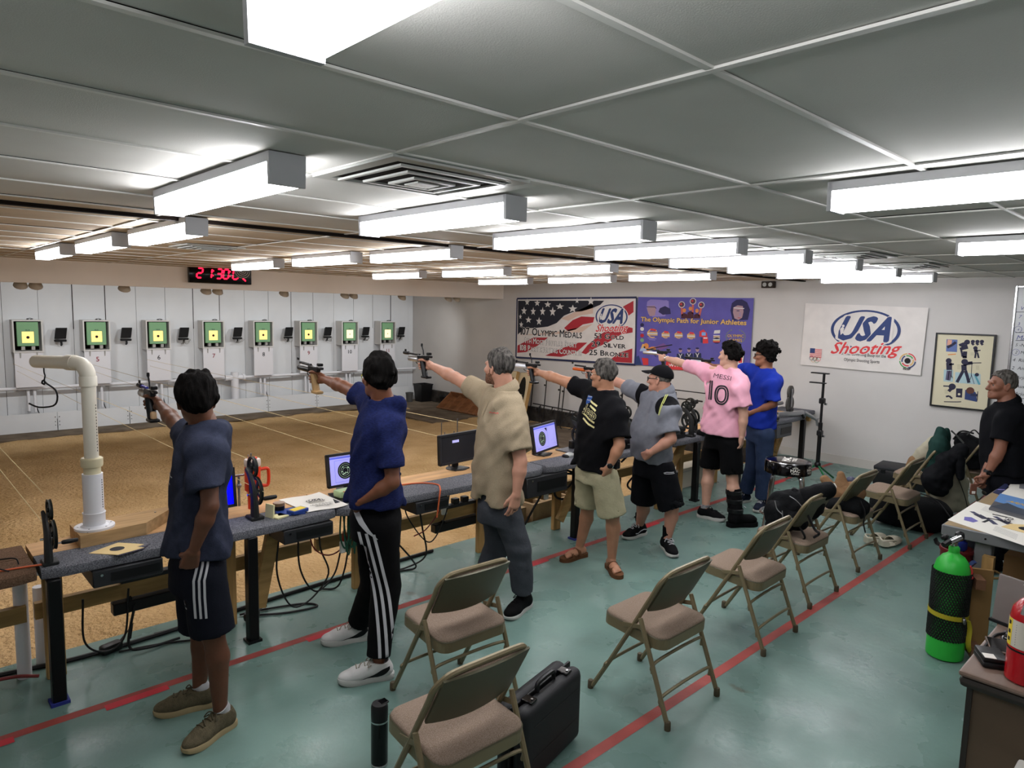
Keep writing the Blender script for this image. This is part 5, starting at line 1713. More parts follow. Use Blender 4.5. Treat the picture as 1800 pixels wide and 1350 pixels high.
# suitcase, thermos
M_case = mat('case_black', '#17181b', .55, bump=.25, bscale=400)
t = thing('suitcase', 'black hard shell briefcase standing upright on the floor', 'suitcase', (2.16, 2.05, 0), math.radians(12))
for s, nm in ((-1, 'near_shell'), (1, 'far_shell')):
 MB().rbox((0, s * .042, .19), (.50, .078, .36), .055, 4).build(nm, M_case, t)
MB().rbox((0, 0, .19), (.506, .014, .366), .05, 3).build('rim', M_blackm, t)
for x in (-.15, .15):
 l = MB().rbox((x, -.03, .374), (.05, .06, .012), .004, 1).build('latch', M_gloss, t)
 MB().cyl((x, -.045, .381), (x, -.045, .384), .006, n=8).build('rivet', M_chrome, l)
MB().tube(bez([(-.07, -.02, .37), (-.07, -.02, .395), (-.05, -.02, .41), (.05, -.02, .41), (.07, -.02, .395), (.07, -.02, .37)], 20), .011, 8).build('handle', M_black, t)
for x in (-.19, .19):
 MB().rbox((x, 0, .006), (.05, .10, .014), .005, 1).build('foot', M_black, t)
for z in (.28, .13):
 MB().box((.01, -.0812, z), (.38, .002, .006)).build('rib', M_black, t)
t = thing('thermos', 'slim black insulated bottle on the floor left of the nearest chair', 'bottle', (1.585, 2.50, 0))
MB().lathe([(.036, 0), (.038, .005), (.038, .015), (.036, .018)], 24).build('base_ring', M_chrome, t)
MB().lathe([(.037, .016), (.038, .03), (.038, .20), (.037, .215)], 24).build('body', M_gloss, t)
MB().lathe([(.0385, .215), (.0385, .222)], 24, cap=False).build('neck_ring', M_chrome, t)
MB().lathe([(.037, .222), (.038, .23), (.038, .285), (.033, .297), (.0, .30)], 24).build('cap', M_black, t)
MB().rbox((.02, 0, .297), (.04, .04, .01), .004, 1).build('lid_tab', M_gloss, t)
# bar stool
t = thing('bar_stool', 'round black bar stool with chrome legs and white shop logos', 'stool', (6.05, 2.74, 0), .35)
MB().lathe([(.19, .64), (.2, .645), (.2, .735), (.19, .75), (.13, .758), (.0, .76)], 36).build('seat', M_gloss, t)
MB().lathe([(.195, .752), (.192, .757)], 36, cap=False).build('trim', M_chrome, t)
for k in range(4):
 a = PI / 4 + k * PI / 2
 c, s = math.cos(a), math.sin(a)
 MB().tube(bez([(c * .06, s * .06, .635), (c * .14, s * .14, .63), (c * .175, s * .175, .58), (c * .2, s * .2, .35), (c * .25, s * .25, .015)], 22), .0135, 8).build('leg', M_chrome, t)
 MB().lathe([(.018, 0), (.018, .03), (.014, .035)], 10, c=(c * .25, s * .25, 0)).build('foot_cap', M_black, t)
MB().lathe([(.212, -.012), (.224, 0), (.212, .012), (.200, 0), (.212, -.012)], 36, c=(0, 0, .26), cap=False).build('foot_ring', M_chrome, t)
def wrap_text(s, r, a0, z, h, m, parent, gap=1.0):
 vs, fs, w = text_polys(s, .03)
 P = [(r * math.cos(a0 + (q[0] - w / 2) * h * gap / r), r * math.sin(a0 + (q[0] - w / 2) * h * gap / r), z + q[1] * h) for q in vs]
 MB().add(P, fs).build('print', m, parent)
for a0 in (-2.75, -1.95, -1.15):
 wrap_text('MAC', .2012, a0, .687, .026, M_paper, t, 1.1)
 wrap_text('TOOLS', .2012, a0, .666, .015, M_paper, t, 1.05)
 mb = MB()
 for k in range(5):
  a = a0 + (-2 + k) * .05
  hh = .02 - abs(k - 2) * .004
  mb.add([(.2011 * math.cos(a + d), .2011 * math.sin(a + d), .716 + z) for d, z in ((-.016, 0), (.016, 0), (.010, hh), (-.010, hh))], [(0, 1, 2, 3)])
 mb.build('print', M_paper, t)
S = Sheet((0, 0, .7608), (1, 0, 0), (0, 1, 0), True)
S.text('MAC', 0, -.02, .07, M_paper, 1, align='c', bold=.03)
S.text('TOOLS', 0, -.07, .035, M_paper, 1, align='c', bold=.03)
S.build(t)
# rifle rest stand
M_gleg = mat('green_metal', '#1d6a3c', .4, .3)
t = thing('rifle_stand', 'tall black rifle rest stand with green tripod legs by far wall', 'stand', (8.55, 3.5, 0))
MB().cyl((0, 0, .22), (0, 0, .75), .025, n=12).build('lower_pole', M_black, t)
MB().cyl((0, 0, .7), (0, 0, 1.36), .016, n=10).build('upper_pole', M_black, t)
for z in (.62, 1.02):
 MB().rbox((0, 0, z), (.075, .06, .07), .01, 1).build('clamp', M_black, t)
 MB().cyl((.03, -.02, z - .04), (.03, -.05, z - .04), .014, n=8).build('clamp_knob', M_chrome, t)
MB().rbox((-.02, .04, 1.36), (.05, .22, .016), .005, 1).build('top_rest', M_black, t)
MB().rbox((-.02, .06, 1.24), (.05, .2, .016), .005, 1).build('lower_rest', M_black, t)
MB().ball((0, 0, .22), .04, 10, 8).build('hub', M_black, t)
for k in range(3):
 a = PI / 2 + k * 2 * PI / 3 + .35
 MB().tube([(0, 0, .22), (math.cos(a) * .36, math.sin(a) * .36, .012)], .012, 8).build('leg', M_gleg, t)
# bags on the chairs
M_bag = mat('bag_black', '#0f1012', .75, bump=.4, bscale=60)
M_bagb = mat('bag_brown', '#7d6045', .85, var=.12, scale=6, bump=.4, bscale=50)
M_jgreen = mat('jacket_green', '#203a35', .85, bump=.3, bscale=25)
M_jblack = mat('jacket_black', '#121316', .8, bump=.3, bscale=25)
M_jcream = mat('jacket_cream', '#a59f8c', .85, var=.08, scale=5, bump=.4, bscale=22)
def soft(c, d, seed, amp=.02, n=18, m=12, sq=3.0, rot=None):
 """soft bag shape: superellipsoid with lumps -> (verts, faces)"""
 r = random.Random(seed)
 ph = [(r.uniform(-7, 7), r.uniform(-7, 7), r.uniform(-7, 7), r.uniform(0, 6)) for _ in range(7)]
 R = Euler(rot).to_matrix() if rot else Matrix.Identity(3)
 vs, fs = [], []
 se = lambda x: math.copysign(abs(x) ** (2 / sq), x)
 for i in range(m + 1):
  th = PI * i / m
  for k in range(n):
   a = 2 * PI * k / n
   p = Vector((se(math.sin(th)) * se(math.cos(a)), se(math.sin(th)) * se(math.sin(a)), -se(math.cos(th))))
   w = 1 + amp * sum(math.sin(a_ * p.x + b_ * p.y + c_ * p.z + e_) for a_, b_, c_, e_ in ph)
   vs.append(R @ Vector((p.x * d[0] / 2 * w, p.y * d[1] / 2 * w, p.z * d[2] / 2 * w)) + Vector(c))
 for i in range(m):
  for k in range(n):
   a, b = i * n + k, i * n + (k + 1) % n
   fs.append((a, b, b + n, a + n))
 return vs, fs
def sb(*a, **k):
 mb = MB()
 mb.add(*soft(*a, **k), True)
 return mb
t = thing('duffel_bag', 'long black duffel on the floor under folding chair', 'bag', (7.44, 2.12, 0), math.radians(-84))
sb((.0, .0, .16), (.74, .36, .32), 31, .015, 28, 16).build('body', M_bag, t, sharp=80)
MB().tube(bez([(-.35, -.1, .3), (-.1, -.12, .38), (.2, -.12, .36), (.38, -.16, .2)], 18), .016, 5, flat=.35).build('handle', M_black, t)
MB().tube(bez([(.4, -.15, .22), (.55, -.3, .06), (.5, -.42, .015), (.34, -.44, .015), (.28, -.3, .02)], 22), .02, 5, flat=.3).build('strap', M_black, t)
MB().box((.46, 0, .17), (.02, .2, .2)).build('end_patch', M_gloss, t)
M_clog = mat('clog_cream', '#c8c3b0', .7)
M_hole = mat('clog_hole', '#3a362e', .9)
for q, (x, y, lab) in enumerate(((6.70, 2.04, 'pale foam clog on the floor, nearer of the pair'), (6.68, 2.16, 'pale foam clog on the floor, farther of the pair'))):
 t = thing('clog', lab, 'shoe', (x, y, 0), math.radians(-8), 'pair of pale clogs')
 MB().ball((.0, 0, .018), (.145, .05, .02), 20, 8).build('sole', M_clog, t)
 mb = MB()
 mb.grid(lambda u, v: (-.02 + .155 * u, .048 * math.cos(PI * v) * (1 - .35 * u ** 3), .02 + (.065 - .03 * u ** 2) * math.sin(PI * v) ** .8), 10, 12, thick=.006)
 up = mb.build('upper', M_clog, t)
 for a in range(4):
  for b in range(3):
   u, v = .2 + .18 * a, .3 + .2 * b
   MB().ball((-.02 + .155 * u, .049 * math.cos(PI * v) * (1 - .35 * u ** 3), .021 + (.065 - .03 * u ** 2) * math.sin(PI * v) ** .8), (.006, .006, .005), 6, 4).build('vent_hole', M_hole, up)
 MB().tube(bez([(-.01, -.05, .06), (-.09, -.05, .075), (-.14, 0, .07), (-.09, .05, .075), (-.01, .05, .06)], 20), .008, 6).build('heel_strap', M_clog, t)
 MB().grid(lambda u, v: (-.14 + .03 * math.sin(PI * u) * -1 + .02, -.045 + .09 * u, .02 + .05 * v), 6, 4, thick=.006).build('heel', M_clog, t)
t = thing('tool_case', 'black case on the floor against the far wall', 'case', (9.25, 2.72, 0), math.radians(5))
MB().rbox((0, 0, .1), (.42, .62, .2), .02, 2).build('body', M_black, t)
MB().rbox((0, 0, .215), (.42, .62, .05), .015, 2).build('lid', mat('case_lid', '#222326', .6), t)
for y in (-.2, .2):
 MB().rbox((-.212, y, .18), (.012, .05, .05), .003, 1).build('latch', M_blackm, t)
t = thing('folded_clothes', 'grey folded clothes pile on the seat behind jackets', 'clothes', (8.7, 1.62, .0))
sb((0, 0, .1), (.5, .3, .2), 51, .03).build('lower_fold', M_bag, t, sharp=80)
sb((0, 0, .26), (.5, .3, .16), 52, .03).build('upper_fold', mat('cloth_grey', '#55524a', .9), t, sharp=80)
# grey desk with papers
M_desk = mat('desk_grey', '#6d6e70', .5, bump=.05)
M_deskt = mat('desk_top_tan', '#8f7a5a', .6)
M_stub = mat('print_grey', '#77777c', .8)
ZD = .76
dx0, dx1, dy0, dy1 = 4.95, 6.35, .30, 1.22
t = thing('work_table', 'grey metal work table covered with papers at right', 'table', ((dx0 + dx1) / 2, (dy0 + dy1) / 2, 0))
ox, oy = (dx0 + dx1) / 2, (dy0 + dy1) / 2
MB().rbox((0, 0, ZD - .035), (dx1 - dx0, dy1 - dy0, .07), .006, 1).build('frame_top', M_desk, t)
MB().box((0, 0, ZD - .0005), (dx1 - dx0 - .02, dy1 - dy0 - .02, .003)).build('top_sheet', M_deskt, t)
for x in (dx0 + .1, dx1 - .1):
 for y in (dy0 + .1, dy1 - .22):
  MB().rbox((x - ox, y - oy, (ZD - .07) / 2), (.09, .09, ZD - .07), .006, 1).build('leg', M_desk, t)
for x in (-.45, -.15, .15, .45):
 MB().cyl((x, (dy1 - dy0) / 2, ZD - .035), (x, (dy1 - dy0) / 2 + .004, ZD - .035), .006, n=8).build('bolt', M_dark, t)
for y in (-.32, -.05, .22):
 MB().cyl((-(dx1 - dx0) / 2, y, ZD - .035), (-(dx1 - dx0) / 2 - .004, y, ZD - .035), .006, n=8).build('bolt', M_dark, t)
MB().prism([(0, 0), (.12, 0), (0, -.14)], .02, M=Matrix.Translation((-(dx1 - dx0) / 2 + .05, (dy1 - dy0) / 2 - .1, ZD - .07)) @ Matrix.Rotation(PI / 2, 4, 'X')).build('gusset', M_desk, t)
def paper(name, label, cat, corners, z, base, draw=None, group=None, thick=.002):
 P = [on_z(px, py, z) for px, py in corners]      # tl tr br bl as seen
 c = sum(P, Vector()) / 4
 t = thing(name, label, cat, (c.x, c.y, z), 0, group)
 L = [p - c for p in P]
 for q in L:
  q.z = 0
 area = sum(L[i].x * L[(i + 1) % 4].y - L[(i + 1) % 4].x * L[i].y for i in range(4))
 pl = [(q.x, q.y) for q in (L if area > 0 else L[::-1])]
 MB().prism(pl, thick).build('sheet', base, t)
 if draw:
  u = (L[2] - L[3])
  v = (L[0] - L[3])
  w, h = u.length, v.length
  ux = u.normalized()
  vy = (v - ux * v.dot(ux)).normalized()
  if ux.cross(vy).z < 0:
   vy = -vy
  S = Sheet(L[3] + Vector((0, 0, thick + .0003)), ux, vy, True)
  S.step = .0002
  draw(S, lambda a, b: ((L[3].lerp(L[2], a)).lerp(L[0].lerp(L[1], a), b) - L[3]).dot(ux), lambda a, b: ((L[3].lerp(L[2], a)).lerp(L[0].lerp(L[1], a), b) - L[3]).dot(vy))
  S.build(t)
 return t
M_print = mat('print_slate', '#3c3d58', .7)
def rifle_page(S, X, Y):
 pt = lambda a, b: (X(a, b), Y(a, b))
 for (a, b, k) in ((.12, .55, 1), (.45, .62, 1)):
  S.line([pt(a, b), pt(a + .12, b - .06), pt(a + .3, b - .1), pt(a + .42, b - .2)], .03, M_print, 1)
  S.line([pt(a + .1, b - .05), pt(a + .26, b - .12)], .05, M_fig, 2)
  S.line([pt(a + .3, b - .12), pt(a + .26, b - .26)], .02, M_ink, 2)
 S.poly([pt(.12, .28), pt(.2, .34), pt(.32, .28), pt(.28, .18), pt(.16, .16)], mat('print_violet', '#6a64a8', .7), 1)
 for q in range(6):
  S.line([pt(.2, .9 - q * .035), pt(.5, .86 - q * .035)], .003, M_stub, 1)
  S.line([pt(.55, .3 - q * .03), pt(.85, .24 - q * .03)], .003, M_stub, 1)
paper('poster_sheet', 'white sheet printed with rifles at front corner of work table', 'poster', [(1716, 882), (1820, 910), (1808, 962), (1666, 914)], ZD + .001, M_paper, rifle_page)
def magazine(S, X, Y):
 pt = lambda a, b: (X(a, b), Y(a, b))
 S.poly([pt(0, .45), pt(1, .45), pt(1, 1), pt(0, 1)], mat('print_sky', '#5d87bd', .5), 1)
 S.poly([pt(.0, .1), pt(.3, .55), pt(.7, .4), pt(1, .5), pt(1, .1)], mat('print_rock', '#3d4450', .5), 2)
 a, b = pt(.24, .62), pt(.98, .62)
 S.text('ARMOR', a[0], a[1], .05, mat('print_yellow', '#d6a940', .5), 4, width=b[0] - a[0], bold=.03)
paper('magazine', 'blue covered magazine with yellow title on the work table', 'magazine', [(1758, 870), (1830, 888), (1815, 918), (1738, 896)], ZD + .004, mat('magazine_grey', '#55565a', .4), magazine, None, .012)
paper('brochure', 'white brochure with grey gun pictures at far right of table', 'brochure', [(1789, 838), (1840, 850), (1820, 886), (1760, 868)], ZD + .001, M_paper,
lambda S, X, Y: [S.line([(X(.3 + .15 * k, .7), Y(.3 + .15 * k, .7)), (X(.4 + .15 * k, .45), Y(.4 + .15 * k, .45))], .03, M_stub, 1) for k in range(3)])
paper('booklet', 'dark blue booklet on the table beside man in black polo', 'booklet', [(1769, 848), (1774, 857), (1757, 870), (1745, 866)], ZD + .001, M_navy, lambda S, X, Y: S.line([(X(.1, .3), Y(.1, .3)), (X(.9, .6), Y(.9, .6))], .02, M_lilac, 1))
paper('paper_target', 'buff target card at right edge of the work table', 'target', [(1776, 921), (1835, 925), (1830, 945), (1760, 926)], ZD + .004, M_buff, lambda S, X, Y: S.disc(X(.62, .45), Y(.62, .45), .05, M_ink, 1))
t = thing('shooting_glasses', 'shooting spectacles lying on the printed rifle sheet', 'glasses', on_z(1772, 915, ZD + .004))
for s in (-1, 1):
 MB().tube([(s * .035 + .026 * math.cos(a), .02 * math.sin(a), .006) for a in [k * PI / 6 for k in range(13)]], .003, 5).build('rim', M_chrome, t)
MB().tube([(-.01, 0, .008), (.01, 0, .008)], .003, 5).build('bridge', M_chrome, t)
for s in (-1, 1):
 MB().tube([(s * .06, 0, .006), (s * .065, .1, .006)], .003, 5).build('temple', M_ink, t)
M_carton = mat('carton', '#8a6a48', .85, var=.08, scale=4)
for i, (x, y, w, d, h, lab) in enumerate(((5.75, .75, .5, .45, .5, 'brown cardboard carton with arrow marks under the work table'), (5.35, .45, .4, .3, .36, 'smaller brown carton under table toward the right edge'))):
 t = thing('carton', lab, 'box', (x, y, 0), .05 * i, 'cartons under the table')
 MB().box((0, 0, h / 2), (w, d, h)).build('box', M_carton, t)
 MB().box((0, 0, h + .001), (.05, d, .002)).build('tape', mat('carton_tape', '#a58a62', .4), t)
 mb = MB()
 for k in (-.02, .02):
  mb.box((-w / 2 - .001, k, h * .8), (.001, .006, .05)).box((-w / 2 - .001, k, h * .8 + .028), (.001, .018, .008))
 mb.build('arrow_mark', M_ink, t)
# gas cylinder and its cradle
M_cylg = mat('cylinder_green', '#2fae3c', .35, var=.04)
M_net = mat('net_black', '#0d120d', .7)
t = thing('gas_cylinder', 'bright green gas cylinder in black netting beside the work table', 'cylinder', (4.74, 1.09, 0))
MB().lathe([(.085, 0), (.1, .01), (.102, .03), (.102, .12), (.1, .13), (.1, .52), (.098, .55), (.085, .60), (.06, .635), (.035, .65), (.03, .66)], 32).build('tank', M_cylg, t)
net = MB()
N = 40
for k in range(N):
 for s in (-1, 1):
  net.tube([((.1035) * math.cos(2 * PI * (k / N) + s * z * 5.2), .1035 * math.sin(2 * PI * (k / N) + s * z * 5.2), .13 + z) for z in [q * .042 for q in range(11)]], .0042, 4, cap=False)
o = net.build('netting', M_net, t)
o['kind'] = 'stuff'
MB().lathe([(.028, .65), (.03, .66), (.03, .69), (.022, .7)], 14).build('neck', M_cylg, t)
MB().cyl((-.03, .02, .72), (.03, -.02, .75), .02, n=12).cyl((0, 0, .69), (0, 0, .74), .018, n=10).build('valve', M_chrome, t)
MB().tube([(-.03, .02, .73), (-.075, .04, .71)], .017, 8).build('regulator', M_black, t)
MB().rbox((.05, -.01, .75), (.06, .05, .06), .02, 2).build('knob', M_black, t)
MB().rbox((-.02, .05, .745), (.06, .03, .03), .008, 1).build('gauge', M_black, t)
MB().tube(bez([(.0, -.09, .6), (.005, -.1, .57), (.0, -.1, .54)], 6), .005, 5).ball((0, -.103, .53), .01, 6, 5).build('tag_cord', M_logored, t)
MB().box((.05, -.08, .59), (.07, .02, .06), rot=(.6, .2, 0)).build('tag_label', M_navy2, t)
M_sol = mat('wood_dark', '#6b4a34', .7, var=.15, scale=4)
t = thing('wood_cradle', 'brown wooden cradle strapped against the green cylinder', 'cradle', (4.86, .99, 0))
MB().box((.0, -.02, .3), (.022, .13, .52), rot=(0, 0, .5)).build('upright', mat('cradle_pine', '#8a6a40', .7), t)
MB().box((-.06, -.02, .5), (.14, .05, .06), rot=(0, 0, .5)).build('upper_block', M_sol, t)
MB().box((-.05, -.03, .07), (.12, .05, .07), rot=(0, 0, .5)).build('lower_block', M_sol, t)
t = thing('wood_post', 'pale pine post tied to the grey table leg', 'post', (4.995, .955, 0))
MB().box((-.035, 0, .31), (.05, .06, .62)).build('post', M_pine, t)
MB().lathe([(.09, -.008), (.096, 0), (.09, .008), (.084, 0), (.09, -.008)], 20, c=(.0, .02, .5), cap=False).build('elastic_band', M_pine, t)
M_strap = mat('strap_yellow', '#a99c22', .7)
t = thing('ratchet_strap', 'yellow webbing strap round the green cylinder', 'strap', (4.74, 1.09, .27))
def strap(a0, a1, r, z0, z1, wd):
 return lambda u, v: (r * math.cos(a0 + (a1 - a0) * u), r * math.sin(a0 + (a1 - a0) * u), z0 + (z1 - z0) * u + (v - .5) * wd)
MB().grid(strap(PI * .5, PI * 1.98, .1085, .02, .0, .028), 30, 1, thick=.003).build('belt', M_strap, t)
mb = MB()
mb.tube([(.1, -.02, .0), (.3, -.13, .0)], .014, 6, flat=.2)
mb.build('tail', M_strap, t)
MB().tube(bez([(-.02, -.11, .0), (.0, -.118, -.06), (-.01, -.12, -.14), (.03, -.13, -.21), (.12, -.17, -.262)], 20), .014, 6, flat=.2).build('loose_end', M_strap, t)
MB().rbox((-.06, -.095, .01), (.06, .016, .035), .004, 1, rot=(0, 0, .5)).build('buckle', M_steel, t)
t = thing('bucket', 'dark red bucket under work table behind the green cylinder', 'bucket', (5.02, 1.14, .46))
MB().lathe([(.075, -.46), (.08, -.4), (.09, .14), (.095, .15), (.085, .15), (.07, -.4)], 24).build('body', mat('bucket_red', '#5e1418', .5), t)
MB().lathe([(.096, .13), (.098, .14), (.096, .15)], 24, cap=False).build('rim', mat('bucket_red', '#5e1418', .5), t)
t = thing('spray_bottle', 'small dark blue bottle on the red bucket beside the valve', 'bottle', (5.0, 1.12, .61))
MB().lathe([(.035, 0), (.04, .01), (.04, .05), (.025, .065), (.015, .07)], 18).build('body', mat('bottle_blue', '#1f2a78', .35), t)
MB().cyl((0, 0, .065), (.01, 0, .09), .012, n=10).build('cap', M_black, t)
# brown desk in front at right
M_bdesk = mat('desk_laminate', '#6e5b50', .4, var=.1, scale=3, stretch=(1, 8, 1))
M_bdark = mat('desk_dark', '#2b2622', .5)
M_bside = mat('desk_side', '#584839', .55, var=.05)
ZB = .70
t = thing('brown_desk', 'brown laminate desk at the lower right photo corner', 'desk', (3.9, .17, 0))
MB().rbox((0, 0, ZB - .012), (1.7, .96, .024), .012, 2).build('desktop', M_bdesk, t)
MB().rbox((0, 0, ZB - .045), (1.695, .955, .045), .02, 2).build('edge_band', M_bdark, t)
MB().box((-.78, 0, (ZB - .06) / 2), (.03, .88, ZB - .06)).build('side_panel', M_bside, t)
MB().box((0, .43, (ZB - .06) / 2), (1.55, .03, ZB - .06)).build('back_panel', M_bside, t)
MB().box((-.797, .445, (ZB - .06) / 2), (.012, .02, ZB - .06)).build('corner_trim', M_bdark, t)
t = thing('white_box', 'white appliance corner beside the brown desk at bottom right', 'box', (2.98, .27, 0))
MB().rbox((0, 0, .21), (.24, .34, .42), .012, 2).build('body', M_white, t)
MB().box((-.121, 0, .3), (.004, .3, .08)).build('panel', M_clip, t)
dz = ZB
t = thing('wallet', 'black leather wallet pouch on the brown desk', 'wallet', on_z(1742, 1165, dz), .5)
MB().rbox((0, 0, .012), (.125, .095, .024), .01, 2).build('lower_half', M_black, t)
MB().rbox((.004, 0, .032), (.12, .09, .02), .008, 2).build('flap', M_black, t)
MB().box((-.035, .02, .0425), (.04, .04, .002)).build('card', M_paper, t)
t = thing('phone', 'brown cased phone lying behind wallet', 'phone', on_z(1755, 1138, dz), .35)
MB().rbox((0, 0, .006), (.15, .08, .012), .008, 2).build('case', mat('phone_brown', '#4a3526', .5), t)
MB().box((0, 0, .0122), (.13, .068, .001)).build('screen', M_gloss, t)
t = thing('car_keys', 'small black key fob beside the extinguisher', 'keys', on_z(1769, 1124, dz))
MB().ball((0, 0, .008), (.035, .02, .009), 12, 8).build('fob', M_gloss, t)
MB().tube([(.03, 0, .006), (.07, .02, .006)], .006, 5).build('key', M_steel, t)
cable('black cord running over back edge of the brown desk', [on_z(1720, 1150, dz + .006), on_z(1748, 1118, dz + .006), on_z(1770, 1112, dz + .006), on_z(1790, 1095, dz + .01)], .006)
t = thing('acrylic_sheet', 'clear grey sheet standing behind extinguisher on desk', 'sheet', on_z(1775, 1100, dz))
MB().rbox((.0, 0, .11), (.012, .14, .22), .02, 2, rot=(0, .12, -.3)).build('sheet', mat('acrylic', '#8a807c', .15, trans=.35), t)
MB().box((0, 0, .006), (.06, .15, .012), rot=(0, 0, -.3)).build('base', M_black, t)
M_ext = mat('extinguisher_red', '#a5121b', .25, coat=.3)
c = on_z(1800, 1200, dz)
t = thing('fire_extinguisher', 'red fire extinguisher standing on the brown desk', 'extinguisher', (c.x + .02, c.y, dz))
MB().lathe([(.06, 0), (.068, .008), (.068, .25), (.062, .285), (.04, .315), (.022, .325)], 32).build('tank', M_ext, t)
MB().lathe([(.0688, .125), (.0688, .132)], 32, cap=False).lathe([(.0695, .1265), (.0695, .1305)], 32, cap=False).build('band', M_black, t)
MB().lathe([(.0686, .14), (.0686, .245)], 32, cap=False).build('label', mat('ext_label', '#c9c2b5', .5), t)
lb = MB()
for k in range(9):
 lb.add([(.0692 * math.cos(a), .0692 * math.sin(a), .15 + .0095 * k + d) for a, d in ((2.6, 0), (3.6, 0), (3.6, .003), (2.6, .003))], [(0, 1, 2, 3)])
o = lb.build('print', M_stub, t)
o['kind'] = 'stuff'
yl = MB()
for k in range(10):
 a = 1.95 + .04 * k
 yl.add([(.0693 * math.cos(a + d), .0693 * math.sin(a + d), z) for d, z in ((0, .14), (.04, .14), (.04, .245), (0, .245))], [(0, 1, 2, 3)])
yl.build('warning_strip', mat('label_yellow', '#e0c432', .6), t)
for k, z in enumerate((.155, .185, .22)):
 MB().add([(.0698 * math.cos(a), .0698 * math.sin(a), z + d) for a, d in ((2.05, 0), (2.25, 0), (2.25, .015), (2.05, .015))], [(0, 1, 2, 3)]).build('symbol', M_ink, t)
MB().cyl((0, 0, .32), (0, 0, .37), .02, n=14).rbox((-.02, 0, .36), (.07, .03, .03), .006, 1).build('valve', M_chrome, t)
MB().tube([(-.03, 0, .375), (-.09, .01, .30), (-.095, .012, .285)], .011, 6, flat=.5).build('lower_lever', M_chrome, t)
MB().tube([(.03, 0, .39), (-.05, 0, .41), (-.1, .01, .40)], .012, 6, flat=.5).build('upper_lever', M_white, t)
MB().tube([(-.03 + .028 * math.cos(a), .0, .43 + .028 * math.sin(a)) for a in [k * PI / 8 for k in range(17)]], .0025, 5).build('pull_ring', M_chrome, t)
# smooth solid modelling for figures
_rs = np.random.RandomState(11)
_LAT = _rs.rand(32, 32, 32).astype(np.float32)
def vnoise(x, y, z):
 """periodic value noise -1..1"""
 x, y, z = np.broadcast_arrays(x, y, z)
 xi, yi, zi = np.floor(x), np.floor(y), np.floor(z)
 fx, fy, fz = x - xi, y - yi, z - zi
 fx, fy, fz = fx * fx * (3 - 2 * fx), fy * fy * (3 - 2 * fy), fz * fz * (3 - 2 * fz)
 a, b, c = xi.astype(np.int32) & 31, yi.astype(np.int32) & 31, zi.astype(np.int32) & 31
 a1, b1, c1 = (a + 1) & 31, (b + 1) & 31, (c + 1) & 31
 L = _LAT
 x00 = L[a, b, c] * (1 - fx) + L[a1, b, c] * fx
 x10 = L[a, b1, c] * (1 - fx) + L[a1, b1, c] * fx
 x01 = L[a, b, c1] * (1 - fx) + L[a1, b, c1] * fx
 x11 = L[a, b1, c1] * (1 - fx) + L[a1, b1, c1] * fx
 return ((x00 * (1 - fy) + x10 * fy) * (1 - fz) + (x01 * (1 - fy) + x11 * fy) * fz) * 2 - 1
A3 = lambda v: np.array(v, dtype=np.float32)
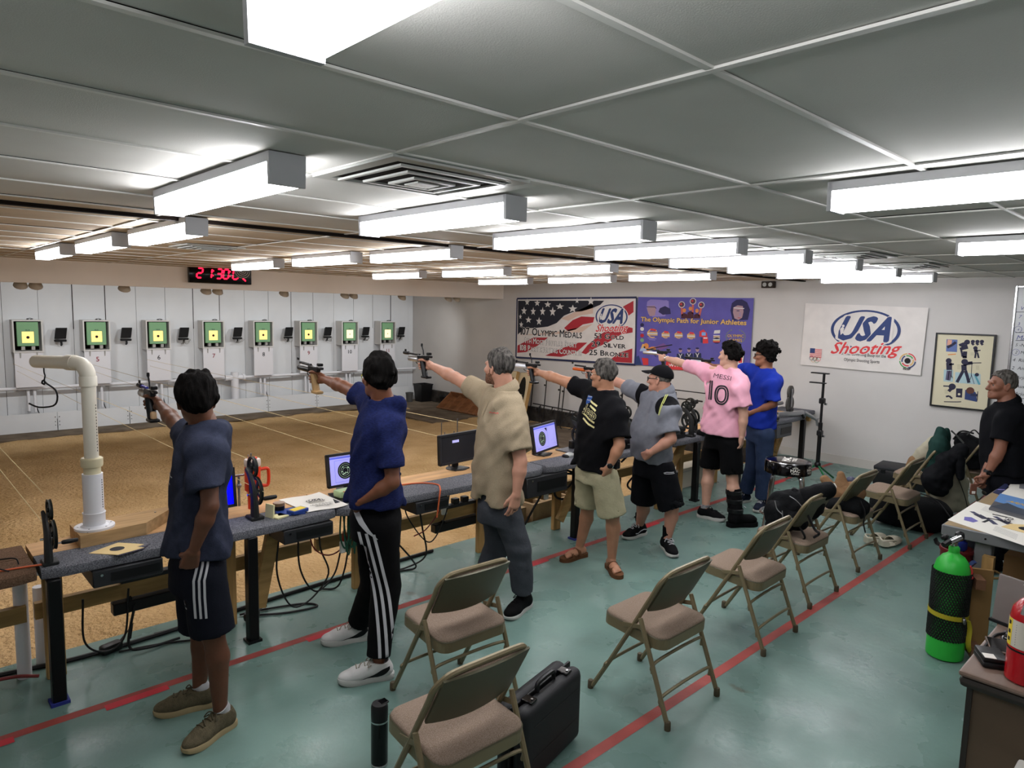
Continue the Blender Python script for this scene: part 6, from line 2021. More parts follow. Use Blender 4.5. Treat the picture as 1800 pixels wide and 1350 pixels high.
class Vol:
 def __init__(s, lo, hi, h):
  s.lo, s.h = A3(lo), h
  s.n = np.ceil((A3(hi) - s.lo) / h).astype(int) + 1
  s.d = np.full(s.n, 1.0, np.float32)
 def win(s, lo, hi):
  a = np.clip(np.floor((A3(lo) - s.lo) / s.h).astype(int), 0, s.n)
  b = np.clip(np.ceil((A3(hi) - s.lo) / s.h).astype(int) + 1, 0, s.n)
  return a, b
 def coords(s, a, b):
  ax = [s.lo[i] + s.h * np.arange(a[i], b[i], dtype=np.float32) for i in range(3)]
  return ax[0][:, None, None], ax[1][None, :, None], ax[2][None, None, :]
 def op(s, prim, k=.02, mode='u', pad=.05):
  fn, lo, hi = prim
  a, b = s.win(A3(lo) - pad, A3(hi) + pad)
  if np.any(b <= a):
   return s
  X, Y, Z = s.coords(a, b)
  q = fn(X, Y, Z).astype(np.float32)
  sl = tuple(slice(a[i], b[i]) for i in range(3))
  p = s.d[sl]
  if mode == 'u':
   if k > 0:
    h = np.clip(.5 + .5 * (q - p) / k, 0, 1)
    s.d[sl] = q * (1 - h) + p * h - k * h * (1 - h)
   else:
    s.d[sl] = np.minimum(p, q)
  elif mode == 's':
   q = -q
   if k > 0:
    h = np.clip(.5 - .5 * (q - p) / k, 0, 1)
    s.d[sl] = q * (1 - h) + p * h + k * h * (1 - h)
   else:
    s.d[sl] = np.maximum(p, q)
  elif mode == 'i':
   s.d[sl] = np.maximum(p, q)
  elif mode == 'add':
   s.d[sl] = p + q
  return s
 def all(s, fn, mode='add'):
  X, Y, Z = s.coords(np.zeros(3, int), s.n)
  q = fn(X, Y, Z)
  s.d = np.maximum(s.d, q) if mode == 'i' else s.d + q
  return s
 def copy(s):
  o = Vol.__new__(Vol)
  o.lo, o.h, o.n, o.d = s.lo, s.h, s.n, s.d.copy()
  return o
 def mesh(s):
  """surface nets -> verts, quads"""
  d = s.d
  ins = d < 0
  nx, ny, nz = d.shape
  cnt = np.zeros((nx - 1, ny - 1, nz - 1), np.int8)
  for i in (0, 1):
   for j in (0, 1):
    for k in (0, 1):
     cnt += ins[i:nx - 1 + i, j:ny - 1 + j, k:nz - 1 + k]
  act = (cnt > 0) & (cnt < 8)
  ci = np.argwhere(act)
  if len(ci) == 0:
   return np.zeros((0, 3)), np.zeros((0, 4), int)
  idx = np.full(act.shape, -1, np.int64)
  idx[act] = np.arange(len(ci))
  cor = np.array([(i, j, k) for i in (0, 1) for j in (0, 1) for k in (0, 1)])
  val = np.stack([d[ci[:, 0] + c[0], ci[:, 1] + c[1], ci[:, 2] + c[2]] for c in cor], 1)
  P = np.zeros((len(ci), 3))
  W = np.zeros(len(ci))
  for a in range(8):
   for b in range(a + 1, 8):
    if np.abs(cor[a] - cor[b]).sum() != 1:
     continue
    va, vb = val[:, a], val[:, b]
    m = (va < 0) != (vb < 0)
    t = np.where(m, va / np.where(m, va - vb, 1), 0)
    P += np.where(m[:, None], cor[a] + (cor[b] - cor[a]) * t[:, None], 0)
    W += m
  V = (ci + P / W[:, None]) * s.h + s.lo
  F = []
  for ax in range(3):
   o1, o2 = (ax + 1) % 3, (ax + 2) % 3
   sl0 = [slice(None)] * 3
   sl1 = [slice(None)] * 3
   sl0[ax], sl1[ax] = slice(0, -1), slice(1, None)
   e = ins[tuple(sl0)] != ins[tuple(sl1)]
   fl = ins[tuple(sl0)]
   q = np.argwhere(e)
   q = q[(q[:, o1] > 0) & (q[:, o2] > 0) & (q[:, o1] < d.shape[o1] - 1) & (q[:, o2] < d.shape[o2] - 1)]
   if not len(q):
    continue
   u1 = np.zeros(3, int)
   u1[o1] = 1
   u2 = np.zeros(3, int)
   u2[o2] = 1
   g = lambda r: idx[r[:, 0], r[:, 1], r[:, 2]]
   quad = np.stack([g(q - u1 - u2), g(q - u2), g(q), g(q - u1)], 1)
   f = fl[q[:, 0], q[:, 1], q[:, 2]]
   quad[~f] = quad[~f][:, ::-1]
   F.append(quad)
  F = np.concatenate(F)
  F = F[(F >= 0).all(1)]
  return V, F
def cone(a, b, ra, rb, flat=None):
 a, b = A3(a), A3(b)
 ab = b - a
 L2 = float(ab @ ab) + 1e-9
 r = max(ra, rb)
 def fn(X, Y, Z):
  t = np.clip(((X - a[0]) * ab[0] + (Y - a[1]) * ab[1] + (Z - a[2]) * ab[2]) / L2, 0, 1)
  return np.sqrt((X - a[0] - ab[0] * t) ** 2 + (Y - a[1] - ab[1] * t) ** 2 + (Z - a[2] - ab[2] * t) ** 2) - (ra + (rb - ra) * t)
 return fn, np.minimum(a, b) - r, np.maximum(a, b) + r
def slab(a, b, ra, rb, t0=-9, t1=1.0):
 """cone cut square at its end"""
 f0, lo, hi = cone(a, b + (b - a) * .6, ra, rb + (rb - ra) * .6)
 a, b = A3(a), A3(b)
 ab = b - a
 L = float(np.sqrt(ab @ ab))
 n = ab / L
 def fn(X, Y, Z):
  s = (X - a[0]) * n[0] + (Y - a[1]) * n[1] + (Z - a[2]) * n[2]
  d = np.maximum(f0(X, Y, Z), s - L * t1)
  return np.maximum(d, L * t0 - s)
 return fn, lo, hi
def ell(c, r, R=None):
 c, r = A3(c), A3(r)
 R = np.eye(3, dtype=np.float32) if R is None else np.array(R, np.float32)
 def fn(X, Y, Z):
  x, y, z = X - c[0], Y - c[1], Z - c[2]
  l = [x * R[0][i] + y * R[1][i] + z * R[2][i] for i in range(3)]
  k0 = np.sqrt((l[0] / r[0]) ** 2 + (l[1] / r[1]) ** 2 + (l[2] / r[2]) ** 2)
  k1 = np.sqrt((l[0] / r[0] ** 2) ** 2 + (l[1] / r[1] ** 2) ** 2 + (l[2] / r[2] ** 2) ** 2) + 1e-6
  return k0 * (k0 - 1) / k1
 m = r.max()
 return fn, c - m, c + m
def loft(o, top, l, f, secs, pw=2.4, ends=True):
 """body section loft from o to top; secs: (t, half width, half depth, offset forward)"""
 o, top, l, f = A3(o), A3(top), A3(l), A3(f)
 ax = top - o
 L = float(np.sqrt(ax @ ax))
 n = ax / L
 l = l - n * (l @ n)
 l /= np.linalg.norm(l)
 f = f - n * (f @ n) - l * (f @ l)
 f /= np.linalg.norm(f)
 T = np.array([q[0] for q in secs], np.float32)
 tt = np.linspace(T[0], T[-1], 60)
 W, D, O = [np.interp(tt, T, [q[i] for q in secs]) for i in (1, 2, 3)]
 ker = np.array([1, 2, 3, 2, 1]) / 9.0
 sm = lambda v: np.convolve(np.pad(v, 2, mode='edge'), ker, 'valid')
 W, D, O = sm(sm(W)), sm(sm(D)), sm(sm(O))
 def fn(X, Y, Z):
  x, y, z = X - o[0], Y - o[1], Z - o[2]
  s = (x * n[0] + y * n[1] + z * n[2]) / L
  a, b, off = np.interp(s, tt, W), np.interp(s, tt, D), np.interp(s, tt, O)
  u = np.abs(x * l[0] + y * l[1] + z * l[2]) / a
  v = np.abs(x * f[0] + y * f[1] + z * f[2] - off) / b
  q = (u ** pw + v ** pw + 1e-9) ** (1 / pw)
  d = (q - 1) * np.minimum(a, b) * .9
  return np.maximum(d, np.maximum((s - T[-1]) * L, (T[0] - s) * L))
 m = max(W.max(), D.max()) + abs(O).max()
 return fn, np.minimum(o, top) - m, np.maximum(o, top) + m
def bbox(prims, pad=.03):
 lo = np.min([p[1] for p in prims], 0) - pad
 hi = np.max([p[2] for p in prims], 0) + pad
 return lo, hi
def solid(prims, h, k=.02, pad=.03):
 v = Vol(*bbox([p if len(p) == 3 else p[0] for p in prims], pad), h)
 for p in prims:
  if len(p) == 3:
   v.op(p, k)
  else:
   v.op(p[0], p[1])
 return v
class Arr:
 """array mesh joined from several surfaces"""
 def __init__(s):
  s.V, s.F, s.n = [], [], 0
 def add(s, V, F, M=None):
  if M is not None:
   M = np.array(M)
   V = V @ M[:3, :3].T + M[:3, 3]
   if np.linalg.det(M[:3, :3]) < 0:
    F = F[:, ::-1]
  s.V.append(V)
  s.F.append(F + s.n)
  s.n += len(V)
  return s
 def build(s, name, m, parent=None, smooth=2):
  V = np.concatenate(s.V)
  F = np.concatenate(s.F)
  for _ in range(smooth):
   acc = np.zeros_like(V)
   c = np.zeros(len(V))
   for i in range(4):
    a, b = F[:, i], F[:, (i + 1) % 4]
    np.add.at(acc, a, V[b])
    np.add.at(c, a, 1)
    np.add.at(acc, b, V[a])
    np.add.at(c, b, 1)
   V = V * .45 + .55 * acc / np.maximum(c, 1)[:, None]
  me = bpy.data.meshes.new(name)
  me.vertices.add(len(V))
  me.vertices.foreach_set('co', V.astype(np.float32).ravel())
  me.loops.add(len(F) * 4)
  me.loops.foreach_set('vertex_index', F.astype(np.int32).ravel())
  me.polygons.add(len(F))
  me.polygons.foreach_set('loop_start', np.arange(0, len(F) * 4, 4, dtype=np.int32))
  me.polygons.foreach_set('use_smooth', np.ones(len(F), bool))
  me.update(calc_edges=True)
  me.validate()
  s.Vw, s.Fw = V, F
  o = link(name, me, m)
  par(o, parent)
  return o
def bvh_of(arr):
 return BVHTree.FromPolygons([Vector(v) for v in arr.Vw], [tuple(int(i) for i in f) for f in arr.Fw])
def fine(polys, mx):
 """triangulate and subdivide flat shapes so they can follow a curved surface"""
 bm = bmesh.new()
 for vs, fs in polys:
  nv = [bm.verts.new((p[0], p[1], 0)) for p in vs]
  for f in fs:
   try:
    bm.faces.new([nv[i] for i in f])
   except ValueError:
    pass
 bmesh.ops.triangulate(bm, faces=bm.faces[:])
 for _ in range(5):
  es = [e for e in bm.edges if e.calc_length() > mx]
  if not es:
   break
  bmesh.ops.subdivide_edges(bm, edges=es, cuts=1)
  bmesh.ops.triangulate(bm, faces=[f for f in bm.faces if len(f.verts) > 3])
 bm.verts.index_update()
 V = [(v.co.x, v.co.y) for v in bm.verts]
 Fc = [tuple(v.index for v in f.verts) for f in bm.faces]
 bm.free()
 return V, Fc
def decal(bvh, c, n, up, polys, m, parent, off=.003, name='print', mx=.02, reach=.4):
 c, n = Vector(c), Vector(n).normalized()
 v = Vector(up)
 v = (v - n * v.dot(n)).normalized()
 u = v.cross(n)
 V, Fc = fine(polys, mx)
 P, ok = [], []
 for x, y in V:
  o = c + u * x + v * y + n * reach
  hit = bvh.ray_cast(o, -n, reach * 2)
  if hit[0] is None:
   ok.append(False)
   P.append((0, 0, 0))
  else:
   nn = hit[1] if hit[1].dot(n) > 0 else -hit[1]
   ok.append(True)
   P.append(hit[0] + (nn * .5 + n * .5) * off)
 Fc = [f for f in Fc if all(ok[i] for i in f)]
 used = sorted({i for f in Fc for i in f})
 if not used:
  return None
 mp = {q: i for i, q in enumerate(used)}
 mb = MB().add([P[i] for i in used], [tuple(mp[i] for i in f) for f in Fc], True)
 o = mb.build(name, m)
 par(o, parent)
 return o
def tp(s, x, y, h, w=None, bold=0.0, shear=0.0, rot=0.0, al='c'):
 vs, fs, wd = text_polys(s, 0 if 'M' in s else bold, True)
 sx = w / wd if w else h
 off = -.5 * wd * sx if al == 'c' else 0
 P = [(q[0] * sx + off + q[1] * h * shear, q[1] * h) for q in vs]
 ca, sa = math.cos(rot), math.sin(rot)
 return ([(x + a * ca - b * sa, y + a * sa + b * ca) for a, b in P], fs)
def pp(pts):
 a = sum(pts[i][0] * pts[(i + 1) % len(pts)][1] - pts[(i + 1) % len(pts)][0] * pts[i][1] for i in range(len(pts)))
 return (pts if a > 0 else pts[::-1], [tuple(range(len(pts)))])
def band(pts, wd):
 """flat ribbon polygon along 2D points"""
 L, R = [], []
 for i, p in enumerate(pts):
  a, b = pts[max(i - 1, 0)], pts[min(i + 1, len(pts) - 1)]
  dx, dy = b[0] - a[0], b[1] - a[1]
  q = math.hypot(dx, dy) or 1
  w = wd[i] if isinstance(wd, (list, tuple)) else wd
  L.append((p[0] - dy / q * w / 2, p[1] + dx / q * w / 2))
  R.append((p[0] + dy / q * w / 2, p[1] - dx / q * w / 2))
 n = len(pts)
 return (L + R, [(i, n + i, n + i + 1, i + 1) for i in range(n - 1)])
# parts of figures
def skin_mat(nm, c):
 return mat('skin_' + nm, c, .5, var=.08, scale=14, bump=.06, bscale=160, spec=.35)
M_hairb = mat('hair_black', '#0a0807', .78, var=.5, scale=60, stretch=(1, 1, .25), spec=.07, bump=.5, bscale=150)
M_hairg = mat('hair_grey', '#5a5652', .8, col2='#262422', scale=55, stretch=(1, 1, .35), bump=.5, bscale=160)
M_hairw = mat('hair_greywhite', '#6b6762', .8, col2='#33302d', scale=55, stretch=(1, 1, .35), bump=.5, bscale=160)
M_beard = mat('beard', '#54392b', .8, col2='#8b6552', scale=120, bump=.5, bscale=200)
M_eye = mat('eye_white', '#5e5650', .6)
M_iris = mat('eye_dark', '#140d0a', .2)
def frame3(c, x, y, z):
 M = Matrix.Identity(4)
 for i in range(3):
  M[i][0], M[i][1], M[i][2], M[i][3] = x[i], y[i], z[i], c[i]
 return M
def head_prims(k, jaw=1.0, nose=1.0):
 S_ = lambda *v: [q * k for q in v]
 P = [(ell(S_(0, -.014, .036), S_(.073, .092, .082)), .0),
 (ell(S_(0, .030, -.028), S_(.059, .062, .082)), .03 * k),
 (ell(S_(0, .042, -.082), S_(.043 * jaw, .044, .032)), .025 * k),
 (cone(S_(-.05 * jaw, -.005, -.052), S_(-.018, .068, -.092), .016 * k, .016 * k), .03 * k),
 (cone(S_(.05 * jaw, -.005, -.052), S_(.018, .068, -.092), .016 * k, .016 * k), .03 * k),
 (cone(S_(-.034, .082, .024), S_(.034, .082, .024), .012 * k, .012 * k), .02 * k),
 (cone(S_(0, .088, .012), S_(0, .112 * nose, -.03), .0075 * k, .0125 * k), .012 * k),
 (cone(S_(-.012, .098, -.036), S_(.012, .098, -.036), .009 * k, .009 * k), .012 * k),
 (cone(S_(-.018, .086, -.062), S_(.018, .086, -.062), .008 * k, .008 * k), .010 * k),
 (cone(S_(-.015, .085, -.074), S_(.015, .085, -.074), .0085 * k, .0085 * k), .010 * k),
 (ell(S_(0, .078, -.098), S_(.022, .02, .016)), .015 * k),
 (ell(S_(-.046, .062, -.02), S_(.02, .026, .02)), .02 * k),
 (ell(S_(.046, .062, -.02), S_(.02, .026, .02)), .02 * k)]
 return P
def make_head(A, c, hf, hu, k, neck, nr, beard=None, jaw=1.0):
 """adds head surface to A; returns frame matrix"""
 hf = Vector(hf).normalized()
 hu = Vector(hu)
 hu = (hu - hf * hu.dot(hf)).normalized()
 hs = hf.cross(hu)
 M = frame3(c, hs, hf, hu)
 Mi = M.inverted()
 P = head_prims(k, jaw)
 nb = Mi @ Vector(neck)
 P.append((cone((0, -.028 * k, -.03 * k), (nb.x, nb.y, nb.z), nr * 1.08, nr * 1.22), .025 * k))
 v = solid(P, .0042 * k, .02, .02)
 for s in (-1, 1):
  v.op(ell((s * .031 * k, .094 * k, .002 * k), (.017 * k, .012 * k, .011 * k)), .012 * k, 's')
  R = Euler((.25, 0, s * .35)).to_matrix()
  v.op(ell((s * .077 * k, -.006 * k, -.006 * k), (.009 * k, .021 * k, .034 * k), R), .008 * k)
  v.op(ell((s * .087 * k, -.002 * k, -.004 * k), (.007 * k, .012 * k, .022 * k), R), .006 * k, 's')
  v.op(cone((s * .07 * k, .0, -.03 * k), (s * .076 * k, -.006 * k, -.036 * k), .007 * k, .007 * k), .008 * k)
 v.op(cone((-.02 * k, .0945 * k, -.068 * k), (.02 * k, .0945 * k, -.068 * k), .0025 * k, .0025 * k), .003 * k, 's')
 V, F = v.mesh()
 A.add(V, F, M)
 return M, v
def eyes(M, k, parent):
 mb = MB()
 for s in (-1, 1):
  mb.m = 0
  mb.ball((s * .031 * k, .0745 * k, .002 * k), .0108 * k, 10, 8, M=M)
  mb.m = 1
  mb.ball((s * .031 * k, .0825 * k, .002 * k), .0045 * k, 8, 6, M=M)
 o = mb.build('eye', [M_eye, M_iris])
 o['kind'] = 'stuff'
 par(o, parent)
def make_hair(M, k, m, parent, thick=.012, line=None, amp=.004, freq=70, top=.0, seed=0, cap_z=None, wide=0.0, fringe=0.0, name='hair', stretch=.35):
 line = line or [(-.13, -.075), (-.06, -.072), (-.025, -.045), (-.008, .012), (.02, .02), (.045, .05), (.075, .066), (.12, .072)]
 ly, lz = [q[0] * k for q in line], [q[1] * k for q in line]
 r = A3((.0745 + thick + wide, .0935 + thick + wide * .8, .083 + thick + top)) * k
 c = A3((0, -.014 * k, .036 * k))
 v = Vol(c - r - .02, c + r + .02, .0046 * k)
 v.op(ell(c, r), 0)
 if fringe:
  v.op(ell((0, .045 * k, .075 * k), A3((.07, .06, .045)) * k), .02 * k)
 o = seed * 3.7
 def fn(X, Y, Z):
  n1 = vnoise(X * freq + o, Y * freq + o, Z * freq * stretch + o)
  n2 = vnoise(X * freq * .35 + o, Y * freq * .35, Z * freq * .3 + o)
  return amp * (.6 * n1 + n2) * k
 v.all(fn)
 w = lambda X, Y, Z: (np.interp(Y + X * 0, ly, lz) + .006 * k * vnoise(X * 120, Y * 120, Z * 3 + o) - Z) * .8
 v.all(w, 'i')
 if cap_z is not None:
  v.all(lambda X, Y, Z: (Z - cap_z * k) + 0 * X + 0 * Y, 'i')
 A = Arr()
 V, F = v.mesh()
 A.add(V, F, M)
 o_ = A.build(name, m, parent, 1)
 return o_
HAND = {
'grip': dict(f=[[(0, .088, .030), (.010, .118, .034), (.020, .140, .034), (.030, .150, .032)],
[(0, .090, .010), (.022, .112, .010), (.052, .104, .009), (.058, .082, .008)],
[(0, .088, -.010), (.022, .109, -.010), (.052, .101, -.010), (.057, .080, -.010)],
[(0, .082, -.029), (.020, .101, -.029), (.048, .095, -.029), (.053, .077, -.028)]],
t=[(.006, .028, .026), (.030, .050, .042), (.050, .075, .042), (.055, .098, .040)]),
'relaxed': dict(f=[[(0, .088, .030), (.010, .124, .034), (.026, .146, .034), (.044, .158, .032)],
[(0, .092, .010), (.012, .132, .011), (.032, .156, .010), (.052, .166, .010)],
[(0, .089, -.010), (.014, .126, -.011), (.035, .148, -.011), (.054, .156, -.011)],
[(0, .082, -.029), (.014, .112, -.032), (.032, .128, -.032), (.046, .134, -.032)]],
t=[(.006, .028, .026), (.020, .060, .048), (.030, .085, .054), (.038, .104, .052)]),
'fist': dict(f=[[(0, .086, .030), (.020, .104, .032), (.046, .094, .031), (.048, .070, .030)],
[(0, .090, .010), (.024, .108, .010), (.050, .096, .010), (.050, .072, .010)],
[(0, .087, -.010), (.024, .104, -.010), (.050, .093, -.010), (.050, .070, -.010)],
[(0, .080, -.029), (.020, .096, -.030), (.044, .087, -.029), (.045, .066, -.028)]],
t=[(.006, .028, .026), (.034, .048, .040), (.058, .068, .034), (.064, .086, .020)]),
}
def make_hand(A, wrist, fwd, up, palm, kind, k, elbow, wr):
 """hand surface in its own frame: X palm normal, Y fingers, Z thumb side"""
 Y = Vector(fwd).normalized()
 Z = Vector(up)
 Z = (Z - Y * Z.dot(Y)).normalized()
 X = Y.cross(Z)
 if X.dot(Vector(palm)) < 0:
  X = -X
 M = frame3(wrist, X, Y, Z)
 Mi = M.inverted()
 d = HAND[kind]
 P = []
 el = Mi @ Vector(elbow)
 e2 = el.normalized() * .05
 P.append((cone((e2.x, e2.y, e2.z), (0, .012, 0), wr * 1.06, wr * .98), .0))
 for i, fg in enumerate(d['f']):
  z = fg[0][2]
  P.append((cone((.0, .012, z * .55), [q * k for q in fg[0]], .0165 * k, .0125 * k), .012 * k))
 P.append((cone((.012 * k, .03 * k, -.02 * k), (.01 * k, .06 * k, -.024 * k), .014 * k, .013 * k), .012 * k))
 P.append((cone((.012 * k, .025 * k, .018 * k), (.016 * k, .048 * k, .03 * k), .016 * k, .012 * k), .012 * k))
 v = solid(P, .0034, .012, .012 + .09 * k)
 R = [.0098, .0088, .0079, .0068]
 for fg in d['f']:
  g = Vol(v.lo, v.lo + v.h * (v.n - 1), v.h)
  for q in range(3):
   g.op(cone([x * k for x in fg[q]], [x * k for x in fg[q + 1]], R[q] * k, R[q + 1] * k), .002)
  h = np.clip(.5 + .5 * (g.d[:v.n[0], :v.n[1], :v.n[2]] - v.d) / .004, 0, 1)
  q_ = g.d[:v.n[0], :v.n[1], :v.n[2]]
  v.d = q_ * (1 - h) + v.d * h - .004 * h * (1 - h)
 t = d['t']
 for q, (r0, r1) in enumerate(((.015, .0115), (.0115, .0102), (.0102, .0078))):
  v.op(cone([x * k for x in t[q]], [x * k for x in t[q + 1]], r0 * k, r1 * k), .005)
 V, F = v.mesh()
 A.add(V, F, M)
 return M
def shoe_mesh(style):
 """returns (upper verts, faces, sole builder, collar z) in local frame: x forward, y left, z up, origin under the ankle"""
 v = solid([(cone((-.035, 0, .052), (.10, 0, .048), .040, .040), 0), (ell((.135, 0, .040), (.075, .046, .034)), .03),
 (cone((-.032, 0, .06), (-.018, 0, .105), .040, .042), .03), (cone((.02, 0, .085), (.12, 0, .055), .030, .026), .03)], .0048, .02, .02)
 v.all(lambda X, Y, Z: (.018 - Z) + 0 * X + 0 * Y, 'i')
 zc = .105 if style != 'low' else .09
 v.all(lambda X, Y, Z: (Z - (zc + .10 * np.clip(-X - .02, 0, .1))) + 0 * Y, 'i')
 v.op(cone((-.018, 0, .085), (-.012, 0, .16), .034, .036), .006, 's')
 return v.mesh()
def sole_outline(grow=0.0):
 half = [(-.083, 0), (-.078, .022), (-.06, .036), (-.02, .037), (.03, .036), (.08, .043), (.13, .048), (.17, .042), (.198, .026), (.208, 0)]
 pts = bez([Vector((x, y, 0)) for x, y in half], 27)
 up = [(p.x * (1 + grow * 3), p.y * (1 + grow * 12)) for p in pts]
 lo = [(x, -y) for x, y in reversed(up[1:-1])]
 return [(x, y) for x, y in (lo + up)][::-1] if False else up[::-1] + [(x, -y) for x, y in up[1:-1]]
_shoe_up = {}
def shoe(parent, ankle, toe, style, um, sm, lm, extra=None, sock=None, length=1.0, sole_h=.03, label=None):
 """a shoe part with sole, laces; ankle: ground point under the ankle, toe: ground direction"""
 d = Vector((toe[0], toe[1], 0)).normalized()
 M = frame3((ankle[0], ankle[1], 0), d, Vector((0, 0, 1)).cross(d), Vector((0, 0, 1))) @ Matrix.Diagonal((length, length, 1.0, 1))
 if 'u' not in _shoe_up:
  _shoe_up['u'] = shoe_mesh('std')
 V, F = _shoe_up['u']
 A = Arr().add(V, F, M)
 o = A.build('shoe', um, parent, 1)
 ol = sole_outline()
 n = len(ol)
 rings = [(1.0, .0), (1.03, .006), (1.03, sole_h - .004), (1.0, sole_h)]
 mb = MB()
 vs = []
 cx = .06
 for g, z in rings:
  vs += [((x - cx) * g + cx, y * g, z + (.012 * max(0, (x - .12) / .09) ** 2 if z < .01 else .006 * max(0, (x - .12) / .09))) for x, y in ol]
 fs = []
 for i in range(3):
  fs += [(i * n + q, i * n + (q + 1) % n, (i + 1) * n + (q + 1) % n, (i + 1) * n + q) for q in range(n)]
 fs += [tuple(range(n - 1, -1, -1)), tuple(3 * n + q for q in range(n))]
 mb.add(vs, [f[::-1] for f in fs], True, M)
 so = mb.build('sole', sm)
 par(so, o)
 b = bvh_of(A)
 if lm:
  for q in range(5):
   x = .028 + .022 * q
   z0 = .2
   pts = []
   for y in (-.022, -.011, 0, .011, .022):
    h = b.ray_cast(M @ Vector((x + (.012 if q % 2 else -.0) * y / .022, y, z0)), Vector((0, 0, -1)), .3)
    if h[0]:
     pts.append(h[0] + Vector((0, 0, .003)))
   if len(pts) > 2:
    par(MB().tube(pts, .0036, 5).build('lace', lm), o)
  for s in (-1, 1):
   q = [M @ Vector(p) for p in ((.03, 0, .112), (.045, s * .025, .118), (.06, s * .04, .095), (.04, s * .03, .1))]
   par(MB().tube(bez(q, 10), .003, 5).build('lace', lm), o)
 if extra:
  extra(o, b, M)
 if sock is not None:
  zs, smat, lg = sock
  par(MB().tube([M @ Vector((-.012, 0, .06)), M @ Vector((-.012, 0, .11))] + [Vector(p) for p in lg], [.036, .038] + zs, 14).build('sock', smat), parent)
 return o
def side_decal(side, polys, m):
 """print on the flank of a shoe: side +1 left, -1 right"""
 def fn(o, b, M):
  R3 = M.to_3x3()
  n = (R3 @ Vector((0, side, .15))).normalized()
  decal(b, M @ Vector((.04, 0, .05)), n, (0, 0, 1), polys, m, o, .002, 'stripe', .012, .2)
 return fn
def collar_mesh(c, nd, fwd, r, h, drop, m, parent, name='collar', gap=.35, tips=.03):
 """folded shirt collar round the neck"""
 z = (Vector(nd).normalized() + Vector((0, 0, 1))).normalized()
 f = Vector(fwd)
 f = (f - z * f.dot(z)).normalized()
 s = f.cross(z)
 def fn(u, v):
  a = gap + (2 * PI - 2 * gap) * u
  e = math.exp(-((min(u, 1 - u)) / .10) ** 2)
  if v < .4:
   q = v / .4
   rr, zz = r * (1.0 - .02 * q), -.012 + (h + .012) * q
  else:
   q = (v - .4) / .6
   rr, zz = r * (1.0 + .34 * q + .12 * math.sin(PI * q) + .1 * e * q), h - (h + drop + tips * e) * q
  zz -= .026 * math.cos(a)
  return Vector(c) + f * (math.cos(a) * rr * 1.08) + s * (math.sin(a) * rr) + z * zz
 o = MB().grid(fn, 40, 10, thick=.005).build(name, m)
 par(o, parent)
 return o
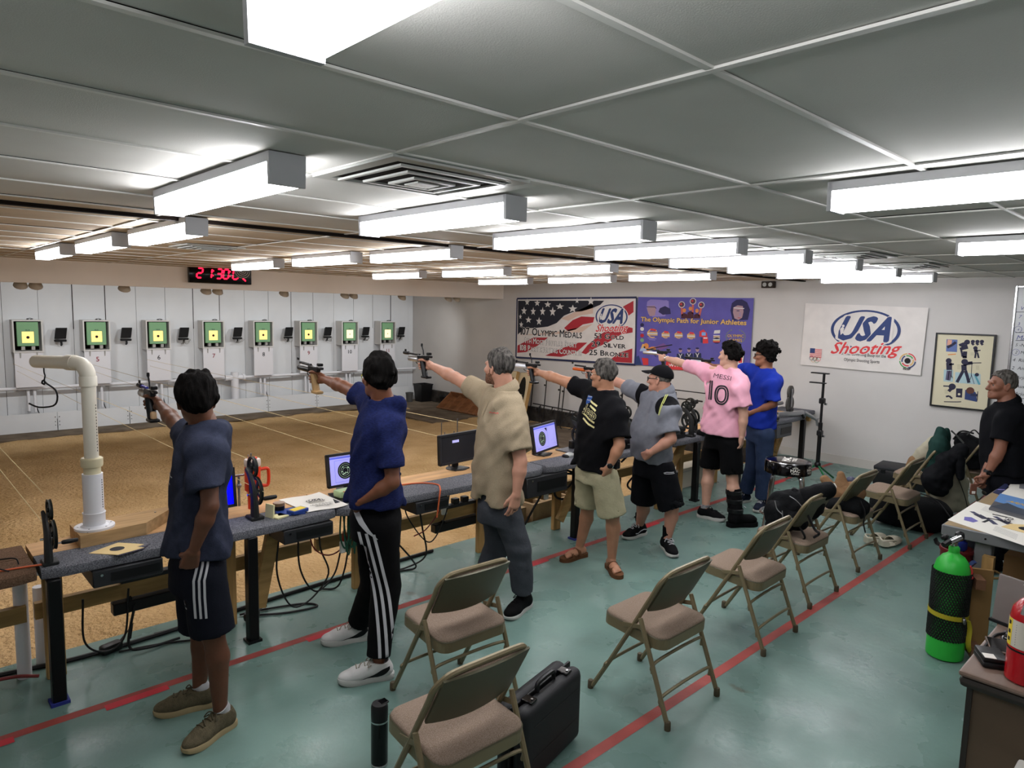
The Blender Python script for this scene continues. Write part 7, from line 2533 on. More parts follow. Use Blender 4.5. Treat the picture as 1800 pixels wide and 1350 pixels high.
# a whole figure
class Body:
 def __init__(s, name_label, C, fdir, lefty=False):
  s.C = Vector((C[0], C[1], 0))
  s.v = Vector((C[0], C[1], 0)).normalized()
  s.f = Vector((fdir[0], fdir[1], 0)).normalized()
  s.l = Vector((-s.f.y, s.f.x, 0))
  s.t = thing('person', name_label, 'person', s.C)
  s.J = {}
 def at(s, px, py, off=0.0):
  """world point seen at px,py on the upright plane facing the view through the figure, pushed back by off"""
  r = Vector(_ray(px, py))
  o = Vector((0, 0, CAM_H))
  d = (s.C + s.v * off).dot(s.v)
  k = d / r.dot(s.v)
  return o + r * k
 def set(s, **k):
  for n, v in k.items():
   s.J[n] = Vector(v) if len(v) == 3 and max(abs(q) for q in v) < 20 else s.at(*v)
  return s
def make_person(B, sk, torso, shirt, legs, hair, headk=1.0, head_dir=(0, 1, 0), head_up=(0, 0, 1), neckr=.052, armr=1.0, hands=None, beard=False, shirt_m=None, leg_m=None,
sleeve=(.72, .72), fold=.007, fold_dir=(14, 14, 4), hood=False, legk=1.0, leg_parts='trousers', neck_open=.074, jaw=1.0, calf=1.0, seed=0):
 J, t, f, l = B.J, B.t, B.f, B.l
 A = Arr()
# skin
 P = []
 hem, nb = J['hem'], J['neck']
 P.append((loft(hem, nb, l, f, [(q[0], q[1] * .68, q[2] * .66, q[3]) for q in torso if q[0] > .02] + [(1.0, .06, .06, 0)]), 0))
 for sd in ('L', 'R'):
  sh, el, wr = J['sh' + sd], J['el' + sd], J['wr' + sd]
  P += [(cone(sh, sh.lerp(el, .5), .055 * armr, .050 * armr), .03), (cone(sh.lerp(el, .5), el, .050 * armr, .040 * armr), .02),
  (cone(el, el.lerp(wr, .3), .040 * armr, .043 * armr), .02), (cone(el.lerp(wr, .3), wr, .043 * armr, .0265 * armr), .02),
  (cone(nb + Vector((0, 0, -.04)), sh, .05, .055 * armr), .03),
  (cone(nb.lerp(J['head'], .2) - f * .012, nb.lerp(sh, .45) + Vector((0, 0, -.03)), .036, .03), .04)]
  hp, kn, an = J['hip' + sd], J['kn' + sd], J['an' + sd]
  bk = -f * .012
  P += [(cone(hp, kn, .062 * legk, .056 * legk), .03), (cone(kn, kn.lerp(an, .3) + bk, .054 * legk, .056 * legk * calf), .02),
  (cone(kn.lerp(an, .3) + bk, an, .056 * legk * calf, .034 * legk), .02)]
 hc = J['head']
 P.append((cone(nb, nb.lerp(hc, .55), neckr * 1.18, neckr * 1.05), .03))
 v = solid(P, .0105, .02)
 A.add(*v.mesh())
 hd = Vector(head_dir).normalized()
 M, hv = make_head(A, hc, hd, head_up, headk, nb, neckr, beard, jaw)
 HM = {}
 for sd, (kind, fw, up, palm) in (hands or {}).items():
  HM[sd] = make_hand(A, J['wr' + sd], fw, up, palm, kind, .97 * headk, J['el' + sd], .0265 * armr)
 body = A.build('body', sk, t, 1)
 eyes(M, headk, t)
 if hair:
  make_hair(M, headk, parent=t, **hair)
 if beard:
  bv = hv.copy()
  bv.d -= .0045 * headk
  k = headk
  bv.all(lambda X, Y, Z: (np.interp(Y + 0 * X, [-.02 * k, .01 * k, .03 * k, .06 * k, .075 * k, .13 * k], [-.2 * k, -.0 * k, -.035 * k, -.05 * k, -.045 * k, -.045 * k]) * 1.0 - Z) * -1 * .7, 'i')
  bv.all(lambda X, Y, Z: (-.115 * k - Z) + 0 * X + 0 * Y, 'i')
  bv.all(lambda X, Y, Z: (-.004 * k - Y) + 0 * X + 0 * Z, 'i')
  bv.op(ell((0, .1 * k, -.066 * k), (.026 * k, .03 * k, .009 * k)), .003, 's')
  Ab = Arr().add(*bv.mesh(), M)
  Ab.build('beard', M_beard, t, 1)
# shirt
 cf = {}
 S = [(loft(hem, nb, l, f, torso), 0)]
 if hood:
  z_ = Vector((0, 0, 1))
  q = [nb + l * .07 + z_ * .005, nb + l * .06 - f * .075 - z_ * .02, nb - l * .06 - f * .075 - z_ * .02, nb - l * .07 + z_ * .005]
  S += [(cone(q[0], q[1], .022, .036), .02), (cone(q[1], q[2], .036, .036), .02), (cone(q[2], q[3], .036, .022), .02), (cone(nb - f * .085 - z_ * .03, nb - f * .10 - z_ * .11, .04, .02), .03)]
 for sd in ('L', 'R'):
  sh, el = J['sh' + sd], J['el' + sd]
  up = J['wr' + sd].z > sh.z - .12
  yk, cf[sd] = shirt['yoke'] * (.84 if up else .88), shirt['cuff'] * (.74 if up else .93)
  S.append((cone(nb + Vector((0, 0, -.045)), sh + Vector((0, 0, -.008)), .058, yk), .06))
  en = sh.lerp(el, sleeve[0 if sd == 'L' else 1])
  S.append((slab(sh, en, yk, cf[sd]), .04))
 sv = solid(S, .0095, .03, .05)
 o = seed * 5.1
 a, b_, c_ = fold_dir
 la, za = l * .6, .8
 sv.all(lambda X, Y, Z: 1.4 * fold * (-.45 + vnoise((X * la.x + Y * la.y + Z * za) * 3.2 + o, (X * l.x * .8 + Y * l.y * .8 - Z * .6) * 17, (X * f.x + Y * f.y) * 5) + vnoise(X * a + Z * 3 + o, Y * b_ - Z * 4, Z * c_ + o) + .5 * vnoise(X * 9 + Y * 14 + o, Y * 8 - X * 9, Z * 22 - (X - Y) * 14)))
 nd = (hc - nb).normalized()
 neck_open = neckr * 1.2 + .006
 sv.op(cone(nb - nd * .0, nb + nd * .14, neck_open, neck_open * 1.05), .01, 's')
 for sd in ('L', 'R'):
  sh, el = J['sh' + sd], J['el' + sd]
  fr = sleeve[0 if sd == 'L' else 1]
  en = sh.lerp(el, fr)
  sv.op(cone(sh.lerp(el, fr - .08), en + (en - sh) * .2, cf[sd] - .024, cf[sd] - .020), .004, 's')
 q0 = torso[0]
 ax = (nb - hem).normalized()
 sv.op(loft(hem - ax * .06, hem + ax * .02, l, f, [(0, q0[1] - .022, q0[2] - .022, q0[3]), (1, q0[1] - .022, q0[2] - .022, q0[3])]), .004, 's')
 As = Arr().add(*sv.mesh())
 so = As.build('shirt', shirt_m, t, 1)
# trousers
 T = [(loft(J['crotch'], J['waist'], l, f, legs['hips']), 0)]
 for sd in ('L', 'R'):
  hp, kn, an = J['hip' + sd], J['kn' + sd], J['an' + sd]
  if legs['len'] <= 1.0:
   en = hp.lerp(kn, legs['len'])
   T.append((slab(hp.lerp(kn, .16), en, legs['r'][0] * .97, legs['r'][1]), .03))
  else:
   en = kn.lerp(an, legs['len'] - 1)
   T.append((cone(hp.lerp(kn, .16), kn, legs['r'][0] * .97, legs['r'][1]), .03))
   T.append((slab(kn, en, legs['r'][1], legs['r'][2]), .02))
 tv = solid(T, .0095, .03, .04)
 lf = legs.get('fold', .006)
 tv.all(lambda X, Y, Z: lf * (vnoise(X * 11 + o, Y * 11, Z * 5 + o) + .6 * vnoise(X * 12 + Z * 12 + o, Y * 12 - Z * 9, Z * 18)))
 if legs['len'] <= 1.0:
  for sd in ('L', 'R'):
   hp, kn = J['hip' + sd], J['kn' + sd]
   en = hp.lerp(kn, legs['len'])
   tv.op(cone(hp.lerp(kn, legs['len'] - .10), en + (kn - hp) * .2, legs['r'][1] - .014, legs['r'][1] - .010), .004, 's')
 tv.all(lambda X, Y, Z: (Z - hem.z - .015) + 0 * X + 0 * Y, 'i')
 At = Arr().add(*tv.mesh())
 to = At.build(leg_parts, leg_m, t, 2)
 return dict(M=M, body=body, shirt=so, sv=sv, As=As, trousers=to, At=At, HM=HM, k=headk, headv=hv)
def overlay(vol, region, off, name, m, parent):
 v = vol.copy()
 v.d = v.d - off
 v.all(region, 'i')
 A = Arr()
 V, F = v.mesh()
 A.add(V, F)
 return A.build(name, m, parent, 1)
def torso_secs(w, d, belly=0.0, hem_w=1.0, hem_d=1.0):
 return [(-.05, .178 * w * hem_w, .128 * d * hem_d, belly * .3), (0, .175 * w * hem_w, .125 * d * hem_d, belly * .35), (.25, .170 * w, .122 * d, belly * .9), (.5, .172 * w, .120 * d, belly * .75), (.72, .185 * w, .122 * d, belly * .2),
 (.87, .175 * w, .105 * d, 0), (.95, .13 * w, .085 * d, 0), (1.0, .08, .07, 0)]
# air pistols
M_gunb = mat('gun_black', '#0e0e10', .4, .2)
M_guns = mat('gun_silver', '#b6b8bb', .3, .8)
M_gunblue = mat('gun_blue', '#3b3f9a', .35, .4)
M_gunor = mat('gun_orange', '#c2581f', .35, .3)
M_gunw = mat('gun_white', '#c6c9cf', .4, .3)
M_grip_w = mat('grip_wood', '#9a7a4e', .55, var=.2, scale=12)
M_grip_t = mat('grip_tan', '#c7a37c', .6)
def pistol(label, wrist, aim, side, bar=M_gunb, cyl=M_guns, cyl_r=.019, cyl_l=(.06, .17), bl=.27, grip=M_gunb, lever=True, wire=True, comp=True, up=(0, 0, 1), lower=None):
 """side: +1 if the palm is to the right of the grip seen along the aim; frame x right, y aim, z up"""
 Y = Vector(aim).normalized()
 X = Y.cross(Vector(up)).normalized()
 Z = X.cross(Y)
 o = Vector(wrist) + X * (side * .028)
 t = thing('air_pistol', label, 'pistol', o, 0, 'air pistols held by the shooters')
 R = frame3((0, 0, 0), X, Y, Z)
 z0 = .058
 g = MB()
 g.tube(bez([(0, .085, .045), (0, .072, .0), (0, .055, -.045), (0, .042, -.085)], 10), [.017, .0185, .0195, .02, .0205, .021, .0215, .022, .0215, .021][:10] if False else .0195, 10, M=R, flat=1.25)
 g.rbox((-.0, .03, -.088), (.055, .075, .02), .008, 2, M=R)
 g.build('grip', grip, t)
 if lower:
  MB().rbox((0, .02, -.06), (.03, .03, .04), .008, 2, M=R).build('palm_rest', lower, t)
 MB().rbox((0, .075, z0), (.028, .13, .032), .005, 1, M=R).rbox((0, .0, z0 + .012), (.022, .07, .016), .004, 1, M=R).build('frame', M_gunb, t)
 MB().tube(bez([R @ Vector(p) for p in ((0, .13, z0 - .016), (0, .16, z0 - .022), (0, .165, z0 - .045), (0, .14, z0 - .055), (0, .105, z0 - .05))], 14), .003, 5).build('trigger_guard', M_gunb, t)
 MB().tube([R @ Vector((0, .135, z0 - .02)), R @ Vector((0, .14, z0 - .042))], .003, 5).build('trigger', M_gunb, t)
 MB().cyl(R @ Vector((0, .12, z0 + .018)), R @ Vector((0, bl - .02, z0 + .018)), .0085, n=10).build('barrel', bar, t)
 if comp:
  MB().cyl(R @ Vector((0, bl - .03, z0 + .018)), R @ Vector((0, bl + .03, z0 + .018)), .0135, n=10).build('muzzle_block', M_gunb, t)
 MB().rbox((0, bl + .012, z0 + .038), (.008, .02, .018), .002, 1, M=R).build('front_sight', M_gunb, t)
 MB().rbox((0, .0, z0 + .034), (.034, .03, .02), .004, 1, M=R).build('rear_sight', M_gunb, t)
 MB().lathe([(cyl_r * .8, 0), (cyl_r, .006), (cyl_r, cyl_l[1] - .006), (cyl_r * .8, cyl_l[1])], 16, M=R @ Matrix.Translation((0, .13, z0 - .012 - cyl_r * .35)) @ Matrix.Rotation(-PI / 2, 4, 'X')).build('air_cylinder', cyl, t)
 if lever:
  MB().tube([R @ Vector((0, .07, z0 + .02)), R @ Vector((.0, .075, z0 + .055)), R @ Vector((0, .095, z0 + .09))], .005, 6).rbox((0, .095, z0 + .095), (.014, .014, .024), .003, 1, M=R).build('cocking_lever', M_gunb, t)
 return t
def hand_pt(B, px, py, off):
 return B.at(px, py, off)
# the people
AIM = Vector((0, 1, .02)).normalized()
RIGHT_PALM, LEFT_PALM = (-1, 0, 0), (1, 0, 0)
def ground_feet(B, **k):
 for sd, (ax, ay) in k.items():
  B.J['an' + sd] = Vector((ax, ay, .095))
 return B
def stripes(n, x0, gap):
 return [x0 + gap * i for i in range(n)]
sk = skin_mat('brown', '#5f3b29')
M_tee1 = mat('tee_slate', '#2e3242', .9, var=.12, scale=40, bump=.25, bscale=220)
M_short1 = mat('shorts_navy', '#14161f', .85, bump=.2, bscale=120)
M_wstripe = mat('stripe_white', '#b9b9bd', .8)
B = Body('boy in dark slate tee and navy striped shorts aiming, leftmost person', (1.10, 3.34), (-.95, .30))
B.set(head=(345, 703, .0), neck=(357, 747, .0), shL=(364, 793, -.13), elL=(369, 890, -.21), wrL=(340, 968, -.20), shR=(338, 775, .17), elR=(306, 741, .40), wrR=(281, 711, .62),
hem=(350, 956, .0), crotch=(346, 1030, .0), waist=(350, 930, 0), hipL=(355, 990, -.09), hipR=(342, 990, .09), knL=(374, 1112, -.10), knR=(352, 1104, .14))
ground_feet(B, L=(1.145, 3.215), R=(1.14, 3.49))
r = make_person(B, sk, torso_secs(.97, 1.0, .01, 1.06, 1.16), dict(yoke=.072, cuff=.082), dict(hips=[(0, .155, .125, 0), (.4, .160, .128, 0), (.7, .135, .105, 0), (1, .12, .09, 0)], r=(.10, .100), len=.98, fold=.004), None,
headk=.98, head_dir=(.2, 1, -.02), armr=.90, legk=.93, hands={'R': ('grip', AIM, (0, 0, 1), RIGHT_PALM), 'L': ('fist', (B.at(328, 1012, -.17) - B.J['wrL']), (-1, .3, 0), (0, 1, 0))},
shirt_m=M_tee1, leg_m=M_short1, sleeve=(.66, .5), leg_parts='shorts', fold=.007, seed=1, hood=True, neckr=.047, neck_open=.066)
make_hair(r['M'], r['k'], M_hairb, B.t, thick=.020, top=.012, amp=.013, freq=75, seed=1, wide=.0,
line=[(-.14, -.066), (-.07, -.064), (-.045, -.045), (-.03, -.01), (-.01, .012), (.03, .016), (.06, .04), (.09, .05), (.14, .055)])
bv = bvh_of(r['As'])
decal(bv, B.at(316, 828, -.02), (-.95, -.15, 0), (0, 0, 1), [tp('ND', -.03, 0, .032, bold=.03), pp([(-.08, -.02), (.03, -.02), (.03, -.014), (-.08, -.014)]), tp('union', -.02, -.06, .014)], M_wstripe, r['shirt'])
bt = bvh_of(r['At'])
nrm = Vector((-.30, -.95, 0))
c0 = B.at(342, 1010, -.1)
for q in range(3):
 x = -.005 + .022 * q
 pts = [(x + .028, .13), (x + .016, .06), (x + .0, .0), (x - .0, -.08), (x + .004, -.18)]
 decal(bt, c0, nrm, (0, 0, 1), [band(pts, .0105)], M_wstripe, r['trousers'], .003, 'stripe')
c1 = B.at(320, 1060, -.08)
decal(bt, c1, nrm, (0, 0, 1), [tp('adidas', 0, -.012, .012, .042, bold=.02), pp([(-.02, .006), (-.012, .006), (-.016, .014)]), pp([(-.008, .006), (.002, .006), (-.006, .022), (-.012, .016)]), pp([(.006, .006), (.018, .006), (.002, .032), (-.004, .026)])], M_wstripe, r['trousers'], .003, 'logo', .01)
M_sn1 = mat('sneaker_olive', '#5b5341', .85, var=.15, scale=60, bump=.4, bscale=260)
M_so1 = mat('sole_tan', '#a3906c', .7)
M_la1 = mat('lace_olive', '#4a4436', .8)
M_sock = mat('sock_white', '#b7b6b8', .9)
for sd, toe in (('L', (-.95, -.36)), ('R', (-.83, .25))):
 a = B.J['an' + sd]
 shoe(B.t, a, toe, 'std', M_sn1, M_so1, M_la1, sock=([.04], M_sock, [(a.x, a.y, .13)]))
pistol('blue barrelled air pistol held by the leftmost boy', B.J['wrR'], AIM, -1, bar=M_gunblue, cyl=M_guns, cyl_l=(.1, .10), cyl_r=.022, bl=.25, lower=M_grip_t)
sk2 = skin_mat('brown_b', '#704530')
M_tee2 = mat('tee_navy', '#1c2450', .9, col2='#141a3c', scale=60, bump=.35, bscale=260, stretch=(1, 1, 3))
M_pant2 = mat('track_black', '#08080a', .8, bump=.15, bscale=90)
B = Body('young man in navy tee, black three stripe track pants, second from left', (2.05, 3.33), (-.93, .36))
B.set(head=(664, 664, .0), neck=(673, 706, -.0), shL=(683, 757, -.13), elL=(690, 848, -.21), wrL=(634, 882, -.15), shR=(652, 705, .17), elR=(604, 680, .40), wrR=(569, 666, .63),
hem=(662, 873, .0), crotch=(660, 945, .0), waist=(662, 860, 0), hipL=(669, 905, -.09), hipR=(652, 905, .09), knL=(678, 1030, -.09), knR=(660, 1025, .1))
ground_feet(B, L=(1.975, 3.13), R=(2.12, 3.60))
r = make_person(B, sk2, torso_secs(.98, 1.04, .02, 1.04, 1.16), dict(yoke=.076, cuff=.088), dict(hips=[(0, .15, .142, 0), (.5, .16, .148, 0), (.8, .14, .12, 0), (1, .12, .09, 0)], r=(.102, .084, .068), len=1.93, fold=.006), None,
headk=.97, head_dir=(.08, 1, .0), armr=.93, hands={'R': ('grip', AIM, (0, 0, 1), RIGHT_PALM), 'L': ('fist', (B.at(634, 915, -.02) - B.J['wrL']), (-1, .3, 0), (0, 1, 0))},
shirt_m=M_tee2, leg_m=M_pant2, sleeve=(.74, .52), fold=.009, seed=2, hood=True, neckr=.049, neck_open=.068)
make_hair(r['M'], r['k'], M_hairb, B.t, thick=.020, top=.016, amp=.016, freq=60, seed=2, wide=.0,
line=[(-.14, -.066), (-.07, -.064), (-.045, -.045), (-.03, -.012), (-.01, .012), (.02, .012), (.05, .05), (.08, .062), (.14, .065)])
bt = bvh_of(r['At'])
nrm = Vector((-.53, -.85, 0))
PT = lambda px, py: B.at(px, py, -.12)
ux = nrm.cross(Vector((0, 0, 1))).normalized() * -1
c0 = PT(660, 1000)
vv = Vector((0, 0, 1))
uu = vv.cross(nrm.normalized())
def loc2(px, py):
 d = PT(px, py) - c0
 return (d.dot(uu), d.z)
for q in range(3):
 pts = [loc2(px + q * 13 - q * (1.0 if py > 1000 else .0), py) for px, py in ((631, 934), (640, 968), (651, 1005), (659, 1040), (664, 1080), (667, 1120), (668, 1157))]
 pts = [(p.x, p.y) for p in bez([Vector((a, b, 0)) for a, b in pts], 24)]
 decal(bt, c0, nrm, (0, 0, 1), [band(pts, .017)], M_wstripe, r['trousers'], .003, 'stripe')
sw = [loc2(*q) for q in ((623, 884), (627, 903), (636, 917), (648, 930), (664, 942))]
decal(bt, c0, nrm, (0, 0, 1), [band(sw, [.034, .034, .032, .022, .003])], M_wstripe, r['trousers'], .004, 'pocket_trim')
M_sn2 = mat('sneaker_white', '#c4c3c1', .6, bump=.1, bscale=100)
M_so2 = mat('sole_white', '#b9b8b4', .6)
M_la2 = mat('lace_grey', '#9b9488', .8)
strip = [pp([(p.x, p.y) for p in bez([Vector((a, b, 0)) for a, b in ((-.10, .028), (-.06, .018), (-.01, -.008), (.05, -.022), (.075, -.024))], 12)] + [(p.x, p.y) for p in bez([Vector((a, b, 0)) for a, b in ((.045, -.024), (-.02, -.026), (-.07, -.012), (-.10, .012))], 9)])]
mir = [([(-x, y) for x, y in strip[0][0]], [tuple(reversed(strip[0][1][0]))])]
for sd, toe in (('L', (-.92, .40)), ('R', (-.80, .30))):
 a = B.J['an' + sd]
 shoe(B.t, a, toe, 'std', M_sn2, M_so2, M_la2, extra=side_decal(1, [([(-x, y) for x, y in strip[0][0]], [tuple(reversed(f)) for f in strip[0][1]])], M_gunb), sole_h=.034, length=1.04)
pistol('black air pistol with wooden grip held by navy shirted shooter', B.J['wrR'], Vector((-.0, 1, .05)), -1, cyl=M_gunb, cyl_r=.017, cyl_l=(.1, .16), bl=.29, grip=M_grip_w, lever=False, comp=False)
def glasses(r, m, parent, lens=True, col=None, big=1.0):
 k = r['k']
 M = r['M']
 mb = MB()
 for s in (-1, 1):
  mb.tube([M @ Vector((s * .032 * k + .024 * k * big * math.cos(a), .106 * k - .012 * abs(math.cos(a)) * k * (1 if s * math.cos(a) > 0 else 0), .0 + .02 * k * big * math.sin(a))) for a in [q * PI / 8 for q in range(17)]], .0022, 5, cap=False)
  mb.tube([M @ Vector((s * .056 * k, .098 * k, .006 * k)), M @ Vector((s * .079 * k, .03 * k, .012 * k)), M @ Vector((s * .083 * k, -.01 * k, .01 * k)), M @ Vector((s * .08 * k, -.025 * k, -.01 * k))], .0028, 5)
 mb.tube([M @ Vector((-.009 * k, .109 * k, .004 * k)), M @ Vector((.009 * k, .109 * k, .004 * k))], .0025, 5)
 par(mb.build('glasses', m), parent)
glasses(r, mat('frame_lime', '#b3b02c', .5), B.t)
sk3 = skin_mat('fair', '#b98872')
M_polo3 = mat('polo_tan', '#a0917a', .88, col2='#8d7f68', scale=420, detail=1, bump=.3, bscale=200)
M_pant3 = mat('chino_charcoal', '#3e4147', .85, var=.06, scale=20, bump=.25, bscale=60)
B = Body('bearded grey haired man in tan patterned polo and charcoal trousers, third', (3.12, 3.42), (-.93, .36))
B.set(head=(877, 646, .0), neck=(887, 687, 0), shL=(903, 748, -.15), elL=(915, 812, -.21), wrL=(908, 868, -.24), shR=(852, 694, .17), elR=(800, 664, .40), wrR=(759, 643, .62),
hem=(876, 868, .0), crotch=(874, 915, .0), waist=(876, 840, 0), hipL=(886, 880, -.09), hipR=(868, 880, .09), knL=(911, 965, -.10), knR=(876, 955, .12))
ground_feet(B, L=(3.21, 3.245), R=(3.13, 3.60))
r = make_person(B, sk3, torso_secs(1.10, 1.16, .03, 1.03, 1.08), dict(yoke=.084, cuff=.096), dict(hips=[(0, .16, .135, 0), (.4, .168, .138, 0), (.7, .15, .115, 0), (1, .13, .1, 0)], r=(.104, .084, .078), len=1.90, fold=.007), None,
headk=1.0, head_dir=(-.1, 1, .02), armr=1.05, hands={'R': ('grip', AIM, (0, 0, 1), RIGHT_PALM), 'L': ('relaxed', (B.at(901, 905, -.25) - B.J['wrL']), (-1, .25, 0), (.3, .9, 0))},
shirt_m=M_polo3, leg_m=M_pant3, sleeve=(.66, .5), fold=.0085, fold_dir=(14, 14, 5), seed=3, neckr=.056, neck_open=.066, beard=True)
make_hair(r['M'], r['k'], M_hairg, B.t, thick=.009, top=.012, amp=.008, freq=95, seed=3, wide=.003,
line=[(-.14, -.06), (-.07, -.06), (-.03, -.042), (-.01, -.005), (.012, .0), (.03, .05), (.06, .075), (.14, .085)])
nd = (B.J['head'] - B.J['neck']).normalized()
collar_mesh(B.J['neck'] + nd * .02, nd, B.f, .074, .036, .034, M_polo3, r['shirt'])
par(MB().tube(bez([B.J['neck'] + B.f * .085 + Vector((0, 0, -.03)), B.J['neck'] + B.f * .095 + B.l * .02 + Vector((0, 0, -.055)), B.J['neck'] + B.f * .08 + B.l * .05 + Vector((0, 0, -.02))], 8), .007, 5).build('collar_lining', mat('lining_red', '#a83a2c', .8)), r['shirt'])
bs = bvh_of(r['As'])
pk = B.J['neck'] + B.f * .12 + Vector((0, 0, -.11))
decal(bs, pk, B.f + B.l * .1, (0, 0, 1), [band([(0, .06), (0, -.06)], .034)], mat('placket_tan', '#95866e', .88, bump=.2, bscale=200), r['shirt'], .004, 'placket')
decal(bs, B.J['neck'] + B.f * .10 + B.l * .10 + Vector((0, 0, -.13)), B.f + B.l * .4, (0, 0, 1), [band([(x * .01, .004 * math.sin(x * 2.4)) for x in range(-4, 5)], .004)], M_logored, r['shirt'], .003, 'logo', .006)
M_sh3 = mat('sneaker_black', '#0c0c0d', .85, bump=.3, bscale=200)
for sd, toe in (('L', (-.9, -.25)), ('R', (-.9, .2))):
 shoe(B.t, B.J['an' + sd], toe, 'std', M_sh3, M_so2, M_sh3, sole_h=.026, length=1.06)
par(MB().lathe([(.0105, -.003), (.011, 0), (.0105, .003)], 12, cap=False, M=frame3(r['HM']['L'] @ Vector((.006, .108, -.010)), *[Vector(q) for q in ((1, 0, 0), (0, 1, 0), (0, 0, 1))])).build('ring', M_gunb), B.t)
pistol('silver cylinder air pistol held by the tan polo man', B.J['wrR'], AIM, -1, cyl=M_guns, cyl_r=.021, cyl_l=(.1, .13), bl=.30)
sk4 = skin_mat('tan', '#a5765c')
M_tee4 = mat('tee_black', '#0d0d10', .9, bump=.2, bscale=160)
M_short4 = mat('shorts_khaki', '#9b957a', .88, var=.06, scale=14, bump=.3, bscale=60)
B = Body('man in black flag print tee, khaki shorts and brown sandals', (4.22, 3.44), (-.97, .22))
B.set(head=(1061, 659, .0), neck=(1065, 687, 0), shL=(1082, 727, -.15), elL=(1089, 783, -.22), wrL=(1071, 820, -.22), shR=(1032, 685, .16), elR=(975, 664, .36), wrR=(948, 655, .54),
hem=(1048, 815, .0), crotch=(1046, 845, .0), waist=(1048, 795, 0), hipL=(1060, 825, -.10), hipR=(1036, 825, .10), knL=(1076, 905, -.10), knR=(1033, 890, .12))
ground_feet(B, L=(4.26, 3.31), R=(4.27, 3.66))
r = make_person(B, sk4, torso_secs(1.06, 1.13, .035, 1.0, 1.02), dict(yoke=.082, cuff=.098), dict(hips=[(0, .16, .14, 0), (.4, .166, .138, 0), (.7, .15, .115, 0), (1, .13, .1, 0)], r=(.112, .114), len=1.0, fold=.007), None,
headk=.97, head_dir=(-.15, 1, .0), armr=1.0, hands={'R': ('grip', AIM, (0, 0, 1), RIGHT_PALM), 'L': ('fist', (B.at(1063, 843, -.17) - B.J['wrL']), (-1, .3, 0), (0, 1, 0))},
shirt_m=M_tee4, leg_m=M_short4, sleeve=(.78, .42), leg_parts='shorts', fold=.008, seed=4, neckr=.053, neck_open=.070)
make_hair(r['M'], r['k'], M_hairg, B.t, thick=.011, top=.012, amp=.008, freq=95, seed=4, wide=.003,
line=[(-.14, -.062), (-.07, -.06), (-.03, -.042), (-.01, -.0), (.012, .0), (.03, .045), (.06, .07), (.14, .082)])
glasses(r, M_chrome, B.t)
bs = bvh_of(r['As'])
nrm = (B.f * .75 + B.l * .45).normalized()
cj = B.at(1036, 720, -.12)
uu = Vector((0, 0, 1)).cross(nrm)
P4 = lambda zx, zy: ((lambda d: (d.dot(uu), d.z))(B.at(880 + zx / 6, 580 + zy / 6, -.12) - cj))
M_fl = mat('print_cream', '#c9c08c', .8)
for q in range(5):
 y0 = 745 + q * 46 if q < 2 else 760 + q * 50
 xa = 930 if q < 2 else 838
 decal(bs, cj, nrm, (0, 0, 1), [band([P4(xa, y0 + (10 if q < 2 else -20)), P4(940 + (q < 2) * 20, y0 + 30), P4(1020, y0 + 60)], .014)], M_fl, r['shirt'], .003, 'print')
decal(bs, cj, nrm, (0, 0, 1), [pp([P4(868, 700), P4(945, 712), P4(925, 770), P4(862, 800), P4(850, 760)])], mat('print_flagblue', '#2c4a86', .8), r['shirt'], .003, 'print')
a, b = P4(868, 870), P4(1015, 930)
rot = math.atan2(b[1] - a[1], b[0] - a[0])
decal(bs, cj, nrm, (0, 0, 1), [tp('Jeep', (a[0] + b[0]) / 2 - .01, (a[1] + b[1]) / 2, .064, .15, bold=.05, rot=rot)], M_fl, r['shirt'], .0038, 'print')
decal(bs, cj, nrm, (0, 0, 1), [tp('Jeep', (a[0] + b[0]) / 2 - .01, (a[1] + b[1]) / 2, .064, .143, bold=.016, rot=rot)], M_ink, r['shirt'], .005, 'print')
mb_st = []
for q in range(8):
 c = P4(872 + (q % 4) * 18, 715 + (q // 4) * 34)
 mb_st.append(pp([(c[0] + .006 * math.cos(k * PI / 5 + .3) * (1 if k % 2 else .45), c[1] + .006 * math.sin(k * PI / 5 + .3) * (1 if k % 2 else .45)) for k in range(10)]))
decal(bs, cj, nrm, (0, 0, 1), mb_st, M_wstripe, r['shirt'], .004, 'print', .01)
w = B.J['wrL']
ax = (B.J['wrL'] - B.J['elL']).normalized()
R3 = ax.to_track_quat('Z', 'Y').to_matrix().to_4x4()
wo = MB().lathe([(.030, -.008), (.033, -.008), (.033, .008), (.030, .008), (.030, -.008)], 18, cap=False, M=Matrix.Translation(w - ax * .012) @ R3).build('watch', M_chrome)
par(wo, B.t)
n_ = (-B.v - ax * (-B.v).dot(ax)).normalized()
Rn = n_.to_track_quat('Z', 'Y').to_matrix().to_4x4()
par(MB().lathe([(.02, 0), (.021, .006), (.017, .009), (0, .009)], 16, M=Matrix.Translation(w - ax * .012 + n_ * .028) @ Rn).build('watch_dial', M_gunb), wo)
M_san = mat('sandal_brown', '#5e3f2a', .75, bump=.3, bscale=80)
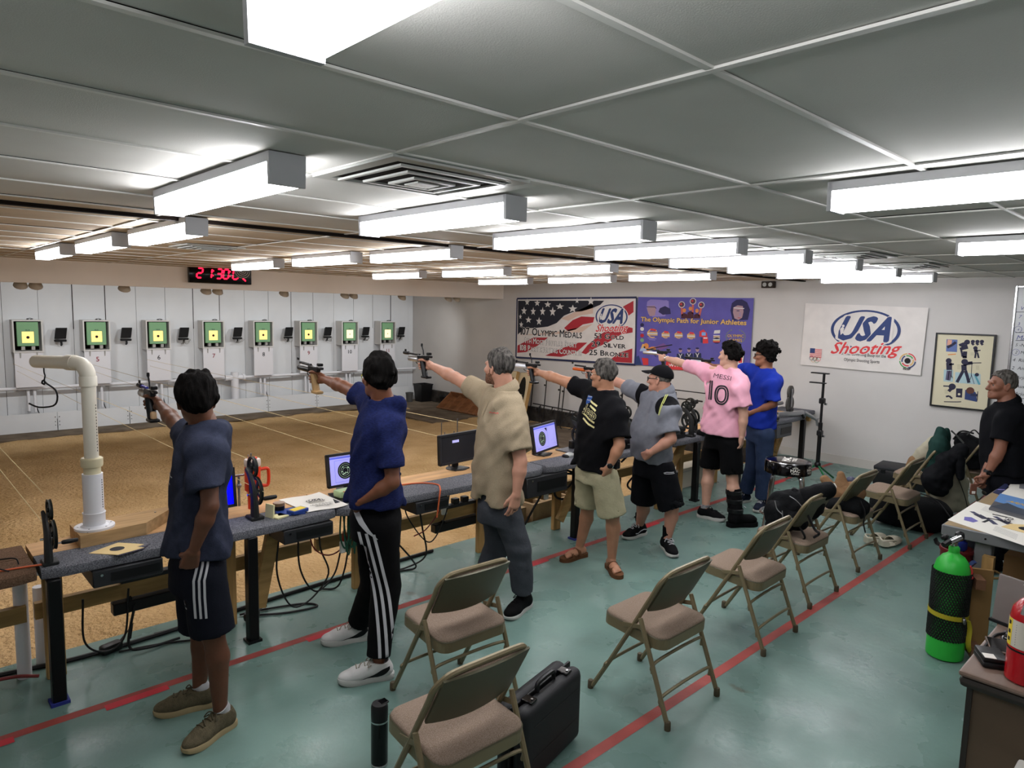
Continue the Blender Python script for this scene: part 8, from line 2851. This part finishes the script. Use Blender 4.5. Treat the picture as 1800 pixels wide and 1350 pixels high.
for sd, toe in (('L', (-.55, -.84)), ('R', (-.93, .1))):
 a = B.J['an' + sd]
 d = Vector((toe[0], toe[1], 0)).normalized()
 M = frame3((a.x, a.y, 0), d, Vector((0, 0, 1)).cross(d), Vector((0, 0, 1)))
 v = solid([(cone((-.04, 0, .055), (.09, 0, .05), .028, .026), 0), (ell((.08, 0, .048), (.07, .038, .02)), .03), (cone((-.02, 0, .06), (0, 0, .1), .032, .034), .03)], .0048, .02)
 for q in range(5):
  y = (.028 - .014 * q) * (1 if sd == 'R' else -1)
  v.op(cone((.13, y, .045), (.165 - .008 * q, y * 1.1, .04), .0105 if q else .013, .009 if q else .012), .004)
 Af = Arr().add(*v.mesh(), M)
 Af.build('foot', sk4, B.t, 1)
 so = MB().prism([((x - .06) * 1.0 + .06, y * 1.05) for x, y in sole_outline()], .032, M=M)
 s_ = so.build('sandal', M_san)
 par(s_, B.t)
 for x in (.03, .10):
  par(MB().grid(lambda u, v_: M @ Vector((x + .03 * (v_ - .5), .046 * math.cos(PI * u), .03 + (.058 if x < .05 else .042) * math.sin(PI * u))), 14, 2, thick=.004).build('strap', M_san), s_)
  par(MB().rbox((x, .03, .066 if x < .05 else .058), (.016, .014, .008), .002, 1, M=M).build('buckle', M_san), s_)
pistol('white cylinder air pistol held by the black shirted man', B.J['wrR'], AIM, -1, cyl=M_gunw, cyl_r=.020, cyl_l=(.1, .14), bl=.29, bar=M_gunb)
sk5 = skin_mat('ruddy', '#b07f6b')
M_polo5 = mat('polo_grey', '#6d6f77', .85, var=.05, scale=30, bump=.2, bscale=180)
M_short5 = mat('shorts_black', '#0c0d11', .85, bump=.2, bscale=90)
B = Body('older man in black cap and grey polo with black shoulder panels', (5.0, 3.45), (-.98, .18))
B.set(head=(1160, 667, .0), neck=(1166, 690, 0), shL=(1173, 725, -.16), elL=(1180, 772, -.24), wrL=(1143, 796, -.28), shR=(1126, 690, .16), elR=(1085, 672, .34), wrR=(1049, 660, .54),
hem=(1148, 808, .0), crotch=(1148, 835, .0), waist=(1148, 790, 0), hipL=(1160, 815, -.10), hipR=(1136, 815, .10), knL=(1181, 892, -.11), knR=(1131, 884, .12))
ground_feet(B, L=(5.0, 3.29), R=(5.13, 3.68))
r = make_person(B, sk5, [(0, .18, .145, .02), (.25, .185, .165, .05), (.45, .185, .165, .05), (.72, .19, .13, .015), (.87, .18, .108, 0), (.95, .13, .09, 0), (1.0, .08, .07, 0)],
dict(yoke=.082, cuff=.098), dict(hips=[(0, .165, .145, 0), (.4, .17, .145, 0), (.7, .155, .13, .01), (1, .14, .11, .01)], r=(.118, .118), len=1.0, fold=.007), None,
headk=.97, head_dir=(-.25, 1, .02), armr=1.05, legk=1.02, hands={'R': ('grip', AIM, (0, 0, 1), RIGHT_PALM), 'L': ('fist', (B.at(1120, 808, -.20) - B.J['wrL']), (0, 0, 1), B.v)},
shirt_m=M_polo5, leg_m=M_short5, sleeve=(.80, .55), leg_parts='shorts', fold=.008, seed=5, neckr=.056, neck_open=.066)
make_hair(r['M'], r['k'], M_hairw, B.t, thick=.006, top=0, amp=.003, freq=90, seed=5, cap_z=.03,
line=[(-.14, -.062), (-.07, -.06), (-.03, -.04), (-.01, -.012), (.014, -.012), (.02, .1), (.14, .1)])
k = r['k']
M = r['M']
v = Vol(A3((-.12, -.14, .0)), A3((.12, .22, .2)), .0046)
v.op(ell((0, -.014, .036), (.0865, .106, .094)), 0)
v.all(lambda X, Y, Z: (np.interp(Y + 0 * X, [-.12, -.03, .1], [.012, .03, .058]) - Z), 'i')
Ac = Arr().add(*v.mesh(), M)
cap = Ac.build('cap', M_tee4, B.t, 1)
par(MB().grid(lambda u, v_: M @ Vector(((u - .5) * .155 * (1 - .18 * v_ ** 2), .06 + .028 * math.sin(PI * u) + .085 * v_ * (math.sin(PI * u) ** .5 * .75 + .25), .056 + .02 * math.sin(PI * u) - .012 * v_)), 16, 8, thick=.005).build('brim', M_tee4), cap)
par(MB().ball(M @ Vector((0, -.014, .13)), .008, 8, 6).build('cap_button', M_tee4), cap)
glasses(r, M_gunb, B.t)
nd = (B.J['head'] - B.J['neck']).normalized()
collar_mesh(B.J['neck'] + nd * .018, nd, B.f, .074, .034, .034, M_polo5, r['shirt'])
for sd in ('L', 'R'):
 sh = B.J['sh' + sd]
 n0 = B.J['neck']
 ax_ = (sh - n0).normalized()
 cc = n0.lerp(sh, .74) + Vector((0, 0, .0)) - B.f * .015
 fn = lambda X, Y, Z: np.sqrt(((X - cc.x) / 1.0) ** 2 + ((Y - cc.y) / 1.0) ** 2 + ((Z - cc.z + .02) / 1.05) ** 2) - .112
 fr = lambda X, Y, Z: np.maximum(fn(X, Y, Z), ((X - sh.x) * ax_.x + (Y - sh.y) * ax_.y + (Z - sh.z) * ax_.z) - .042)
 overlay(r['sv'], fr, .0035, 'shoulder_panel', M_tee4, r['shirt'])
bs = bvh_of(r['As'])
nrm = (B.f * .8 + B.l * .5).normalized()
cj = B.at(1163, 735, -.16)
uu = Vector((0, 0, 1)).cross(nrm)
Q5 = lambda px, py: ((lambda d: (d.dot(uu), d.z))(B.at(px, py, -.16) - cj))
M_neon = mat('piping_lime', '#b3b86a', .7)
for dx in (0, 3.0):
 decal(bs, cj, nrm, (0, 0, 1), [band([Q5(1168 + dx, 695), Q5(1164 + dx, 708), Q5(1161 + dx * .5, 728)], .007)], M_neon, r['shirt'], .005, 'piping', .01)
decal(bs, B.J['neck'] + B.f * .1 + Vector((0, 0, -.12)), B.f + B.l * .1, (0, 0, 1), [band([(0, .05), (0, -.05)], .03)], mat('placket_grey', '#63656d', .85), r['shirt'], .003, 'placket')
bt = bvh_of(r['At'])
ct = B.at(1176, 829, -.14)
decal(bt, ct, -B.v, (0, 0, 1), [tp('Amway', .0, -.006, .012, .07, bold=.01, shear=.3), band([(-.035, .012), (.04, .008)], .003)] if False else [band([(-.045, .0), (-.02, .007), (.04, .003)], .005), band([(-.04, -.006), (.045, -.007)], .004)], M_wstripe, r['trousers'], .003, 'logo', .01)
M_sk8 = mat('canvas_black', '#0f0f11', .85)
wave = [band([(-.09, .004), (-.05, .012), (-.01, .004), (.03, -.012), (.07, -.006)], .009)]
for sd, toe in (('L', (-.6, -.8)), ('R', (-.95, .05))):
 a = B.J['an' + sd]
 shoe(B.t, a, toe, 'std', M_sk8, M_so2, M_wstripe, extra=side_decal(1, [band([(-x, y) for x, y in ((-.09, .004), (-.05, .012), (-.01, .004), (.03, -.012), (.07, -.006))], .009)], M_wstripe),
 sock=([.042, .046], M_tee4, [(a.x, a.y, .15), (a.x + .005, a.y, .21)]), length=1.04, sole_h=.028)
pistol('orange cylinder air pistol held by the man in black cap', B.J['wrR'], AIM, -1, cyl=M_gunor, cyl_r=.016, cyl_l=(.1, .15), bl=.28, lever=False, comp=False, bar=M_gunb)
sk6 = skin_mat('light', '#b98f7b')
M_jer = mat('jersey_pink', '#d69cae', .8, var=.04, scale=12, bump=.15, bscale=140)
M_short6 = mat('shorts_black6', '#08080a', .85)
B = Body('person in pink number ten jersey seen from behind, black walking boot', (6.15, 3.43), (.97, .25))
B.set(head=(1283, 625, .0), neck=(1284, 649, 0), shL=(1240, 652, .13), elL=(1197, 638, .34), wrL=(1171, 630, .53), shR=(1299, 684, -.15), elR=(1307, 730, -.17), wrR=(1304, 767, -.17),
hem=(1271, 755, .0), crotch=(1270, 788, .0), waist=(1271, 745, 0), hipL=(1258, 770, .09), hipR=(1283, 772, -.09), knL=(1246, 828, .12), knR=(1287, 840, -.09))
ground_feet(B, L=(6.10, 3.58), R=(6.10, 3.235))
r = make_person(B, sk6, torso_secs(1.10, 1.08, .0, 1.04, 1.22), dict(yoke=.080, cuff=.098), dict(hips=[(0, .165, .135, 0), (.4, .17, .138, 0), (.7, .15, .115, 0), (1, .13, .1, 0)], r=(.112, .107), len=.88, fold=.006), None,
headk=.97, head_dir=(-.05, 1, .0), armr=.98, legk=1.0, calf=1.05, hands={'L': ('grip', AIM, (0, 0, 1), LEFT_PALM), 'R': ('relaxed', (B.at(1303, 785, -.15) - B.J['wrR']), (.9, .2, 0), (0, 1, 0))},
shirt_m=M_jer, leg_m=M_short6, sleeve=(.72, .66), leg_parts='shorts', fold=.009, seed=6, neckr=.051, neck_open=.068)
make_hair(r['M'], r['k'], M_hairb, B.t, thick=.018, top=.016, amp=.020, freq=75, seed=6, wide=.002, stretch=.9,
line=[(-.14, -.05), (-.07, -.052), (-.03, -.035), (-.01, -.0), (.015, .005), (.035, .05), (.06, .075), (.14, .075)])
bs = bvh_of(r['As'])
nrm = (-B.f - B.l * .0 + Vector((0, 0, .05))).normalized()
cj = B.at(1268, 705, -.12)
uu = (Vector((0, 0, 1)) - nrm * nrm.z).normalized().cross(nrm)
Q6 = lambda zx, zy: ((lambda d: (d.dot(uu), d.z))(B.at(1080 + zx * 320 / 1800, 570 + zy * 320 / 1800, -.12) - cj))
a, b = Q6(962, 525), Q6(1158, 560)
decal(bs, cj, nrm, (0, 0, 1), [tp('MESSI', (a[0] + b[0]) / 2, (a[1] + b[1]) / 2, .044, b[0] - a[0], bold=.012, rot=math.atan2(b[1] - a[1], b[0] - a[0]) * .8)], mat('print_plum', '#4a2c3c', .7), r['shirt'], .004, 'print', .012)
a = Q6(1060, 700)
oc, oy = a[0], a[1]
wO, hO = abs(Q6(1138, 700)[0] - Q6(980, 700)[0]) / 2, abs(Q6(1060, 600)[1] - Q6(1060, 795)[1]) / 2
def oval(cx, cy, rx, ry, wd):
 vs, fs = [], []
 n = 30
 for q in range(n):
  an = 2 * PI * q / n
  sx = math.copysign(abs(math.cos(an)) ** .75, math.cos(an))
  sy = math.copysign(abs(math.sin(an)) ** .85, math.sin(an))
  vs += [(cx + sx * rx, cy + sy * ry), (cx + sx * (rx - wd), cy + sy * (ry - wd))]
 for q in range(n):
  i, j = 2 * q, 2 * ((q + 1) % n)
  fs.append((i, j, j + 1, i + 1))
 return (vs, fs)
decal(bs, cj, nrm, (0, 0, 1), [oval(oc, oy, wO, hO, .016), oval(oc, oy, wO - .022, hO - .022, .014)], M_ink, r['shirt'], .004, 'number', .014)
a = Q6(940, 655)
one = []
hh = hO
for x0, x1 in ((-.020, -.006), (.000, .016)):
 one.append(band([(a[0] + (x0 + x1) / 2, a[1] + hh * .98), (a[0] + (x0 + x1) / 2, a[1] - hh * .98)], x1 - x0))
one.append(band([(a[0] - .045, a[1] + hh * .72), (a[0] - .02, a[1] + hh * .92)], .018))
decal(bs, cj, nrm, (0, 0, 1), one, M_ink, r['shirt'], .004, 'number', .014)
M_stp = mat('jersey_stripe', '#b5526f', .8)
for q in range(6):
 z = 690 + q * 9
 decal(bs, B.at(1236, z, .02), (-B.v - uu * .8), (0, 0, 1), [band([(-.03, 0), (.012, -.002)], .010)], M_stp, r['shirt'], .003, 'stripe', .012)
a = B.J['anL']
shoe(B.t, a, (-.35, -.9) if False else (.15, -.98), 'std', M_sn1 if False else M_sk8, M_so2, M_sk8, sock=([.036, .038], mat('sock_grey', '#8f8d90', .9), [(a.x, a.y, .125), (a.x, a.y, .14)]), length=1.0, sole_h=.036)
M_boot = mat('boot_black', '#09090b', .8, bump=.3, bscale=70)
a = B.J['anR']
kn = B.J['knR']
d = Vector((.86, -.5, 0)).normalized()
M = frame3((a.x, a.y, 0), d, Vector((0, 0, 1)).cross(d), Vector((0, 0, 1)))
Mi = M.inverted()
tpv = Mi @ a.lerp(kn, .72)
v = solid([(cone((-.01, 0, .10), (tpv.x, tpv.y, tpv.z), .066, .074), 0), (cone((-.03, 0, .07), (.14, 0, .065), .058, .046), .03), (ell((.15, 0, .06), (.07, .05, .04)), .03)], .006, .02, .03)
n3 = (Vector(tpv) - Vector((-.01, 0, .1))).normalized()
v.all(lambda X, Y, Z: ((X - tpv.x) * n3.x + (Y - tpv.y) * n3.y + (Z - tpv.z) * n3.z), 'i')
v.all(lambda X, Y, Z: (.02 - Z) + 0 * X + 0 * Y, 'i')
Ab = Arr().add(*v.mesh(), M)
bo = Ab.build('walking_boot', M_boot, B.t, 1)
par(MB().prism([((x - .06) * 1.12 + .06, y * 1.35) for x, y in sole_outline()], .04, M=M).build('rocker_sole', M_boot), bo)
for z in (.16, .25, .33):
 q = Vector((-.01, 0, .1)).lerp(Vector(tpv), (z - .1) / (tpv.z - .1))
 par(MB().lathe([(.073, -.02), (.077, -.018), (.077, .018), (.073, .02)], 20, c=q, cap=False, M=M).build('strap', M_gunb), bo)
par(MB().rbox((.062, -.03, .2), (.006, .04, .008), .002, 1, M=M).build('logo', M_wstripe), bo)
w = B.J['wrL']
ax = (B.J['wrL'] - B.J['elL']).normalized()
par(MB().lathe([(.028, -.008), (.032, -.006), (.032, .006), (.028, .008)], 16, cap=False, M=Matrix.Translation(w - ax * .01) @ ax.to_track_quat('Z', 'Y').to_matrix().to_4x4()).build('bracelet', M_chrome), B.t)
pistol('silver and black air pistol held by pink jersey shooter', B.J['wrL'], AIM, 1, cyl=M_guns, cyl_r=.018, cyl_l=(.1, .19), bl=.30, lever=False, comp=False, bar=M_gunb)
sk7 = skin_mat('olive', '#8c5d45')
M_tee7 = mat('tee_blue', '#172c8c', .85, var=.06, scale=20, bump=.2, bscale=160)
M_jean = mat('jeans_slate', '#2d3a55', .85, var=.08, scale=16, bump=.25, bscale=80)
B = Body('curly haired teen in royal blue tee and slate jeans beyond pink jersey', (6.9, 3.45), (-.96, .27))
B.set(head=(1345, 625, .0), neck=(1347, 649, 0), shL=(1357, 678, -.15), elL=(1360, 710, -.17), wrL=(1318, 727, -.08), shR=(1320, 650, .16), elR=(1288, 646, .36), wrR=(1253, 644, .58),
hem=(1337, 745, .0), crotch=(1334, 775, .0), waist=(1337, 735, 0), hipL=(1344, 752, -.09), hipR=(1328, 752, .09), knL=(1343, 820, -.09), knR=(1325, 818, .1))
ground_feet(B, L=(6.87, 3.36), R=(6.97, 3.62))
r = make_person(B, sk7, torso_secs(.96, .95, .01, 1.0, 1.12), dict(yoke=.076, cuff=.088), dict(hips=[(0, .15, .125, 0), (.4, .158, .128, 0), (.7, .14, .11, 0), (1, .12, .09, 0)], r=(.10, .084, .078), len=1.92, fold=.007), None,
headk=.97, head_dir=(-.4, 1, .0), armr=.92, hands={'R': ('grip', AIM, (0, 0, 1), RIGHT_PALM), 'L': ('relaxed', (B.at(1300, 728, .0) - B.J['wrL']), (-.3, .2, 1), (.5, .9, 0))},
shirt_m=M_tee7, leg_m=M_jean, sleeve=(.80, .55), fold=.008, seed=7, neckr=.049, neck_open=.066)
make_hair(r['M'], r['k'], M_hairb, B.t, thick=.030, top=.018, amp=.030, freq=50, seed=7, wide=.010, stretch=1.0,
line=[(-.16, -.075), (-.07, -.075), (-.03, -.055), (-.012, -.01), (.015, .0), (.04, .03), (.07, .045), (.16, .045)])
glasses(r, M_gunb, B.t)
for sd, toe in (('L', (-.93, -.15)), ('R', (-.95, .2))):
 shoe(B.t, B.J['an' + sd], toe, 'std', mat('canvas_navy', '#1c2130', .85), M_so2, M_wstripe, length=1.0)
pistol('dark air pistol with pale cylinder, behind pink jersey arm', B.J['wrR'], AIM, -1, cyl=M_gunw, cyl_r=.02, cyl_l=(.1, .15), bl=.33, lever=False)
sk8 = skin_mat('brown_c', '#7f5340')
M_polo8 = mat('polo_black', '#0c0d11', .85, bump=.15, bscale=160)
M_pant8 = mat('trouser_black', '#0e0f14', .85, bump=.15, bscale=70)
B = Body('grey haired man in black polo standing at the work table, far right', (6.75, 1.33), (-.80, .60))
B.set(head=(1761, 677, .0), neck=(1772, 708, 0), shL=(1768, 740, -.15), elL=(1757, 792, -.20), wrL=(1736, 832, -.24), shR=(1774, 738, .15), elR=(1752, 795, .02), wrR=(1728, 838, -.12),
hem=(1768, 825, .0), crotch=(1762, 865, .0), waist=(1766, 805, 0), hipL=(1766, 840, -.09), hipR=(1762, 838, .09), knL=(1758, 930, -.09), knR=(1754, 922, .09))
ground_feet(B, L=(6.70, 1.25), R=(6.75, 1.45))
r = make_person(B, sk8, torso_secs(1.04, 1.10, .03, 1.0, 1.0), dict(yoke=.080, cuff=.090), dict(hips=[(0, .155, .13, 0), (.5, .165, .135, 0), (1, .165, .132, .01)], r=(.105, .085, .078), len=1.92, fold=.004), None,
headk=.98, head_dir=(-.62, .78, -.02), armr=1.02, hands={'L': ('fist', (B.at(1720, 856, -.26) - B.J['wrL']), (-.5, -.5, .6), (.5, .6, 0)), 'R': ('fist', (B.at(1716, 858, -.18) - B.J['wrR']), (-.5, .5, .6), (.4, -.6, 0))},
shirt_m=M_polo8, leg_m=M_pant8, sleeve=(.66, .66), fold=.005, seed=8, neckr=.054, neck_open=.066)
make_hair(r['M'], r['k'], M_hairw, B.t, thick=.008, top=.008, amp=.008, freq=80, seed=8, wide=.002,
line=[(-.14, -.06), (-.07, -.06), (-.03, -.042), (-.01, -.0), (.012, .002), (.03, .05), (.055, .078), (.14, .088)])
nd = (B.J['head'] - B.J['neck']).normalized()
collar_mesh(B.J['neck'] + nd * .01, nd, B.f, .068, .030, .026, M_polo8, r['shirt'])
w = B.J['wrL']
ax = (B.J['wrL'] - B.J['elL']).normalized()
Rw = ax.to_track_quat('Z', 'Y').to_matrix().to_4x4()
wo = MB().lathe([(.031, -.012), (.035, -.012), (.035, .012), (.031, .012), (.031, -.012)], 18, cap=False, M=Matrix.Translation(w - ax * .012) @ Rw).build('watch', M_gunb)
par(wo, B.t)
n_ = (-B.v * .8 - B.l * -.2 - ax * 0).normalized()
par(MB().rbox((0, 0, .034), (.034, .038, .012), .005, 2, M=Matrix.Translation(w - ax * .012) @ n_.to_track_quat('Z', 'Y').to_matrix().to_4x4()).build('watch_face', M_gloss), wo)
for sd, toe in (('L', (-.9, .3)), ('R', (-.85, .5))):
 shoe(B.t, B.J['an' + sd], toe, 'std', M_sh3, M_sh3, M_sh3)
c = B.at(1711, 860, -.32)
t = thing('card_wallet', 'brown card case with white mark held by the black polo man', 'wallet', c)
par(MB().rbox((0, 0, 0), (.05, .012, .09), .004, 1, M=Matrix.Translation(c) @ Matrix.Rotation(-.9, 4, 'Z')).build('case', mat('wallet_brown', '#6a4334', .6)), t)
par(MB().rbox((0.0, -.0075, -.025), (.026, .002, .022), .001, 1, M=Matrix.Translation(c) @ Matrix.Rotation(-.9, 4, 'Z')).build('mark', M_paper), t)
# bags and garments on the chairs
def soft_thing(name, label, cat, C, parts, extra=None):
 """parts: (part name, material, cones, fold); cone = (px, py, off, r, px, py, off, r) seen from the entrance side"""
 B_ = Body.__new__(Body)
 B_.C = Vector((C[0], C[1], 0))
 B_.v = B_.C.normalized()
 t = thing(name, label, cat, (C[0], C[1], C[2]))
 for i, (nm, m, cs, fold) in enumerate(parts):
  P = [(cone(B_.at(*c[0:3]), B_.at(*c[4:7]), c[3], c[7]), .05) for c in cs]
  v = solid(P, .011, .05, .06)
  o = 3.3 * i + C[0]
  v.all(lambda X, Y, Z: fold * (vnoise(X * 9 + o, Y * 9, Z * 5) + .7 * vnoise(X * 14 + Z * 10 + o, Y * 14 - Z * 8, Z * 16) + .5 * vnoise(X * 30, Y * 30 + o, Z * 22)))
  v.all(lambda X, Y, Z: (C[2] + .004 - Z) + 0 * X + 0 * Y, 'i')
  Arr().add(*v.mesh()).build(nm, m, t, 1)
 if extra:
  extra(B_, t)
 return t
def tubes(B_, t, items):
 for nm, m, r_, pts in items:
  par(MB().tube(bez([B_.at(*p) for p in pts], 18), r_, 6, flat=.5).build(nm, m), t)
M_zip = mat('zip_metal', '#8a8a8c', .4, .6)
soft_thing('backpack', 'big black backpack lying across a folding chair by the stool', 'backpack', (4.98, 2.2, .455),
[('body', M_bag, [(1380, 890, 0, .125, 1418, 884, .02, .115)], .014), ('front_pocket', M_bag, [(1366, 898, -.09, .085, 1372, 915, -.09, .085), (1372, 915, -.09, .085, 1392, 912, -.1, .08)], .012),
('roll', M_bag, [(1422, 872, -.03, .072, 1456, 861, .0, .062)], .010), ('bottom_band', M_bag, [(1356, 922, -.04, .05, 1408, 920, -.08, .05)], .008)],
lambda b, t: tubes(b, t, [('zip', M_zip, .004, [(1362, 880, -.2), (1366, 895, -.21), (1376, 905, -.22)]), ('zip', M_zip, .004, [(1388, 872, -.16), (1400, 880, -.18), (1412, 893, -.18)]),
('zip', M_zip, .004, [(1375, 898, -.215), (1376, 912, -.215)]), ('grab_handle', M_black, .012, [(1388, 865, -.02), (1395, 858, -.02), (1404, 862, -.02)]),
('strap', M_black, .016, [(1420, 905, -.15), (1432, 930, -.16), (1440, 938, -.16), (1430, 945, -.16)]), ('strap', M_black, .014, [(1405, 925, -.14), (1415, 945, -.15), (1404, 950, -.15)])]))
soft_thing('shoulder_bag', 'brown canvas bag heaped on folding chair between backpack and duffel', 'bag', (6.0, 2.25, .455),
[('body', M_bagb, [(1462, 868, 0, .095, 1500, 868, .02, .10)], .014), ('flap', M_bagb, [(1478, 834, 0, .018, 1470, 866, -.03, .05), (1478, 834, 0, .018, 1490, 866, -.03, .05)], .006),
('flap', M_bagb, [(1450, 842, .02, .035, 1462, 858, .0, .05)], .008)],
lambda b, t: tubes(b, t, [('label_tag', M_paper, .02, [(1465, 850, -.06), (1468, 856, -.07), (1468, 860, -.07)]), ('strap', M_black, .02, [(1500, 856, .0), (1515, 848, .0), (1531, 838, -.02)])]))
soft_thing('shoulder_bag', 'small black bag slung under brown canvas bag on the chair', 'bag', (5.95, 2.02, .40),
[('body', M_bag, [(1462, 888, 0, .065, 1512, 890, 0, .075), (1505, 895, 0, .06, 1506, 905, 0, .05)], .010)],
lambda b, t: tubes(b, t, [('strap', M_black, .010, [(1512, 880, -.08), (1520, 900, -.09), (1518, 920, -.09), (1521, 936, -.08)])]))
soft_thing('gadget', 'dark blue grey gadget on the brown bag', 'gadget', (6.15, 2.3, .62), [('body', mat('gadget_blue', '#3b3f55', .6), [(1496, 845, 0, .04, 1503, 852, 0, .035)], .004)])
soft_thing('jacket', 'dark green jacket draped over the back of a folding chair', 'jacket', (7.95, 2.0, .5),
[('body', M_jgreen, [(1654, 758, -.05, .05, 1650, 785, -.10, .085), (1650, 785, -.10, .085, 1638, 826, -.12, .085)], .016), ('fold', M_jgreen, [(1664, 757, .02, .035, 1662, 800, .0, .05)], .010),
('lining', M_jgreen, [(1672, 800, -.12, .028, 1669, 848, -.14, .03), (1669, 848, -.14, .03, 1650, 862, -.16, .05), (1650, 862, -.16, .05, 1620, 876, -.18, .058)], .004)])
soft_thing('jacket', 'black leather jacket hanging over the green one on the chair', 'jacket', (7.8, 1.93, .3),
[('body', M_jblack, [(1688, 792, 0, .075, 1668, 812, -.02, .07), (1662, 818, -.04, .08, 1642, 844, -.06, .12), (1640, 842, -.06, .10, 1652, 862, -.08, .07), (1660, 810, -.03, .08, 1664, 850, -.06, .06)], .016),
('sleeve', M_jblack, [(1690, 795, -.05, .045, 1688, 838, -.05, .04)], .010)],
lambda b, t: tubes(b, t, [('strap', mat('strap_grey', '#4a4b4a', .7), .016, [(1672, 757, -.12), (1684, 768, -.12), (1694, 779, -.12)])]))
soft_thing('jacket', 'cream canvas jacket hanging to the floor beside black leather jacket', 'jacket', (8.1, 2.02, .0),
[('body', M_jcream, [(1688, 806, .0, .05, 1680, 850, -.02, .09), (1680, 850, -.02, .10, 1662, 882, -.02, .12), (1662, 882, -.02, .11, 1640, 884, .0, .10), (1680, 870, 0, .1, 1692, 886, 0, .06)], .016),
('sleeve', M_jcream, [(1640, 774, .25, .055, 1624, 798, .25, .075), (1624, 798, .25, .075, 1611, 818, .25, .075)], .010), ('cuff', M_bagb, [(1608, 812, .25, .07, 1605, 820, .25, .072)], .003)],
lambda b, t: tubes(b, t, [('zip', M_ink, .007, [(1679, 830, -.14), (1688, 850, -.13), (1697, 876, -.1), (1701, 894, -.06)])]))
soft_thing('backpack', 'black backpack on the far chair left of black polo man', 'backpack', (8.5, 2.02, .47),
[('body', M_bag, [(1695, 776, .1, .10, 1715, 790, .1, .13), (1700, 800, .1, .12, 1708, 822, .1, .12)], .014)],
lambda b, t: tubes(b, t, [('strap', M_black, .02, [(1676, 772, .0), (1690, 758, -.02), (1712, 762, -.02)]), ('grab_handle', M_black, .014, [(1700, 765, -.05), (1712, 756, -.05), (1722, 764, -.05)])]))
